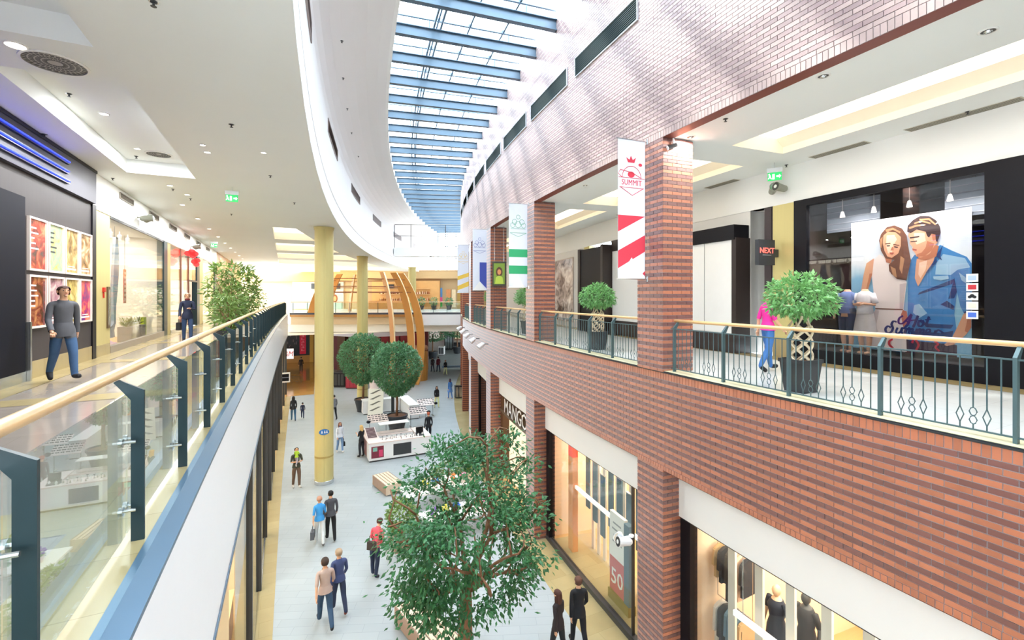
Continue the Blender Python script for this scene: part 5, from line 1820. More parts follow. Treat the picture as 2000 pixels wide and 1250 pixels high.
# ------------------------------------------------------------------ trees
def leaf_mat(name, c, isl=.28):
    m_ = mat(name, lin(c), .38, spec=.5, noise=.12, scale=3, island=isl)
    nt_ = m_.node_tree
    b = nt_.nodes['Principled BSDF']
    tr = nt_.nodes.new('ShaderNodeBsdfTranslucent'); tr.inputs[0].default_value = (*[min(1, x * 1.3) for x in lin(c)], 1)
    mx = nt_.nodes.new('ShaderNodeMixShader'); mx.inputs[0].default_value = .25
    out = nt_.nodes['Material Output']
    nt_.links.new(b.outputs[0], mx.inputs[1]); nt_.links.new(tr.outputs[0], mx.inputs[2]); nt_.links.new(mx.outputs[0], out.inputs[0])
    return m_


LEAF = leaf_mat('ficus_leaf', '3c7548', .42)
LEAFD = leaf_mat('deep_ficus_leaf', '5a8d62', .36)
LEAFL = leaf_mat('fresh_ficus_leaf', '74a868', .34)
LEAFP = leaf_mat('mixed_pot_leaf', '6d8a45')
BARK = mat('brown_bark', lin('7d5a40'), .8, noise=.25, scale=12, stretch=(1, 1, .3), bump=.4)
BARKP = mat('pale_bark', lin('d8c9ae'), .7, noise=.15, scale=14)
POT = mat('anthracite_pot', lin('2b2e33'), .45, noise=.06)
SOIL = mat('potting_soil', lin('6d4a34'), .9, noise=.3, scale=20)


def leaves(pts, outs, size, aspect, rng, droop=.35):
    n = len(pts)
    d = outs + rng.normal(0, .75, (n, 3))
    d[:, 2] -= droop
    d /= np.linalg.norm(d, axis=1)[:, None]
    up = rng.normal(0, .45, (n, 3)); up[:, 2] += 1
    sd = np.cross(d, up); sd /= np.linalg.norm(sd, axis=1)[:, None] + 1e-9
    nn = np.cross(sd, d)
    L = size * rng.uniform(.7, 1.25, (n, 1))
    w = L * aspect
    base = pts
    tip = pts + d * L - nn * L * .12
    a = pts + d * L * .45 + sd * w * .5 - nn * L * .06
    b = pts + d * L * .45 - sd * w * .5 - nn * L * .06
    mid = pts + d * L * .5 + nn * L * .04
    v = np.stack([base, a, tip, b, mid], 1).reshape(-1, 3)
    k = np.arange(n)[:, None] * 5
    f = np.concatenate([k + np.array([[0, 1, 4]]), k + np.array([[1, 2, 4]]), k + np.array([[2, 3, 4]]), k + np.array([[3, 0, 4]])])
    return v, f


def np_mesh(name, v, f, m_):
    me = bpy.data.meshes.new(name)
    me.from_pydata(v.tolist(), [], f.tolist())
    me.materials.append(m_)
    return me


def pot(t, r0, r1, h, m_=None, square=False, rim=.04):
    n = 4 if square else 24
    q = MB(Matrix.Rotation(PI / 4, 4, 'Z') if square else None)
    q.lathe([(r0 * .98, 0), (r0 * 1.06, .03), (r0 * 1.06, .06), (r0, .08), (r1, h - .1), (r1 + rim, h - .1), (r1 + rim, h), (r1 - .03, h), (r1 - .05, h - .09)], n, caps=True)
    q.build('pot', m_ or POT, t)
    MB(Matrix.Rotation(PI / 4, 4, 'Z') if square else None).lathe([(r1 - .045, h - .10), (r1 - .045, h - .07)], n).build('soil', SOIL, t)


# the large fig tree in front
def fig_tree(M):
    t = thing('fig_tree', 'large leafy fig tree in a dark pot, nearest tree on the ground floor', 'tree', M)
    pot(t, .48, .66, 1.0)
    rng = np.random.default_rng(7)
    q = MB()
    top = Vector((.05, .05, 2.55))
    q.tube([(0, 0, .9), (.02, .01, 1.5), (.04, .03, 2.1), top], [.17, .15, .135, .12], 10)
    tips = []

    def grow(p, d, ln, r, depth):
        n = 4
        pts = [p]
        dd = d.copy()
        for i in range(n):
            dd = (dd + Vector(rng.normal(0, .12, 3)) + Vector((0, 0, .03))).normalized()
            ev = (pts[-1] - Vector((0, 0, 4.0)))
            if (ev.x / 1.6) ** 2 + (ev.y / 1.6) ** 2 + (ev.z / 1.7) ** 2 > .9:
                dd = (dd - ev.normalized() * .8).normalized()
            pts.append(pts[-1] + dd * ln / n)
        q.tube(pts, [r * (1 - .4 * i / n) for i in range(n + 1)], 6 if depth < 2 else 4)
        if depth >= 2:
            tips.append((pts[-1], dd))
        if depth == 3:
            return
        k = 3 if depth < 2 else 2
        a0 = rng.uniform(0, 6.28)
        for i in range(k):
            a = a0 + 2 * PI * i / k
            ax = dd.orthogonal().normalized()
            ax2 = dd.cross(ax)
            sp = rng.uniform(.5, .85)
            nd = (dd + (ax * math.cos(a) + ax2 * math.sin(a)) * sp).normalized()
            grow(pts[-1], nd, ln * rng.uniform(.62, .8), r * .6, depth + 1)
    for d_, ln in (((.55, .1, .8), 1.35), ((-.6, .15, .75), 1.35), ((.05, .6, .8), 1.3), ((.0, -.55, .9), 1.35), ((.1, 0, 1), 1.75), ((-.85, -.2, .5), .8), ((.95, -.2, .45), .85), ((.3, -.9, .5), .8), ((-.35, .85, .5), .8)):
        grow(top - Vector((0, 0, .3 * rng.uniform(0, 1))), Vector(d_).normalized(), ln, .06, 1)
    q.build('trunk', BARK, t, smooth=True, fix=False)
    cen = np.array([-.05, 0, 3.95])
    P_, O_ = [], []
    cl = [np.array(p) for p, _ in tips if rng.random() < .42]
    # fill the envelope with further sprays
    for _ in range(40):
        v_ = rng.normal(0, 1, 3); v_ /= np.linalg.norm(v_)
        r_ = rng.uniform(.72, 1.0)
        c = cen + v_ * np.array([1.42, 1.42, 1.62]) * r_
        if c[2] < 3.3 and c[0] > .1:
            continue
        cl.append(c)
    for q_ in ((.95, -.5, 2.72), (.75, -.6, 2.62), (1.2, -.4, 2.9), (-.9, -.6, 2.6), (-1.1, -.3, 2.9), (-.5, -.9, 2.45), (-.2, -.8, 2.65), (.35, -.7, 2.6), (-1.0, .4, 2.7)):
        cl.append(np.array(q_))
    for c in cl:
        e = (c - cen) / np.array([1.85, 1.85, 1.95])
        if np.linalg.norm(e) > 1.08:
            continue
        k = int(rng.integers(105, 150))
        o = rng.normal(0, 1, (k, 3)) * np.array([.21, .21, .12])
        P_.append(c + o)
        out = (c - cen); out = out / (np.linalg.norm(out) + 1e-6)
        O_.append(o / .22 * .5 + out * .6)
    pts, outs = np.concatenate(P_), np.concatenate(O_)
    # the leaves nearest the viewer are pieces of their own
    wpt = pts @ np.array(M.to_3x3()).T + np.array(M.translation)
    key = np.linalg.norm(wpt - np.array([0, 0, EYE]), axis=1)
    idx = np.argsort(key)
    pick = idx[:1400:5][:280]
    rest = np.setdiff1d(np.arange(len(pts)), pick)
    v, f = leaves(pts[rest], outs[rest], .118, .52, rng)
    o = link('foliage', np_mesh('foliage', v, f, LEAF), t); o['kind'] = 'stuff'
    one, of = leaves(np.zeros((1, 3)), np.array([[0, -1., 0]]), .12, .5, np.random.default_rng(2), 0)
    lm = np_mesh('leaf', one, of, LEAF)
    for i in pick:
        e = Vector(outs[i]).normalized().to_track_quat('-Y', 'Z').to_matrix().to_4x4()
        link('leaf', lm, t, Matrix.Translation(Vector(pts[i])) @ e @ Matrix.Rotation(rng.uniform(-.8, .8), 4, 'Y'))
    return t


bt = onz(907, 1394, GZ)
fig_tree(Matrix.Translation((bt.x, bt.y, GZ)))


def ball_tree(p, lab, crown_r, hc, seed, pr=(.42, .60, .95)):
    t = thing('ball_tree', lab, 'tree', Matrix.Translation((p.x, p.y, GZ)), 'ball-shaped trees in dark pots')
    pot(t, *pr)
    rng = np.random.default_rng(seed)
    q = MB(); q.tube([(0, 0, pr[2] - .08), (.03, 0, 1.8), (-.02, .02, 2.6), (0, 0, hc - .3)], [.09, .075, .07, .06], 8)
    for i in range(9):
        a = 2 * PI * i / 9
        q.tube([(0, 0, hc - 1.0 + .05 * i), (.5 * math.cos(a), .5 * math.sin(a), hc - .2), (.95 * math.cos(a) * crown_r * .8, .95 * math.sin(a) * crown_r * .8, hc + .2 * (i % 3))], [.045, .03, .012], 5)
    q.build('trunk', BARK, t, smooth=True, fix=False)
    n = 7500
    v_ = rng.normal(0, 1, (n, 3)); v_ /= np.linalg.norm(v_, axis=1)[:, None]
    bump = 1 + .07 * np.sin(v_[:, 0] * 7 + seed) * np.sin(v_[:, 1] * 6) * np.sin(v_[:, 2] * 8 + 1)
    r_ = crown_r * bump * (1 - .35 * rng.random(n) ** 2)
    pts = v_ * r_[:, None]
    low = pts[:, 2] < 0
    pts[low, 0] *= 1 - .30 * (-pts[low, 2] / crown_r) ** 1.5
    pts[low, 1] *= 1 - .30 * (-pts[low, 2] / crown_r) ** 1.5
    pts[low, 2] *= 1.18
    pts[:, 2] += hc
    v, f = leaves(pts, v_ * 1.1, .17, .5, rng, .25)
    o = link('foliage', np_mesh('foliage', v, f, LEAFD), t); o['kind'] = 'stuff'
    return t


ball_tree(onz(709, 803, GZ), 'ball-shaped tree in a dark pot beside the second champagne column', 1.72, 4.05, 3)
ball_tree(onz(775, 840, GZ), 'ball-shaped tree in a dark pot standing inside the eyewear stand', 1.55, 4.05, 5, (.46, .66, 1.0))


def braided(M, lab, H=1.95, grp='braided fig trees on the right gallery'):
    t = thing('braided_fig', lab, 'tree', M, grp)
    q = MB(Matrix.Rotation(PI / 4, 4, 'Z'))
    q.lathe([(.24, 0), (.24, .02), (.25, .05), (.31, .49), (.335, .49), (.335, .55), (.30, .55), (.29, .50)], 4); q.build('pot', POT, t)
    MB(Matrix.Rotation(PI / 4, 4, 'Z')).lathe([(.285, .47), (.285, .51)], 4).build('soil', SOIL, t)
    for k in range(10):
        sg = 1 if k % 2 else -1
        a0 = 2 * PI * (k // 2) / 5
        pts = [(.175 * math.cos(a0 + sg * 3.6 * i / 16), .175 * math.sin(a0 + sg * 3.6 * i / 16), .50 + .60 * i / 16) for i in range(17)]
        MB().tube(pts, .017, 6).build('braided_stem', BARKP, t, smooth=True)
    q = MB()
    for k in range(5):
        a = 2 * PI * k / 5
        q.tube([(.17 * math.cos(a), .17 * math.sin(a), 1.09), (.10 * math.cos(a + .5), .10 * math.sin(a + .5), 1.24), (.3 * math.cos(a + .4), .3 * math.sin(a + .4), 1.5)], [.022, .026, .012], 6)
    q.build('upper_stem', BARKP, t, smooth=True)
    rng = np.random.default_rng(int(M.translation.y * 10))
    n = 1700
    v_ = rng.normal(0, 1, (n, 3)); v_ /= np.linalg.norm(v_, axis=1)[:, None]
    pts = v_ * np.array([.52, .52, .42]) * (1 - .5 * rng.random((n, 1)) ** 1.5) * (1 + .10 * np.sin(v_[:, :1] * 9) * np.sin(v_[:, 1:2] * 8))
    pts[:, 2] = np.where(pts[:, 2] < -.12, -.12 + (pts[:, 2] + .12) * .6, pts[:, 2]) + 1.56
    v, f = leaves(pts, v_, .105, .45, rng, .3)
    o = link('foliage', np_mesh('foliage', v, f, LEAFL), t); o['kind'] = 'stuff'
    return t


braided(F(5.0, .85, 0.002), 'braided fig with a round crown in a square pot before the summer poster')
braided(F(11.6, .95, 0.002), 'braided fig in a square pot left of the red banner')
braided(F(17.9, .95, 0.002), 'braided fig in a square pot below the green banner')
braided(F(24.4, .95, 0.002), 'braided fig half hidden below the blue banner')


def pot_shrub(M, lab, h, r, seed, n=900, size=.2):
    t = thing('potted_shrub', lab, 'plant', M, 'leafy plants on the left walkway')
    pot(t, .26, .33, .5)
    rng = np.random.default_rng(seed)
    q = MB()
    for k in range(7):
        a = 2 * PI * k / 7
        q.tube([(.04 * math.cos(a), .04 * math.sin(a), .42), (.2 * r * math.cos(a), .2 * r * math.sin(a), h * .5), (.7 * r * math.cos(a + .3), .7 * r * math.sin(a + .3), h * (.72 + .05 * (k % 4)))], [.022, .016, .006], 5)
    q.build('stem', BARK, t, smooth=True)
    z = rng.uniform(.28, 1, n)
    a = rng.uniform(0, 2 * PI, n)
    rr_ = r * np.sqrt(rng.random(n)) * (.55 + .45 * np.sin(PI * np.clip((z - .2) / .9, 0, 1)))
    pts = np.stack([rr_ * np.cos(a), rr_ * np.sin(a), z * h], 1)
    outs = np.stack([np.cos(a), np.sin(a), .25 + 0 * a], 1)
    v, f = leaves(pts, outs, size, .32, rng, .25)
    o = link('foliage', np_mesh('foliage', v, f, LEAFP), t); o['kind'] = 'stuff'
    return t


pot_shrub(FR(-1.66, 19.0, .004), 'tall leafy shrub behind the left handrail, nearest of the walkway plants', 2.75, .85, 3, 1000, .24)
pot_shrub(FR(-1.62, 17.5, .004), 'low spreading leafy plant just before the tall shrub behind the left handrail', 1.65, .5, 4, 420, .22)
pot_shrub(FR(-2.0, 24.5, .004), 'dark leafy plant behind the left handrail, past the tall shrub', 2.1, 1.0, 5, 800, .2)
pot_shrub(FR(-2.1, 31, .004), 'dense dark plant near the far end of the left handrail', 2.2, 1.2, 6, 900, .2)
for k, (px, lab) in enumerate(((823, 'left of the bright poster'), (847, 'right of the bright poster'), (877, 'by the gold post'))):
    p = at(px, 590, 56)
    t = thing('small_bush', 'small dark bush on the far balcony, ' + lab, 'plant', FR(p.x, p.y, .004), 'bushes on the far balcony')
    pot(t, .25, .32, .5)
    rng = np.random.default_rng(k); n = 260
    v_ = rng.normal(0, 1, (n, 3)); v_ /= np.linalg.norm(v_, axis=1)[:, None]
    v, f = leaves(v_ * .5 * rng.uniform(.6, 1, (n, 1)) + np.array([0, 0, 1.0]), v_, .2, .5, rng)
    o = link('foliage', np_mesh('foliage', v, f, LEAFD), t); o['kind'] = 'stuff'
for k, (px, py) in enumerate(((845, 700), (893, 690))):
    p = onz(px, py, GZ)
    t = thing('far_tree', 'dark round tree far down the mall, %s' % ('left of the black kiosk', 'right by the brick wall')[k], 'tree', FR(p.x, p.y, GZ), 'far trees')
    pot(t, .5, .7, 1.0)
    MB().tube([(0, 0, .9), (0, 0, 3.4)], .1, 6).build('trunk', BARK, t)
    rng = np.random.default_rng(k + 20); n = 1500
    v_ = rng.normal(0, 1, (n, 3)); v_ /= np.linalg.norm(v_, axis=1)[:, None]
    v, f = leaves(v_ * np.array([2.2, 2.2, 1.1]) * rng.uniform(.75, 1, (n, 1)) + np.array([0, 0, 3.5]), v_, .25, .5, rng)
    o = link('foliage', np_mesh('foliage', v, f, LEAFD), t); o['kind'] = 'stuff'
# ------------------------------------------------------------------ ground floor furniture
KW = mat('kiosk_white', (.84, .83, .82), .35, noise=.02)
PINKW = mat('blush_laminate', lin('ead9d2'), .4, noise=.03)
GLC = glass_mat('case_glass', (.96, .98, .98), .6)


def counter(M, w, d, h, lab, front=None, side=None, case=True):
    t = thing('kiosk_counter', lab, 'counter', M, 'counters of the jewellery stand')
    MB().box(0, w, 0, d, .08, h - .06).build('body', KW, t)
    MB().box(.03, w - .03, .03, d - .03, 0, .08).build('plinth', DARK, t)
    MB().box(-.02, w + .02, -.02, d + .02, h - .06, h).build('worktop', PINKW, t)
    if front:
        for k, (x0, x1, c) in enumerate(front):
            MB().box(x0, x1, -.012, 0, .2, h - .2).build('front_panel', c, t)
    return t


k0 = Vector((3.9, 24.6, GZ))
POSTK = mat('poster_berry', lin('7d2a3c'), .4, noise=.25, scale=5)
t = counter(FR(k0.x, k0.y, GZ), 3.3, .65, 1.0, 'white front counter of the jewellery stand with a dark berry poster panel', [(.12, .75, POSTK), (1.25, 2.2, DARK)])
MB().box(.2, .42, -.016, -.012, .55, .75).build('poster_spot', mat('poster_mint', lin('7fb5a5'), .5), t)
MB().box(.5, .7, -.016, -.012, .25, .6).build('poster_stripe', mat('poster_cerise', lin('d0406a'), .5), t)
t = counter(FR(k0.x, k0.y + .67, GZ), .65, 1.25, 1.0, 'left side counter of the jewellery stand with a rust coloured end', None)
MB().box(-.012, 0, .05, 1.2, .1, .9).build('side_panel', mat('rust_panel', lin('8a5048'), .5, noise=.08), t)
t = counter(FR(k0.x + 2.65, k0.y + .67, GZ), .65, 1.25, 1.0, 'right side counter of the jewellery stand behind the fig tree')
t = counter(FR(k0.x + .67, k0.y + 1.3, GZ), 1.9, .6, 1.0, 'rear counter of the jewellery stand near the dark pot')
# slatted sample rack
t = thing('sample_rack', 'sloping rack of dark strips on the left counter of the jewellery stand', 'rack', FR(k0.x + .05, k0.y + .75, GZ + 1.003))
q = MB(); q.slabyz([(0, 0), (1.15, 0), (1.15, .3)], 0, .55); q.build('wedge', PINKW, t)
for i in range(8):
    y = .08 + .132 * i
    q = MB(); q.slabyz([(y, y * .261 + .012), (y + .07, (y + .07) * .261 + .012), (y + .07, (y + .07) * .261 + .03), (y, y * .261 + .03)], .04, .51); q.build('strip', mat('strip_plum', lin('5d3f44'), .5, noise=.1), t)
rnd = random.Random(12)
for i in range(26):
    x, y = .75 + .085 * i + rnd.uniform(-.02, .02), rnd.uniform(.12, .5)
    kind = i % 3
    t = thing('jewellery_stand', 'small %s jewellery holder on the front counter, number %s from its left end' % (('dark T-bar', 'white bust', 'grey ring')[kind], ('one two three four five six seven eight nine ten eleven twelve thirteen fourteen fifteen sixteen seventeen eighteen nineteen twenty twenty-one twenty-two twenty-three twenty-four twenty-five twenty-six'.split())[i]), 'display', FR(k0.x + x, k0.y + y, GZ + 1.002), 'jewellery holders on the front counter')
    mm = (DARK, WHITE, CHROME)[kind]
    if kind == 0:
        q = MB(); q.lathe([(.035, 0), (.035, .01), (.008, .015), (.008, .16)], 8); q.tube([(-.04, 0, .16), (.04, 0, .16)], .012, 6); q.build('stand', mm, t)
    elif kind == 1:
        q = MB(); q.lathe([(.03, 0), (.035, .05), (.045, .10), (.02, .13), (.018, .17)], 8); q.build('bust', mm, t)
    else:
        q = MB(); q.lathe([(.035, 0), (.03, .03), (.012, .1)], 8); q.build('cone', mm, t)
t = thing('cash_terminal', 'black payment terminal on the front counter of the jewellery stand', 'terminal', FR(k0.x + 2.75, k0.y + .3, GZ + 1.002))
q = MB(); q.slabyz([(-.15, 0), (.15, 0), (.15, .12), (-.15, .03)], -.2, .2); q.build('base', DARK, t)
q = MB(); q.slabyz([(.02, .1), (.06, .1), (.12, .42), (.08, .42)], -.2, .2); q.build('screen', BLACK, t)
t = thing('glass_case', 'clear glass show case on the rear counter of the jewellery stand', 'case', FR(k0.x + 1.6, k0.y + 1.6, GZ + 1.002))
MB().box(-.8, .8, -.25, .25, 0, .5).build('glass', GLC, t)
MB().box(-.82, .82, -.27, .27, .5, .53).build('lid', WHITE, t)
MB().box(-.75, .75, -.2, .2, .02, .05).build('tray', PINKW, t)
# stool, chair
t = thing('bar_stool', 'black bar stool with chrome legs beside the second potted ball tree', 'stool', FR(*onz(818, 864, GZ)[:2], GZ))
MB().box(-.28, .28, -.2, .2, .78, .9).build('seat', BLACK, t)
for x in (-.2, .2):
    for y in (-.14, .14):
        MB().tube([(x, y, 0), (x, y, .78)], .018, 6).build('leg', CHROME, t)
q = MB(); q.tube([(-.2, -.14, .3), (.2, -.14, .3)], .012, 5); q.tube([(-.2, .14, .3), (.2, .14, .3)], .012, 5); q.build('footrest', CHROME, t)
# eyewear stand behind
e0 = Vector((5.2, 30.4, GZ))
for k, (x, y, w, d, lab) in enumerate(((-.1, 4.3, .7, .9, 'left'), (2.6, 1.6, .7, 3.4, 'right'), (.7, 4.4, 1.85, .6, 'rear'))):
    t = thing('eyewear_counter', 'white %s counter of the eyewear stand behind the second ball tree' % lab, 'counter', FR(e0.x + x, e0.y + y, GZ), 'counters of the eyewear stand')
    MB().box(0, w, 0, d, .06, .94).build('body', KW, t); MB().box(.03, w - .03, .03, d - .03, 0, .06).build('plinth', DARK, t)
    MB().box(-.02, w + .02, -.02, d + .02, .94, .99).build('top', WHITE, t)
for k, (x, y, lab) in enumerate(((.0, -1.0, 'left of the pot'), (2.75, -.2, 'right of the pot'), (3.9, 2.0, 'farther right'))):
    t = thing('eyewear_display', 'sloping display of dark sunglasses on thin legs, ' + lab, 'display', FR(e0.x + x, e0.y + y, GZ), 'sunglasses displays')
    q = MB(); q.slabyz([(-.35, .85), (.35, 1.15), (.35, 1.18), (-.35, .88)], -.6, .6); q.build('board', PINKW, t)
    for a in (-.5, .5):
        MB().tube([(a, 0, 0), (a, 0, 1.0)], .025, 6).build('leg', CHROME, t)
        MB().box(a - .05, a + .05, -.25, .25, 0, .025).build('foot', CHROME, t)
    q = MB()
    for i in range(6):
        for j in range(4):
            cx_, cy_ = -.5 + .2 * i, -.26 + .17 * j
            z = .88 + (cy_ + .35) * .3 / .7 + .03
            for sg in (-.04, .04):
                q.ball((cx_ + sg, cy_, z + .02), .04, .012, .03, 6, 4)
    q.build('sunglasses', BLACK, t, kind='stuff')
    q = MB(); q.ball((.62 if k else -.62, -.35, .95), .13, .13, .1, 10, 6); q.build('mirror_ball', BLACK, t)
t = thing('poster_stand', 'leaning white poster board with dark diagonal figures by the eyewear stand', 'poster', FR(*onz(733, 812, GZ)[:2], GZ, -.5))
q = MB(); q.slabyz([(-.05, 0), (0, 0), (.25, 1.9), (.2, 1.9)], -.55, .55); q.build('board', mat('board_ivory', lin('e4e2d4'), .5, noise=.03), t)
for k in range(4):
    z = .35 + .4 * k
    q = MB(); q.add([(-.45, -.055 + z * .131, z), (-.2, -.055 + z * .131, z), (.4, -.055 + (z + .3) * .131, z + .3), (.2, -.055 + (z + .3) * .131, z + .3)], [(0, 1, 2, 3)]); q.build('figure', mat('figure_grey', lin('6d6e66'), .5, noise=.1), t, fix=False)
MB().tube([(0, .5, 0), (0, .22, 1.5)], .02, 5).build('strut', CHROME, t)
t = thing('information_totem', 'dark slim totem post behind the second ball tree', 'post', FR(6.9, 33.2, GZ))
MB().box(-.1, .1, -.06, .06, .02, 1.9).build('post', DARK, t); MB().box(-.2, .2, -.15, .15, 0, .02).build('foot', CHROME, t)

# ------------------------------------------------------------------ benches
SLB = mat('bench_timber', lin('d9c4ac'), .5, noise=.12, scale=6)
SLS = mat('bench_side', lin('9a7f6c'), .5, noise=.1, scale=5)


def bench(M, L, lab):
    t = thing('slatted_bench', lab, 'bench', M, 'slatted benches on the ground floor')
    for k in range(5):
        x = -.30 + .15 * k
        MB().box(x - .055, x + .055, -L / 2, L / 2, .43, .47).build('slat', SLB, t)
    for x in (-.37, .37):
        MB().box(x - .015, x + .015, -L / 2, L / 2, .06, .475).build('side_board', SLS, t)
    for y in (-L / 2, L / 2):
        MB().box(-.385, .385, y - .015, y + .015, .06, .475).build('end_board', SLB, t)
    for y in (-L / 2 + .3, L / 2 - .3):
        MB().box(-.33, .33, y - .04, y + .04, 0, .43).build('leg', DARK, t)
    return t


a_, b_2 = onz(797, 1172, GZ + .47), onz(866, 1252, GZ + .47)
d_ = (a_ - b_2); ang = math.atan2(d_.y, d_.x) - PI / 2
Lb = 2.6
c_ = a_ - d_.normalized() * (Lb / 2)
bench(FR(c_.x, c_.y, GZ, ang), Lb, 'slatted timber bench at the foot of the large fig tree')
p = onz(752, 965, GZ)
bench(FR(p.x + .2, p.y + .5, GZ, ang), 1.5, 'slatted timber bench behind the large fig tree, near the column')

# ------------------------------------------------------------------ flower and toy stand half hidden behind the tree
f0_ = Vector((4.4, 15.2, GZ))
t = thing('stand_table', 'white trestle table of the flower stand behind the large fig tree', 'table', FR(f0_.x, f0_.y, GZ, .1))
MB().box(0, 2.6, 0, 1.2, .72, .78).build('top', WHITE, t)
for x in (.1, 2.5):
    for y in (.1, 1.1):
        MB().box(x - .03, x + .03, y - .03, y + .03, 0, .72).build('leg', CHROME, t)
t = thing('stand_table', 'second white table of the flower stand, farther behind the fig tree', 'table', FR(f0_.x - .1, f0_.y + 2.6, GZ, .1))
MB().box(0, 2.6, 0, 1.2, .72, .78).build('top', WHITE, t)
for x in (.1, 2.5):
    for y in (.1, 1.1):
        MB().box(x - .03, x + .03, y - .03, y + .03, 0, .72).build('leg', CHROME, t)
FLC = [('violet', '7d4fb0'), ('yellow', 'e8d84a'), ('blue', '2f6fd0'), ('white', 'f0eee8'), ('orange', 'e8843c'), ('pink', 'e08fb0')]
for i in range(12):
    c = FLC[i % 6]
    row, j = divmod(i, 6)
    M = FR(f0_.x + .3 + .4 * j, f0_.y + .45 + 2.6 * row, GZ + .785, i)
    t = thing('flower_pot', 'potted %s flowers on the %s table of the flower stand' % (c[0], ('front', 'rear')[row]), 'flower', M, 'potted flowers of the flower stand')
    MB().lathe([(.09, 0), (.12, .18), (.13, .18), (.13, .2), (.1, .19)], 10).build('pot', PINKW, t)
    rng = np.random.default_rng(i); n = 46
    v_ = rng.normal(0, 1, (n, 3)); v_ /= np.linalg.norm(v_, axis=1)[:, None]; v_[:, 2] = abs(v_[:, 2])
    v, f = leaves(v_ * .07 + np.array([0, 0, .2]), v_, .10, .5, rng, 0)
    o = link('leaves', np_mesh('leaves', v, f, LEAFL), t); o['kind'] = 'stuff'
    q = MB()
    for k in range(14):
        u = v_[k]
        q.ball((u[0] * .13, u[1] * .13, .26 + u[2] * .18), .05, .05, .035, 6, 4)
    q.build('blossom', mat('petal_' + c[0], lin(c[1]), .5, noise=.1), t, fix=False, kind='stuff')
t = thing('potted_shrub', 'dense green shrub in a low planter by the person in red', 'plant', FR(f0_.x - .75, f0_.y + .9, GZ))
MB().box(-.35, .35, -.6, .6, 0, .5).build('planter', SLS, t)
rng = np.random.default_rng(31); n = 900
v_ = rng.normal(0, 1, (n, 3)); v_ /= np.linalg.norm(v_, axis=1)[:, None]
v, f = leaves(v_ * np.array([.5, .75, .55]) * rng.uniform(.7, 1, (n, 1)) + np.array([0, 0, .95]), v_, .15, .5, rng)
o = link('foliage', np_mesh('foliage', v, f, LEAFP), t); o['kind'] = 'stuff'
t = thing('timber_planter', 'long timber planter box beside the flower stand with a leafy hedge', 'planter', FR(f0_.x + 2.4, f0_.y + 4.6, GZ))
MB().box(-1.1, 1.1, -.3, .3, 0, .6).build('box', SLB, t)
rng = np.random.default_rng(32); n = 900
v_ = rng.normal(0, 1, (n, 3)); v_ /= np.linalg.norm(v_, axis=1)[:, None]
v, f = leaves(v_ * np.array([1.0, .35, .35]) * rng.uniform(.7, 1, (n, 1)) + np.array([0, 0, .85]), v_, .14, .5, rng)
o = link('foliage', np_mesh('foliage', v, f, LEAFP), t); o['kind'] = 'stuff'

# ------------------------------------------------------------------ far ground floor pieces
def crate(px0, px1, py, h, lab, cols, d=1.2, nm='sofa_block'):
    a, b = onz(px0, py, GZ), onz(px1, py, GZ)
    w = (b - a).length
    t = thing(nm, lab, 'stand', FR(a.x, a.y, GZ, math.atan2(b.y - a.y, b.x - a.x)))
    MB().box(0, w, 0, d, .1, h).build('body', cols[0], t)
    MB().box(.05, w - .05, .05, d - .05, 0, .1).build('plinth', DARK, t)
    MB().box(-.03, w + .03, -.03, d + .03, h, h + .06).build('top', cols[1], t)
    for k in range(3):
        MB().box(w * (.08 + .3 * k), w * (.32 + .3 * k), -.02, 0, .2, h - .1).build('panel', cols[2], t)
    return t


RED = mat('burgundy_lacquer', lin('8a1f33'), .3, noise=.06)
crate(651, 673, 757, 1.35, 'black stand with dark goods left of the burgundy stand', (BLACK, DARK, DARK), nm='market_stand')
crate(675, 698, 760, 1.25, 'burgundy stand beside the second champagne column', (RED, RED, mat('burgundy_panel', lin('a3283c'), .3, noise=.05)), nm='market_stand')
t = crate(868, 884, 683, 2.6, 'tall black kiosk with grey shelves far down the mall', (BLACK, WHITE, mat('kiosk_grey', lin('8f9a9c'), .4, noise=.1)), 1.5, nm='market_stand')
crate(886, 898, 686, 1.3, 'black counter right of the tall far kiosk', (BLACK, DARK, DARK), nm='market_stand')
crate(856, 867, 694, 1.2, 'white counter left of the tall far kiosk', (KW, WHITE, DARK), nm='market_stand')
p = onz(731, 758, GZ)
t = thing('white_planter', 'round white planter pot behind the ball trees', 'planter', FR(p.x, p.y, GZ))
pot(t, .42, .48, 1.0, PINKW)
rng = np.random.default_rng(40); n = 160
v_ = rng.normal(0, 1, (n, 3)); v_ /= np.linalg.norm(v_, axis=1)[:, None]; v_[:, 2] = abs(v_[:, 2])
v, f = leaves(v_ * .3 + np.array([0, 0, 1.0]), v_, .35, .3, rng)
o = link('foliage', np_mesh('foliage', v, f, LEAFP), t); o['kind'] = 'stuff'
for k, px in enumerate((892.5, 898.5)):
    p = onz(px, 777, GZ)
    t = thing('litter_bin', 'tall %s litter bin by the far brick pier' % ('dark left-hand', 'dark right-hand')[k], 'bin', FR(p.x, p.y, GZ), 'litter bins by the far pier')
    MB().box(-.17, .17, -.17, .17, .03, 1.0).build('body', DARK, t)
    MB().box(-.13, .13, -.172, -.17, .1, .95).build('steel_front', CHROME, t)
    MB().box(-.18, .18, -.18, .18, 1.0, 1.04).build('lid', BLACK, t)
p = onz(884, 723, GZ)
t = thing('seat_block', 'low blue-grey bench against the far brick piers', 'bench', FR(p.x, p.y, GZ, -.3))
MB().box(-1.2, 1.2, -.3, .3, .35, .5).build('seat', mat('seat_blue', lin('6d8aa8'), .5, noise=.05), t)
for x in (-.9, .9):
    MB().box(x - .05, x + .05, -.25, .25, 0, .35).build('leg', CHROME, t)
p = onz(817, 742, GZ)
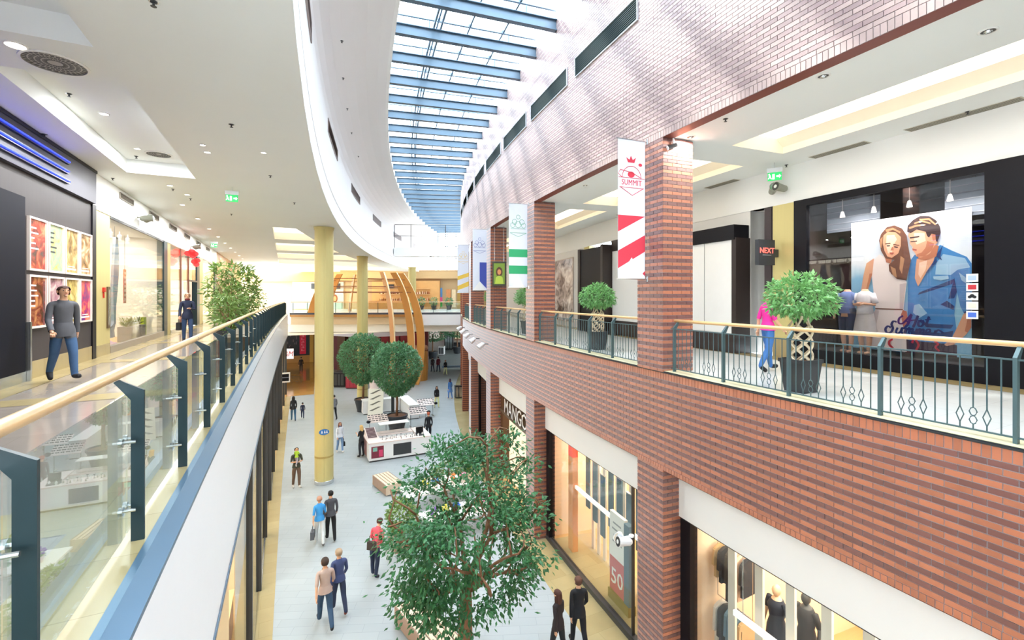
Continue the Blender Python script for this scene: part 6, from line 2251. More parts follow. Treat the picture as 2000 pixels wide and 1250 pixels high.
t = thing('barrel_stand', 'copper-topped timber drum at the foot of the rib shell', 'stand', FR(p.x, p.y, GZ))
MB().lathe([(.95, 0), (1.0, 1.5), (.95, 3.0)], 20).build('drum', RIBM, t)
q = MB(); rnd = random.Random(2)
for i in range(18):
    a = 2 * PI * i / 18
    q.ball((.7 * math.cos(a), .7 * math.sin(a), 3.1 + rnd.uniform(0, .25)), .32, .32, .25, 6, 4)
q.ball((0, 0, 3.2), .7, .7, .3, 8, 5)
q.build('copper_top', mat('salmon_copper', lin('d99a78'), .5, noise=.15, scale=5), t, fix=False)
# suit shop and other fronts closing the far ground floor
t = thing('far_shopfront', 'row of pale lit display windows closing the far ground floor on the right', 'shopfront', FR(33, 84, GZ, -.35))
MB().box(-9, 9, 0, .3, 0, 5).build('wall', mat('umber_front', lin('8f7462'), .5, noise=.1), t)
for i in range(7):
    MB().box(-8.4 + 2.45 * i, -6.5 + 2.45 * i, -.1, 0, .4, 3.4).build('window', mat('far_window_%d' % (i % 3), lin(('d8ccc4', 'b98f8f', 'e8d4b0')[i % 3]), .4, noise=.2, scale=1.5, emit=.25), t)
# ------------------------------------------------------------------ the big summer poster (flat print traced onto its own plane)
PW, PH = 2.22, 2.98
M0 = F(5.70, TS + .62, .38)
po = thing('summer_poster', 'huge beach poster of a couple with the words Hot Summer in the dark shop window', 'poster', M0)
src = [(105, 165), (1035, 35), (1035, 1200), (105, 1145)]
dst = [(-PW / 2, PH), (PW / 2, PH), (PW / 2, 0), (-PW / 2, 0)]
A_, B_ = [], []
for (x, y), (u, v) in zip(src, dst):
    A_ += [[x, y, 1, 0, 0, 0, -u * x, -u * y], [0, 0, 0, x, y, 1, -v * x, -v * y]]
    B_ += [u, v]
hh = np.linalg.solve(np.array(A_, float), np.array(B_, float))


def H_(x, y):
    w = hh[6] * x + hh[7] * y + 1
    return ((hh[0] * x + hh[1] * y + hh[2]) / w, (hh[3] * x + hh[4] * y + hh[5]) / w)


m_ = bpy.data.materials.new('print_sky_sea'); m_.use_nodes = True
nt_ = m_.node_tree; b = nt_.nodes['Principled BSDF']
tc = nt_.nodes.new('ShaderNodeTexCoord'); sx_ = nt_.nodes.new('ShaderNodeSeparateXYZ')
no = nt_.nodes.new('ShaderNodeTexNoise'); no.inputs['Scale'].default_value = 2.2; no.inputs['Detail'].default_value = 5
ad = nt_.nodes.new('ShaderNodeMath'); ad.operation = 'MULTIPLY_ADD'; ad.inputs[1].default_value = .5
mr = nt_.nodes.new('ShaderNodeMath'); mr.operation = 'DIVIDE'; mr.inputs[1].default_value = PH + .4
cr_ = nt_.nodes.new('ShaderNodeValToRGB')
e = cr_.color_ramp.elements
e[0].position = .0; e[0].color = (*lin('7db8d8'), 1); e[1].position = 1; e[1].color = (*lin('e6e8ee'), 1)
for pos, c in ((.30, '8fc4de'), (.56, '86bfe0'), (.60, 'b8d8ea'), (.66, 'e4ecf2'), (.8, 'c4d0de'), (.9, 'e8e8ee')):
    k = e.new(pos); k.color = (*lin(c), 1)
nt_.links.new(tc.outputs['Object'], sx_.inputs[0]); nt_.links.new(tc.outputs['Object'], no.inputs['Vector'])
nt_.links.new(no.outputs[0], ad.inputs[0]); nt_.links.new(sx_.outputs['Z'], ad.inputs[2]); nt_.links.new(ad.outputs[0], mr.inputs[0])
nt_.links.new(mr.outputs[0], cr_.inputs[0]); nt_.links.new(cr_.outputs[0], b.inputs['Base Color'])
b.inputs['Roughness'].default_value = .35
MB().box(-PW / 2, PW / 2, -.004, .004, 0, PH).build('backdrop_print', m_, po)
lay_y = [-.006]


def pm(name, c, rough=.4, noise=.06, scale=4):
    return mat('print_' + name, lin(c), rough, noise=noise, scale=scale)


def shape(name, pts, m_):
    lay_y[0] -= .0006
    q = MB()
    pp = [H_(*p) for p in pts]
    q.poly([(x, z) for x, z in pp], 0)
    q.v = [(x, lay_y[0], z) for x, z, _ in q.v]
    o = q.build(name, m_, po)
    return o


def stroke(name, pts, w, m_):
    lay_y[0] -= .0003
    # smooth the polyline, then a flat ribbon
    P_ = [np.array(p, float) for p in pts]
    out = []
    for i in range(len(P_) - 1):
        p0, p1, p2, p3 = P_[max(i - 1, 0)], P_[i], P_[i + 1], P_[min(i + 2, len(P_) - 1)]
        for k in range(6):
            s_ = k / 6
            out.append(.5 * (2 * p1 + (p2 - p0) * s_ + (2 * p0 - 5 * p1 + 4 * p2 - p3) * s_ ** 2 + (3 * p1 - p0 - 3 * p2 + p3) * s_ ** 3))
    out.append(P_[-1])
    q = MB(); n = len(out); vs = []
    for i in range(n):
        d = out[min(i + 1, n - 1)] - out[max(i - 1, 0)]
        d = d / (np.linalg.norm(d) + 1e-6)
        nrm = np.array([-d[1], d[0]])
        ww = w * (.55 + .45 * abs(d[1]))
        for sg in (-1, 1):
            u, v = H_(*(out[i] + nrm * ww * sg))
            vs.append((u, lay_y[0], v))
    q.add(vs, [(2 * i, 2 * i + 1, 2 * i + 3, 2 * i + 2) for i in range(n - 1)])
    return q.build(name, m_, po, fix=False)


SK, SKS, SKL = pm('poster_skin', 'dba383'), pm('poster_skin_shade', 'b9775a'), pm('poster_skin_light', 'f2cdb4')
DR, DRS = pm('dress_ivory', 'eadfd9'), pm('dress_shade', 'cdbfbc')
DEN, DEND, DENL = pm('denim', '3f86c4', noise=.18, scale=5), pm('denim_shade', '1f3f78'), pm('denim_light', '9cc4e2')
HR, HRL, HRD = pm('brown_hair', '6b4636', noise=.2, scale=9), pm('hair_light', 'b98a66', noise=.2, scale=9), pm('dark_hair', '3a2a2c', noise=.2, scale=9)
NAVY = pm('navy_ink', '1c2a6e')
WHT = pm('poster_white', 'f4f2f2')
# man
shape('man_shorts', [(530, 1070), (880, 1090), (925, 1100), (925, 1195), (530, 1170)], pm('shorts', '3a2338', noise=.3, scale=6))
shape('man_shirt', [(560, 470), (600, 410), (690, 400), (800, 330), (880, 370), (1000, 420), (1035, 470), (1035, 820), (975, 850), (950, 800), (925, 690), (905, 860), (930, 1040), (880, 1095), (560, 1075), (548, 850), (550, 640)], DEN)
shape('shirt_shoulder', [(820, 400), (985, 430), (1025, 500), (930, 520), (880, 560), (760, 560), (770, 470)], DENL)
shape('shirt_shadow', [(640, 700), (905, 590), (890, 630), (720, 690), (625, 720)], DEND)
shape('shirt_shadow', [(905, 580), (925, 690), (905, 740), (860, 745), (890, 640)], DEND)
shape('shirt_shadow', [(850, 760), (905, 800), (900, 830), (800, 790)], DEND)
shape('shirt_shadow', [(600, 900), (700, 940), (900, 945), (880, 975), (700, 970)], DEND)
shape('shirt_shadow', [(560, 1000), (800, 1010), (900, 990), (880, 1060), (600, 1050)], DEND)
shape('shirt_shadow', [(975, 845), (1035, 815), (1035, 830), (985, 860)], DEND)
shape('shirt_light', [(600, 800), (640, 790), (700, 860), (640, 900), (590, 860)], DENL)
shape('shirt_light', [(940, 540), (1020, 600), (1020, 640), (960, 600)], DENL)
shape('pocket_flap', [(745, 575), (860, 565), (865, 590), (805, 605), (750, 595)], DENL)
shape('man_arm', [(975, 860), (1035, 830), (1035, 960), (1000, 1010), (950, 1060), (905, 1095), (850, 1110), (830, 1100), (890, 1040), (930, 960)], SK)
shape('arm_shade', [(1010, 880), (1035, 860), (1035, 960), (1005, 1000), (985, 990)], SKS)
shape('man_chest', [(620, 440), (760, 420), (740, 480), (690, 550), (650, 620), (630, 655), (605, 590), (612, 500)], SK)
shape('chest_light', [(640, 470), (700, 450), (690, 520), (650, 590), (632, 560)], SKL)
shape('shirt_collar', [(775, 400), (830, 320), (815, 350), (800, 420), (815, 450), (770, 420)], DEND)
shape('shirt_placket', [(690, 545), (770, 430), (775, 460), (720, 520), (700, 550)], DEND)
shape('man_neck', [(640, 400), (760, 330), (790, 340), (770, 420), (690, 450), (630, 440)], SKS)
shape('man_face', [(560, 240), (600, 215), (700, 215), (760, 260), (790, 270), (780, 310), (755, 340), (720, 400), (650, 430), (615, 420), (612, 400), (585, 370), (590, 350), (565, 320), (568, 290), (555, 265)], SK)
shape('face_shade', [(700, 300), (755, 320), (740, 370), (680, 420), (625, 425), (620, 405), (660, 390), (690, 350)], SKS)
shape('face_light', [(600, 240), (680, 240), (690, 300), (620, 330), (600, 290)], SKL)
shape('ear', [(735, 250), (765, 245), (770, 290), (745, 300)], SKS)
shape('brow', [(568, 272), (640, 262), (642, 272), (570, 284)], HRD)
shape('eye_line', [(572, 305), (625, 298), (622, 306), (574, 312)], HRD)
shape('lips', [(588, 360), (622, 366), (620, 378), (592, 374)], pm('lip', 'a8564a'))
shape('man_hair', [(548, 230), (550, 185), (590, 140), (650, 105), (720, 108), (770, 140), (800, 190), (805, 235), (780, 310), (768, 300), (765, 250), (735, 245), (715, 275), (700, 260), (690, 230), (620, 210), (575, 240)], HRD)
for pts in ([(560, 195), (620, 175), (690, 170), (690, 180), (620, 190), (565, 210)], [(640, 130), (720, 125), (770, 170), (765, 180), (715, 140), (645, 142)], [(600, 160), (660, 140), (730, 160), (725, 170), (660, 152), (605, 172)]):
    shape('hair_gleam', pts, HRL)
# woman
shape('woman_dress', [(330, 410), (400, 440), (430, 520), (545, 620), (535, 700), (520, 830), (535, 900), (545, 1165), (330, 1150), (190, 1120), (240, 960), (300, 840), (270, 560), (265, 480)], DR)
shape('dress_shadow', [(490, 640), (540, 630), (515, 830), (490, 830)], DRS)
shape('dress_shadow', [(240, 960), (300, 845), (330, 850), (300, 1000), (260, 1130), (190, 1120)], DRS)
shape('belt', [(300, 830), (515, 832), (515, 842), (300, 840)], pm('belt', '7d5a48'))
shape('woman_arm', [(230, 480), (290, 440), (275, 570), (250, 660), (220, 760), (185, 760), (190, 680), (205, 580)], SK)
shape('arm_shade', [(255, 560), (275, 560), (250, 660), (222, 750), (212, 745), (235, 650)], SKS)
shape('woman_hand', [(185, 760), (222, 760), (225, 800), (190, 805)], SK)
shape('other_arm', [(515, 840), (545, 850), (560, 960), (520, 980), (500, 880)], SKS)
shape('woman_neck', [(372, 400), (440, 420), (420, 480), (385, 470)], SKS)
shape('hair_back', [(330, 300), (345, 250), (390, 195), (450, 180), (510, 205), (545, 260), (555, 330), (575, 440), (560, 520), (545, 610), (470, 600), (410, 540), (405, 490), (450, 450), (380, 440), (345, 380)], HR)
shape('woman_face', [(365, 260), (400, 230), (460, 235), (500, 270), (500, 340), (480, 400), (430, 435), (395, 425), (372, 380), (358, 320)], SK)
shape('face_light', [(390, 260), (450, 255), (470, 290), (440, 340), (430, 400), (400, 400), (385, 340)], SKL)
shape('brow', [(378, 322), (420, 318), (420, 326), (380, 332)], HR); shape('brow', [(442, 326), (490, 334), (488, 342), (442, 334)], HR)
shape('eye', [(388, 338), (416, 336), (414, 346), (392, 347)], HRD); shape('eye', [(448, 344), (480, 348), (476, 357), (450, 354)], HRD)
shape('nose_shade', [(432, 350), (442, 350), (446, 376), (420, 378)], SKS)
shape('lips', [(412, 392), (450, 394), (440, 408), (418, 406)], pm('lip', 'a8564a'))
shape('hair_front', [(500, 260), (545, 280), (555, 360), (580, 450), (560, 540), (540, 600), (480, 590), (425, 560), (410, 500), (460, 470), (490, 400), (505, 340)], HR)
for pts in ([(420, 500), (460, 520), (470, 590), (440, 570)], [(500, 420), (530, 440), (510, 560), (490, 520)], [(380, 215), (440, 200), (500, 230), (495, 245), (440, 215), (390, 235)], [(340, 290), (360, 270), (350, 360), (340, 350)]):
    shape('hair_gleam', pts, HRL)
# lettering
for pts, w in (([(520, 885), (490, 905), (485, 940), (515, 945), (560, 900), (585, 870)], 9), ([(585, 872), (560, 940), (535, 975), (520, 985)], 11), ([(635, 880), (612, 940), (600, 965), (610, 968)], 11), ([(545, 930), (590, 918), (628, 915)], 8),
               ([(665, 915), (640, 930), (640, 958), (660, 962), (678, 940), (668, 915)], 10), ([(720, 885), (700, 945), (705, 962), (722, 955)], 10), ([(688, 912), (735, 905)], 7)):
    stroke('lettering_hot', pts, w, NAVY)
for pts, w in (([(470, 935), (445, 930), (430, 955), (440, 985), (425, 1015), (395, 1020), (382, 995), (400, 970), (425, 980)], 10),
               ([(478, 978), (465, 1010), (478, 1024), (500, 1008), (512, 978), (508, 1015), (522, 1018)], 9),
               ([(530, 1020), (545, 980), (540, 1020)], 9), ([(543, 1000), (562, 980), (570, 985), (562, 1022)], 9), ([(568, 1000), (588, 982), (596, 990), (588, 1022), (602, 1020)], 9),
               ([(612, 1024), (628, 984), (622, 1024)], 9), ([(626, 1005), (646, 984), (654, 990), (646, 1026)], 9), ([(652, 1005), (672, 986), (680, 994), (672, 1028), (688, 1022)], 9),
               ([(700, 1012), (728, 1000), (722, 984), (702, 992), (698, 1018), (716, 1030), (740, 1018)], 9), ([(756, 1032), (772, 990), (766, 1010), (790, 988), (815, 1000), (830, 1010)], 9)):
    stroke('lettering_summer', pts, w, NAVY)
REDI = pm('red_ink', 'c0243a')
for pts, w in (([(440, 1070), (415, 1085), (412, 1110), (430, 1130), (445, 1140)], 10), ([(590, 1095), (605, 1060), (622, 1075), (640, 1110), (620, 1150)], 9), ([(760, 1075), (790, 1095), (770, 1120), (800, 1150)], 9)):
    stroke('lettering_red', pts, w, REDI)
# ------------------------------------------------------------------ people
SKINM = mat('skin', lin('d9a888'), .55, noise=.05)
EYEM = mat('eye_dark', (.02, .015, .012), .2)
LIPM = mat('lips', lin('a8605a'), .5)
_jobs = []


def rotx(p, c, a):      # turn p about the x axis line through c
    y, z = p[1] - c[1], p[2] - c[2]
    return (p[0], c[1] + y * math.cos(a) - z * math.sin(a), c[2] + y * math.sin(a) + z * math.cos(a))


def skeleton(stride=.0, arms='swing', lean=0.0, female=False, headyaw=0.0, child=False):
    # faces -y; unit height 1.75
    V, E, Rr, T = [], [], [], []

    def v(p, rx, ry=None):
        V.append(p); Rr.append((rx, ry or rx)); return len(V) - 1

    def e(a, b, tag_):
        E.append((a, b)); T.append(tag_)
    sh = .15 if female else .168
    hw = .10 if female else .095
    pel = v((0, 0, .95), .145 if female else .14, .105)
    sp = v((0, .01, 1.10), .118 if female else .135, .092)
    ch = v((0, .005, 1.29), .15 if female else .17, .112)
    ub = v((0, .015, 1.41), .125 if female else .145, .085)
    nk = v((0, .01, 1.49), .055)
    n2 = v((0, -.005, 1.545), .05)
    h1 = v((0, -.02, 1.60), .066, .08)
    h2 = v((0, -.012, 1.665), .084, .102)
    h3 = v((0, .002, 1.73), .066, .076)
    for a, b, t_ in ((pel, sp, 'waist'), (sp, ch, 'torso'), (ch, ub, 'torso'), (ub, nk, 'torso'), (nk, n2, 'neck'), (n2, h1, 'head'), (h1, h2, 'head'), (h2, h3, 'head')):
        e(a, b, t_)
    info = {'hands': []}
    for sg in (-1, 1):
        hip = v((sg * hw, 0, .89), .095, .095)
        k0, a0, t0 = (sg * (hw + .005), -.015, .49), (sg * (hw + .005), .015, .085), (sg * (hw + .02), -.15, .04)
        th = stride * sg
        H0 = (sg * hw, 0, .89)
        kb = max(0.0, -th) * .9 + abs(stride) * .12
        k1 = rotx(k0, H0, -th); a1 = rotx(rotx(a0, H0, -th), k1, kb); t1 = rotx(rotx(t0, H0, -th), k1, kb)
        if th > 0:
            t1 = (t1[0], t1[1], t1[2] + .02)
        kn = v(k1, .06, .064); cf = v(tuple(.62 * k1[i] + .38 * a1[i] + (0.012 if i == 1 else 0) for i in range(3)), .053, .058); an = v(a1, .038, .045); to = v(t1, .036, .028)
        e(pel, hip, 'hips'); e(hip, kn, 'thigh'); e(kn, cf, 'calf'); e(cf, an, 'calf'); e(an, to, 'foot')
        s0 = (sg * sh, .01, 1.415)
        sw = -stride * sg
        mode = arms if isinstance(arms, str) else arms[0 if sg < 0 else 1]
        if mode == 'swing':
            el = rotx((sg * (sh + .05), .03, 1.13), s0, -sw * .9); wr = rotx((sg * (sh + .06), -.03, .88), s0, -sw * 1.1)
            if sw > 0:
                wr = (wr[0], wr[1] - .05, wr[2] + .03)
        elif mode == 'fold':
            el = (sg * (sh + .05), -.02, 1.14); wr = (sg * .04, -.20, 1.12 + .02 * sg)
        elif mode == 'carry':
            el = (sg * (sh + .05), -.05, 1.16); wr = (sg * .07, -.24, 1.20)
        elif mode == 'phone':
            el = (sg * (sh + .03), -.05, 1.16); wr = (sg * .10, -.24, 1.27)
        else:      # down
            el = (sg * (sh + .06), .02, 1.14); wr = (sg * (sh + .07), -.02, .90)
        d = Vector(wr) - Vector(el); d.normalize()
        pm_ = tuple(Vector(wr) + d * .07)
        si = v(s0, .045, .047); ei = v(el, .034); wi = v(wr, .029, .032); pi_ = v(pm_, .03, .02)
        e(ub, si, 'uarm'); e(si, ei, 'uarm'); e(ei, wi, 'farm'); e(wi, pi_, 'hand')
        info['hands'].append((sg, Vector(pm_), d))
    if lean:
        V2 = []
        for p in V:
            if p[2] > .93:
                V2.append(rotx(p, (0, 0, .95), lean))
            else:
                V2.append(p)
        V = V2
        info['hands'] = [(sg, Vector(rotx(tuple(p), (0, 0, .95), lean)), Vector(rotx(tuple(d), (0, 0, 0), lean))) for sg, p, d in info['hands']]
        info['head'] = Vector(rotx((0, -.012, 1.655), (0, 0, .95), lean)); info['lean'] = lean
    else:
        info['head'] = Vector((0, -.012, 1.655)); info['lean'] = 0
    return V, E, Rr, T, info


def person(M, label, h=1.75, top='4a4c52', bottom='2f4560', shoes='1c1c20', hair='2a201c', skin=None, female=False, long_hair=False, sleeves='long', legs='trousers', skirt=None,
           coat=False, stride=.3, arms='swing', lean=0.0, level=1, scarf=None, child=False):
    _jobs.append(dict(M=M, label=label, h=h, top=top, bottom=bottom, shoes=shoes, hair=hair, skin=skin, female=female, long_hair=long_hair, sleeves=sleeves, legs=legs, skirt=skirt, coat=coat, stride=stride, arms=arms, lean=lean, level=level, scarf=scarf, child=child))
    return _jobs[-1]


def held(j, side, lab, c, w=.3, h=.26, d=.12, handle=.2, rz=1.4):     # a bag hanging from a hand
    info = skeleton(j['stride'], j['arms'], j['lean'], j['female'])[4]
    sg, p, dd = [x for x in info['hands'] if x[0] == side][0]
    k = j['h'] / 1.755
    q = (p + dd * .03) * k
    return bag(j['M'] @ Matrix.Translation((q.x + side * .02, q.y, q.z - h - handle)) @ Matrix.Rotation(rz, 4, 'Z'), lab, c, w, h, d, handle)


def cloth(c):
    return mat('wear_' + c, lin(c), .8, noise=.14, scale=9)


def finish_people():
    tmp = []
    for j in _jobs:
        V, E, Rr, T, info = skeleton(j['stride'], j['arms'], j['lean'], j['female'], child=j['child'])
        me = bpy.data.meshes.new('body_cage')
        me.from_pydata(V, E, [])
        o = bpy.data.objects.new('body_cage', me)
        COL.objects.link(o)
        sk_ = o.modifiers.new('skin', 'SKIN'); sk_.use_smooth_shade = True; sk_.branch_smoothing = .6
        for i, d in enumerate(me.skin_vertices[0].data):
            d.radius = Rr[i]; d.use_root = (i == 0)
        ss = o.modifiers.new('sub', 'SUBSURF'); ss.levels = j['level']; ss.render_levels = j['level']
        tmp.append((j, o, V, E, T, info))
    bpy.context.view_layer.update()
    dg = bpy.context.evaluated_depsgraph_get()
    for j, o, V, E, T, info in tmp:
        me = bpy.data.meshes.new_from_object(o.evaluated_get(dg))
        dress_person(j, me, V, E, T, info)
    for _, o, *_r in tmp:
        m0 = o.data
        bpy.data.objects.remove(o)
        bpy.data.meshes.remove(m0)


def dress_person(j, me, V, E, T, info):
    t = thing('person', j['label'], 'person', j['M'])
    sc_ = j['h'] / 1.755
    S = Matrix.Scale(sc_, 4)
    nv = len(me.vertices)
    co = np.empty(nv * 3); me.vertices.foreach_get('co', co); co = co.reshape(-1, 3)
    no = np.empty(nv * 3); me.vertices.foreach_get('normal', no); no = no.reshape(-1, 3)
    faces = [tuple(p.vertices) for p in me.polygons]
    cen = np.array([co[list(f)].mean(0) for f in faces])
    A = np.array([V[a] for a, b in E]); B = np.array([V[b] for a, b in E])
    AB = B - A; L2 = (AB ** 2).sum(1)
    tt = np.clip(((cen[:, None, :] - A) * AB).sum(2) / L2, 0, 1)
    dist = np.linalg.norm(cen[:, None, :] - (A + tt[..., None] * AB), axis=2)
    lab = [T[i] for i in dist.argmin(1)]
    skin = cloth(j['skin']) if j['skin'] else SKINM
    skin_m = SKINM if not j['skin'] else mat('skin_' + j['skin'], lin(j['skin']), .55, noise=.05)
    q = MB(S)
    q.v = [tuple(S @ Vector(p)) for p in co]; q.f = faces; q.mi = [0] * len(faces)
    hd = info['head']; Lm = Matrix.Rotation(info['lean'], 4, 'X')
    HM = S @ Matrix.Translation(hd) @ Lm
    for sg, p, d in info['hands']:
        side = d.cross(Vector((0, 0, 1)))
        side = side.normalized() if side.length > .3 else Vector((0, -1, 0))
        nrm = side.cross(d)
        fq = MB(S)
        for k, (off, ln) in enumerate(((-.026, .072), (-.009, .082), (.009, .078), (.025, .062))):
            b0 = p + side * off - d * .015
            fq.tube([b0, b0 + d * ln * .55 + nrm * .004, b0 + d * ln * .85 - nrm * .012, b0 + d * ln - nrm * .026], [.0095, .009, .008, .0055], 5)
        b0 = p - side * .024 - d * .05
        fq.tube([b0, b0 - side * .022 + d * .03, b0 - side * .026 + d * .058 - nrm * .01], [.011, .010, .007], 5)
        k0 = len(q.v); q.v += fq.v; q.f += [tuple(i + k0 for i in f) for f in fq.f]; q.mi += [0] * len(fq.f)
    fq = MB(HM)
    fq.cur = 0
    fq.ball((0, -.112, -.018), .014, .02, .024, 6, 4); fq.ball((0, -.104, .0), .010, .016, .026, 6, 4)
    for sg in (-1, 1):
        fq.ball((sg * .088, .005, -.01), .012, .022, .034, 6, 4)
    fq.ball((0, -.088, -.082), .03, .026, .022, 6, 4)
    fq.cur = 1
    for sg in (-1, 1):
        fq.ball((sg * .033, -.094, .008), .011, .008, .008, 6, 4)
    fq.cur = 2
    fq.ball((0, -.102, -.056), .024, .010, .008, 6, 4)
    k0 = len(q.v); q.v += fq.v; q.f += [tuple(i + k0 for i in f) for f in fq.f]; q.mi += fq.mi
    q.M = None
    q.build('body', [skin_m, EYEM, LIPM], t, smooth=True, fix=False)

    def shell(name, keep, off, m_, flare=None):
        use = [f for f, l, c in zip(faces, lab, cen) if keep(l, c)]
        if not use:
            return
        ids = sorted({i for f in use for i in f})
        mp = {i: k for k, i in enumerate(ids)}
        w = MB()
        for i in ids:
            p = co[i] + no[i] * off
            if flare:
                p = flare(p)
            w.v.append(tuple(S @ Vector(p)))
        w.f = [tuple(mp[i] for i in f) for f in use]; w.mi = [0] * len(use)
        return w.build(name, m_, t, smooth=True, fix=False)
    arms_ = {'long': ('uarm', 'farm'), 'short': ('uarm',), 'none': ()}[j['sleeves']]
    hem = .80 if j['coat'] else .93
    shell('jacket' if j['coat'] else 'top', lambda l, c: l in ('torso', 'waist') or l in arms_ or (l in ('hips', 'thigh') and c[2] > hem and abs(c[0]) < .24), .014 if j['coat'] else .011, cloth(j['top']))
    if j['legs'] == 'trousers':
        shell('trousers', lambda l, c: l in ('hips', 'thigh', 'calf') or (l == 'waist' and c[2] < 1.0), .008, cloth(j['bottom']))
    elif j['legs'] == 'shorts':
        shell('shorts', lambda l, c: l in ('hips',) or (l == 'waist' and c[2] < 1.0) or (l == 'thigh' and c[2] > .55), .016, cloth(j['bottom']))
    if not j['skirt']:
        w = MB(S @ Matrix.Rotation(info['lean'] * .5, 4, 'X'))
        z1 = .83 if j['coat'] else .90
        w.lathe([(.128, 1.08), (.158, 1.0), (.172, .93), (.178, z1)], 18, 0, .005, 0, caps=False, sx=1, sy=.76)
        w.build('jacket_hem' if j['coat'] else 'top_hem', cloth(j['top']), t, smooth=True)
    if j['skirt']:
        w = MB(S)
        z0 = j['skirt']
        w.lathe([(.145, 1.06), (.175, .95), (.195, .85), (.225, z0 + .1), (.235, z0)], 18, 0, 0, 0, caps=False, sx=1, sy=.82)
        w.build('skirt', cloth(j['bottom']), t, smooth=True)
    for sg in (-1, 1):
        shell('shoe', lambda l, c: l == 'foot' and c[0] * sg > 0, .010, cloth(j['shoes']))
    hm = cloth(j['hair'])
    inv_h = (Matrix.Translation(hd) @ Lm).inverted()

    def is_hair(l, c):
        if l not in ('head', 'neck'):
            return False
        p = inv_h @ Vector(c)
        return p.z > .045 or (p.y > .0 and p.z > -.06) or (p.y > -.05 and p.z > .02)
    shell('hair', is_hair, .024, hm)
    if j['long_hair']:
        w = MB(HM)
        w.ball((0, .055, -.10), .095, .055, .19, 10, 8)
        for sg in (-1, 1):
            w.ball((sg * .075, .01, -.10), .032, .05, .14, 8, 6)
        w.build('long_hair', hm, t, smooth=True)
    if j['scarf']:
        w = MB(HM)
        w.lathe([(.062, -.16), (.085, -.14), (.085, -.115), (.062, -.10)], 14, 0, .01, 0)
        w.build('scarf', cloth(j['scarf']), t, smooth=True)
    return t


def bag(M, lab, c, w=.3, h=.26, d=.12, handle=.22, nm='handbag'):
    t = thing(nm, lab, 'bag', M)
    q = MB(); q.slabxz([(-w / 2, 0), (w / 2, 0), (w * .46, h), (-w * .46, h)], -d / 2, d / 2); q.build('body', cloth(c), t)
    MB().tube([(-w * .3, 0, h), (-w * .25, 0, h + handle * .8), (0, 0, h + handle), (w * .25, 0, h + handle * .8), (w * .3, 0, h)], .009, 6).build('handle', cloth(c), t)
    return t


def rucksack(M, lab, c):
    t = thing('rucksack', lab, 'bag', M)
    q = MB(); q.ball((0, 0, .22), .15, .09, .23, 12, 8); q.build('body', cloth(c), t, smooth=True)
    q = MB(); q.ball((0, .07, .14), .1, .05, .11, 10, 6); q.build('pocket', cloth(c), t, smooth=True)
    for sg in (-1, 1):
        MB().tube([(sg * .09, -.05, .40), (sg * .10, -.13, .47), (sg * .10, -.26, .40), (sg * .11, -.29, .25)], .012, 6).build('strap', cloth(c), t)
    return t


def stand(px, py, z, face):     # feet at the pixel's floor point; face = heading in degrees, 0 = towards the viewer along the mall, 180 = away
    p = onz(px, py, z)
    return FR(p.x, p.y, z + .004, math.radians(face))


def local(M, x, y, z, rz=0):
    return M @ Matrix.Translation((x, y, z)) @ Matrix.Rotation(rz, 4, 'Z')


# upper left walkway
M = stand(124, 746, 0, 35)
person(M, 'person in a grey jacket and blue jeans walking past the film posters', 1.80, '56585e', '3f5f86', '26262a', '4a2f26', coat=True, stride=.26, level=2)
M = stand(366, 668, 0, 10)
person(M, 'older person in a navy coat over a dark red jumper by the red emblem shop', 1.72, '1f2740', '33496e', '22242a', 'c9b7a0', coat=True, stride=.1, arms=('swing', 'carry'), scarf='6d2430')
held(_jobs[-1], -1, 'black bag in the hand of the older person in navy', '17171b', .3, .26, .12, .12)
# upper right gallery
M = stand(1500, 726, 0, 70)
person(M, 'person in a bright pink top and blue jeans walking along the right gallery', 1.72, 'e8309c', '3d6fb0', '1c1c20', '8a5a3c', female=True, sleeves='short', stride=.2, level=2)
# ground floor, from near to far
M = stand(635, 1225, GZ, 185)
person(M, 'person in a pale checked shirt and dark jeans walking away, nearest on the left', 1.80, 'b9a39a', '2f4a66', '2a2a30', '3a2a22', sleeves='short', stride=.32, level=2)
M = stand(662, 1197, GZ, 190)
person(M, 'person in a white and navy shirt walking close beside the nearest man', 1.74, '3f4c78', '2a3450', '8a4a3a', 'a08a72', stride=.25, level=2)
M = stand(732, 1127, GZ, 140)
person(M, 'person in a coral red shirt leaning toward the planter by the fig tree', 1.74, 'd0505c', '1f2a44', '1c1c20', '4a3028', sleeves='short', stride=.08, arms=('phone', 'phone'), lean=.42, level=2)
bag(local(M, -.05, .26, .98, 0), 'dark shoulder bag on the back of the person in coral red', '3a302c', .28, .24, .1, .2)
M = stand(624, 1064, GZ, 180)
person(M, 'person in a bright blue shirt and white trousers walking away', 1.68, '3f9ae0', 'd8dde0', '6d6d70', 'b98a72', female=True, sleeves='short', stride=.2)
held(_jobs[-1], 1, 'grey handbag carried by the person in bright blue', '5a5e66', .28, .26, .12, .18)
M = stand(646, 1056, GZ, 185)
person(M, 'person in a charcoal jumper and black trousers beside the bright blue shirt', 1.76, '4a4c54', '17181c', '101014', '15120f', stride=.15)
M = stand(579, 953, GZ, 12)
person(M, 'person in a dark shirt and brown trousers carrying a small child', 1.82, '3f4238', '6d5646', 'c9c4bc', '2a2220', sleeves='short', stride=.12, arms=('carry', 'carry'))
mc_ = local(M, -.05, -.26, 1.04, math.radians(150))
person(mc_, 'small child in a lime green top carried in front of the dark shirt', .82, 'a8cc3a', '9a94a0', 'e0dcd8', 'c99a6a', stride=.5, arms='carry', child=True)
M = stand(664, 884, GZ, 15)
person(M, 'person in a white jacket over navy with pale jeans, walking right of the column', 1.68, 'e4e8f0', '7d9cc4', 'e0dcd6', '7d4a3a', female=True, long_hair=True, stride=.15, scarf='22346a')
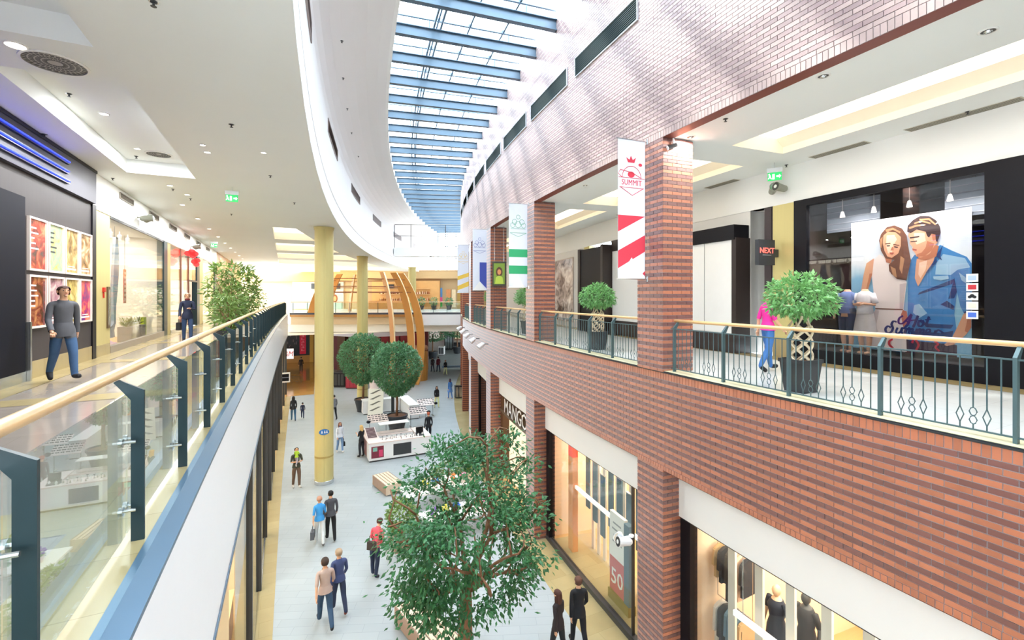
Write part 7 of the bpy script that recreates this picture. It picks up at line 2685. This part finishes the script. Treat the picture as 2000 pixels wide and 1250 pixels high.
held(_jobs[-1], 1, 'black handbag held by the person in the white jacket', '15151a', .26, .22, .12, .2)
M = stand(706, 893, GZ, 215)
person(M, 'blonde person in black standing at the jewellery stand', 1.72, '1b1b20', '1f2026', '101014', 'd8b070', female=True, long_hair=True, sleeves='short', stride=.03, arms=('phone', 'phone'))
M = stand(837, 862, GZ, 180)
person(M, 'red haired person in black half hidden by the top of the fig tree', 1.74, '1c1c22', '22242c', '101014', 'b0553a', stride=.05)
M = stand(573, 822, GZ, 185)
person(M, 'person with long black hair, dark jacket and jeans on the far left', 1.70, '1e1e22', '3a5f7d', '1c1c20', '100e10', female=True, long_hair=True, coat=True, stride=.15)
M = stand(591, 817, GZ, 178)
person(M, 'child in dark blue beside the person with long black hair', 1.12, '2a3148', '2a3450', '1c1c20', '1c1614', stride=.15, child=True)
M = stand(652.5, 820, GZ, 200)
person(M, 'person in grey half hidden behind the nearest champagne column', 1.74, '74767c', '22242a', '15151a', '2a211c', stride=.15)
M = stand(853, 797, GZ, 5)
person(M, 'person with long black hair in black top and pale yellow trousers', 1.70, '141418', 'e6e6a8', 'c9c4b0', '0d0c0e', female=True, long_hair=True, stride=.2)
M = stand(879, 779, GZ, 190)
person(M, 'person in a blue dress and jeans near the litter bins', 1.70, '4a7ab8', '5a84c0', 'd8b09a', '3a2a40', female=True, long_hair=True, skirt=.6, stride=.15)
M = stand(845, 727, GZ, 185)
person(M, 'left person of the dark pair walking far down the mall', 1.74, '3a3036', '2f3a4e', '15151a', '2a2220', coat=True, stride=.2)
M = stand(856, 727, GZ, 185)
person(M, 'right person of the far pair, in a maroon jacket', 1.78, '6d2436', '2c3a56', '15151a', '2a1c1c', coat=True, stride=.2)
M = stand(870, 733, GZ, 5)
person(M, 'far person with auburn hair, black top and light trousers', 1.68, '1c1c20', 'd8dca8', 'c0b8a8', 'a0523a', female=True, stride=.2)
M = stand(588, 727, GZ, 180)
person(M, 'person in black far down the left arcade before the red banner', 1.72, '22181a', '1c1c20', '101014', '1c1412', coat=True, stride=.15)
# lower right, in front of the sale window
M = stand(1130, 1268, GZ, 165)
person(M, 'person in a black coat walking toward the sale window', 1.76, '17181e', '15161c', '0f0f12', '5a3a2c', coat=True, stride=.25, level=2)
M = stand(1090, 1290, GZ, 200)
person(M, 'person with long brown hair in dark clothes left of the black coat', 1.66, '2a2022', '1f2024', '0f0f12', '4a2a20', female=True, long_hair=True, coat=True, stride=.2, level=2)
finish_people()

for k, (s_, lab, tc_, bc_, sk_) in enumerate(((6.75, 'headless shop mannequin in a denim shirt and dark shorts standing before the summer poster', '6d84b8', '33405e', None), (6.35, 'headless shop mannequin in a white blouse and grey skirt standing before the summer poster', 'e8e6ea', 'b9b4b4', .52))):
    t = thing('display_mannequin', lab, 'mannequin', F(s_, TS + .3, .285), 'mannequins before the summer poster')
    V_ = 1.0
    q = MB()
    for sg in (-1, 1):
        q.tube([(sg * .085, -.03 * sg, .09), (sg * .088, 0, .30), (sg * .09, -.02, .48), (sg * .095, 0, .86)], [.038, .052, .055, .085], 10)
        q.tube([(sg * .085, -.03 * sg + .03, .05), (sg * .09, -.03 * sg - .12, .035)], [.036, .03], 8)
        if k:
            q.tube([(sg * .16, .0, 1.36), (sg * .21, -.03, 1.13), (sg * .02, -.2, 1.14 + .02 * sg)], [.045, .038, .028], 8)
            q.tube([(sg * .02, -.2, 1.14 + .02 * sg), (sg * -.08, -.2, 1.15)], [.03, .018], 8)
        else:
            q.tube([(sg * .18, .0, 1.37), (sg * .25, .02, 1.12), (sg * .26, -.06, .88), (sg * .26, -.08, .78)], [.05, .04, .03, .02], 8)
    q.tube([(0, 0, .84), (0, 0, 1.06), (0, 0, 1.28), (0, 0, 1.38), (0, 0, 1.48)], [.14, .12, .15, .11, .05], 12)
    q.build('figure', SKINM, t, smooth=True)
    q = MB(); q.tube([(0, 0, .92), (0, 0, 1.08), (0, 0, 1.28), (0, 0, 1.40), (0, 0, 1.43)], [.165, .14, .172, .13, .08], 14)
    for sg in (-1, 1):
        q.tube([(sg * .13, 0, 1.37), (sg * .22, -.01, 1.16)], [.075, .062], 10)
    q.build('shirt', cloth(tc_), t, smooth=True)
    q = MB()
    if k:
        q.lathe([(.145, 1.0), (.17, .9), (.2, .75), (.235, .5)], 18, caps=False, sx=1, sy=.85); q.build('skirt', cloth(bc_), t, smooth=True)
    else:
        for sg in (-1, 1):
            q.tube([(sg * .09, 0, .52), (sg * .085, 0, .92), (sg * .05, 0, 1.0)], [.10, .115, .12], 12)
        q.build('shorts', cloth(bc_), t, smooth=True)
    MB().lathe([(.16, 0), (.16, .015)], 16).build('base_plate', CHROME, t)
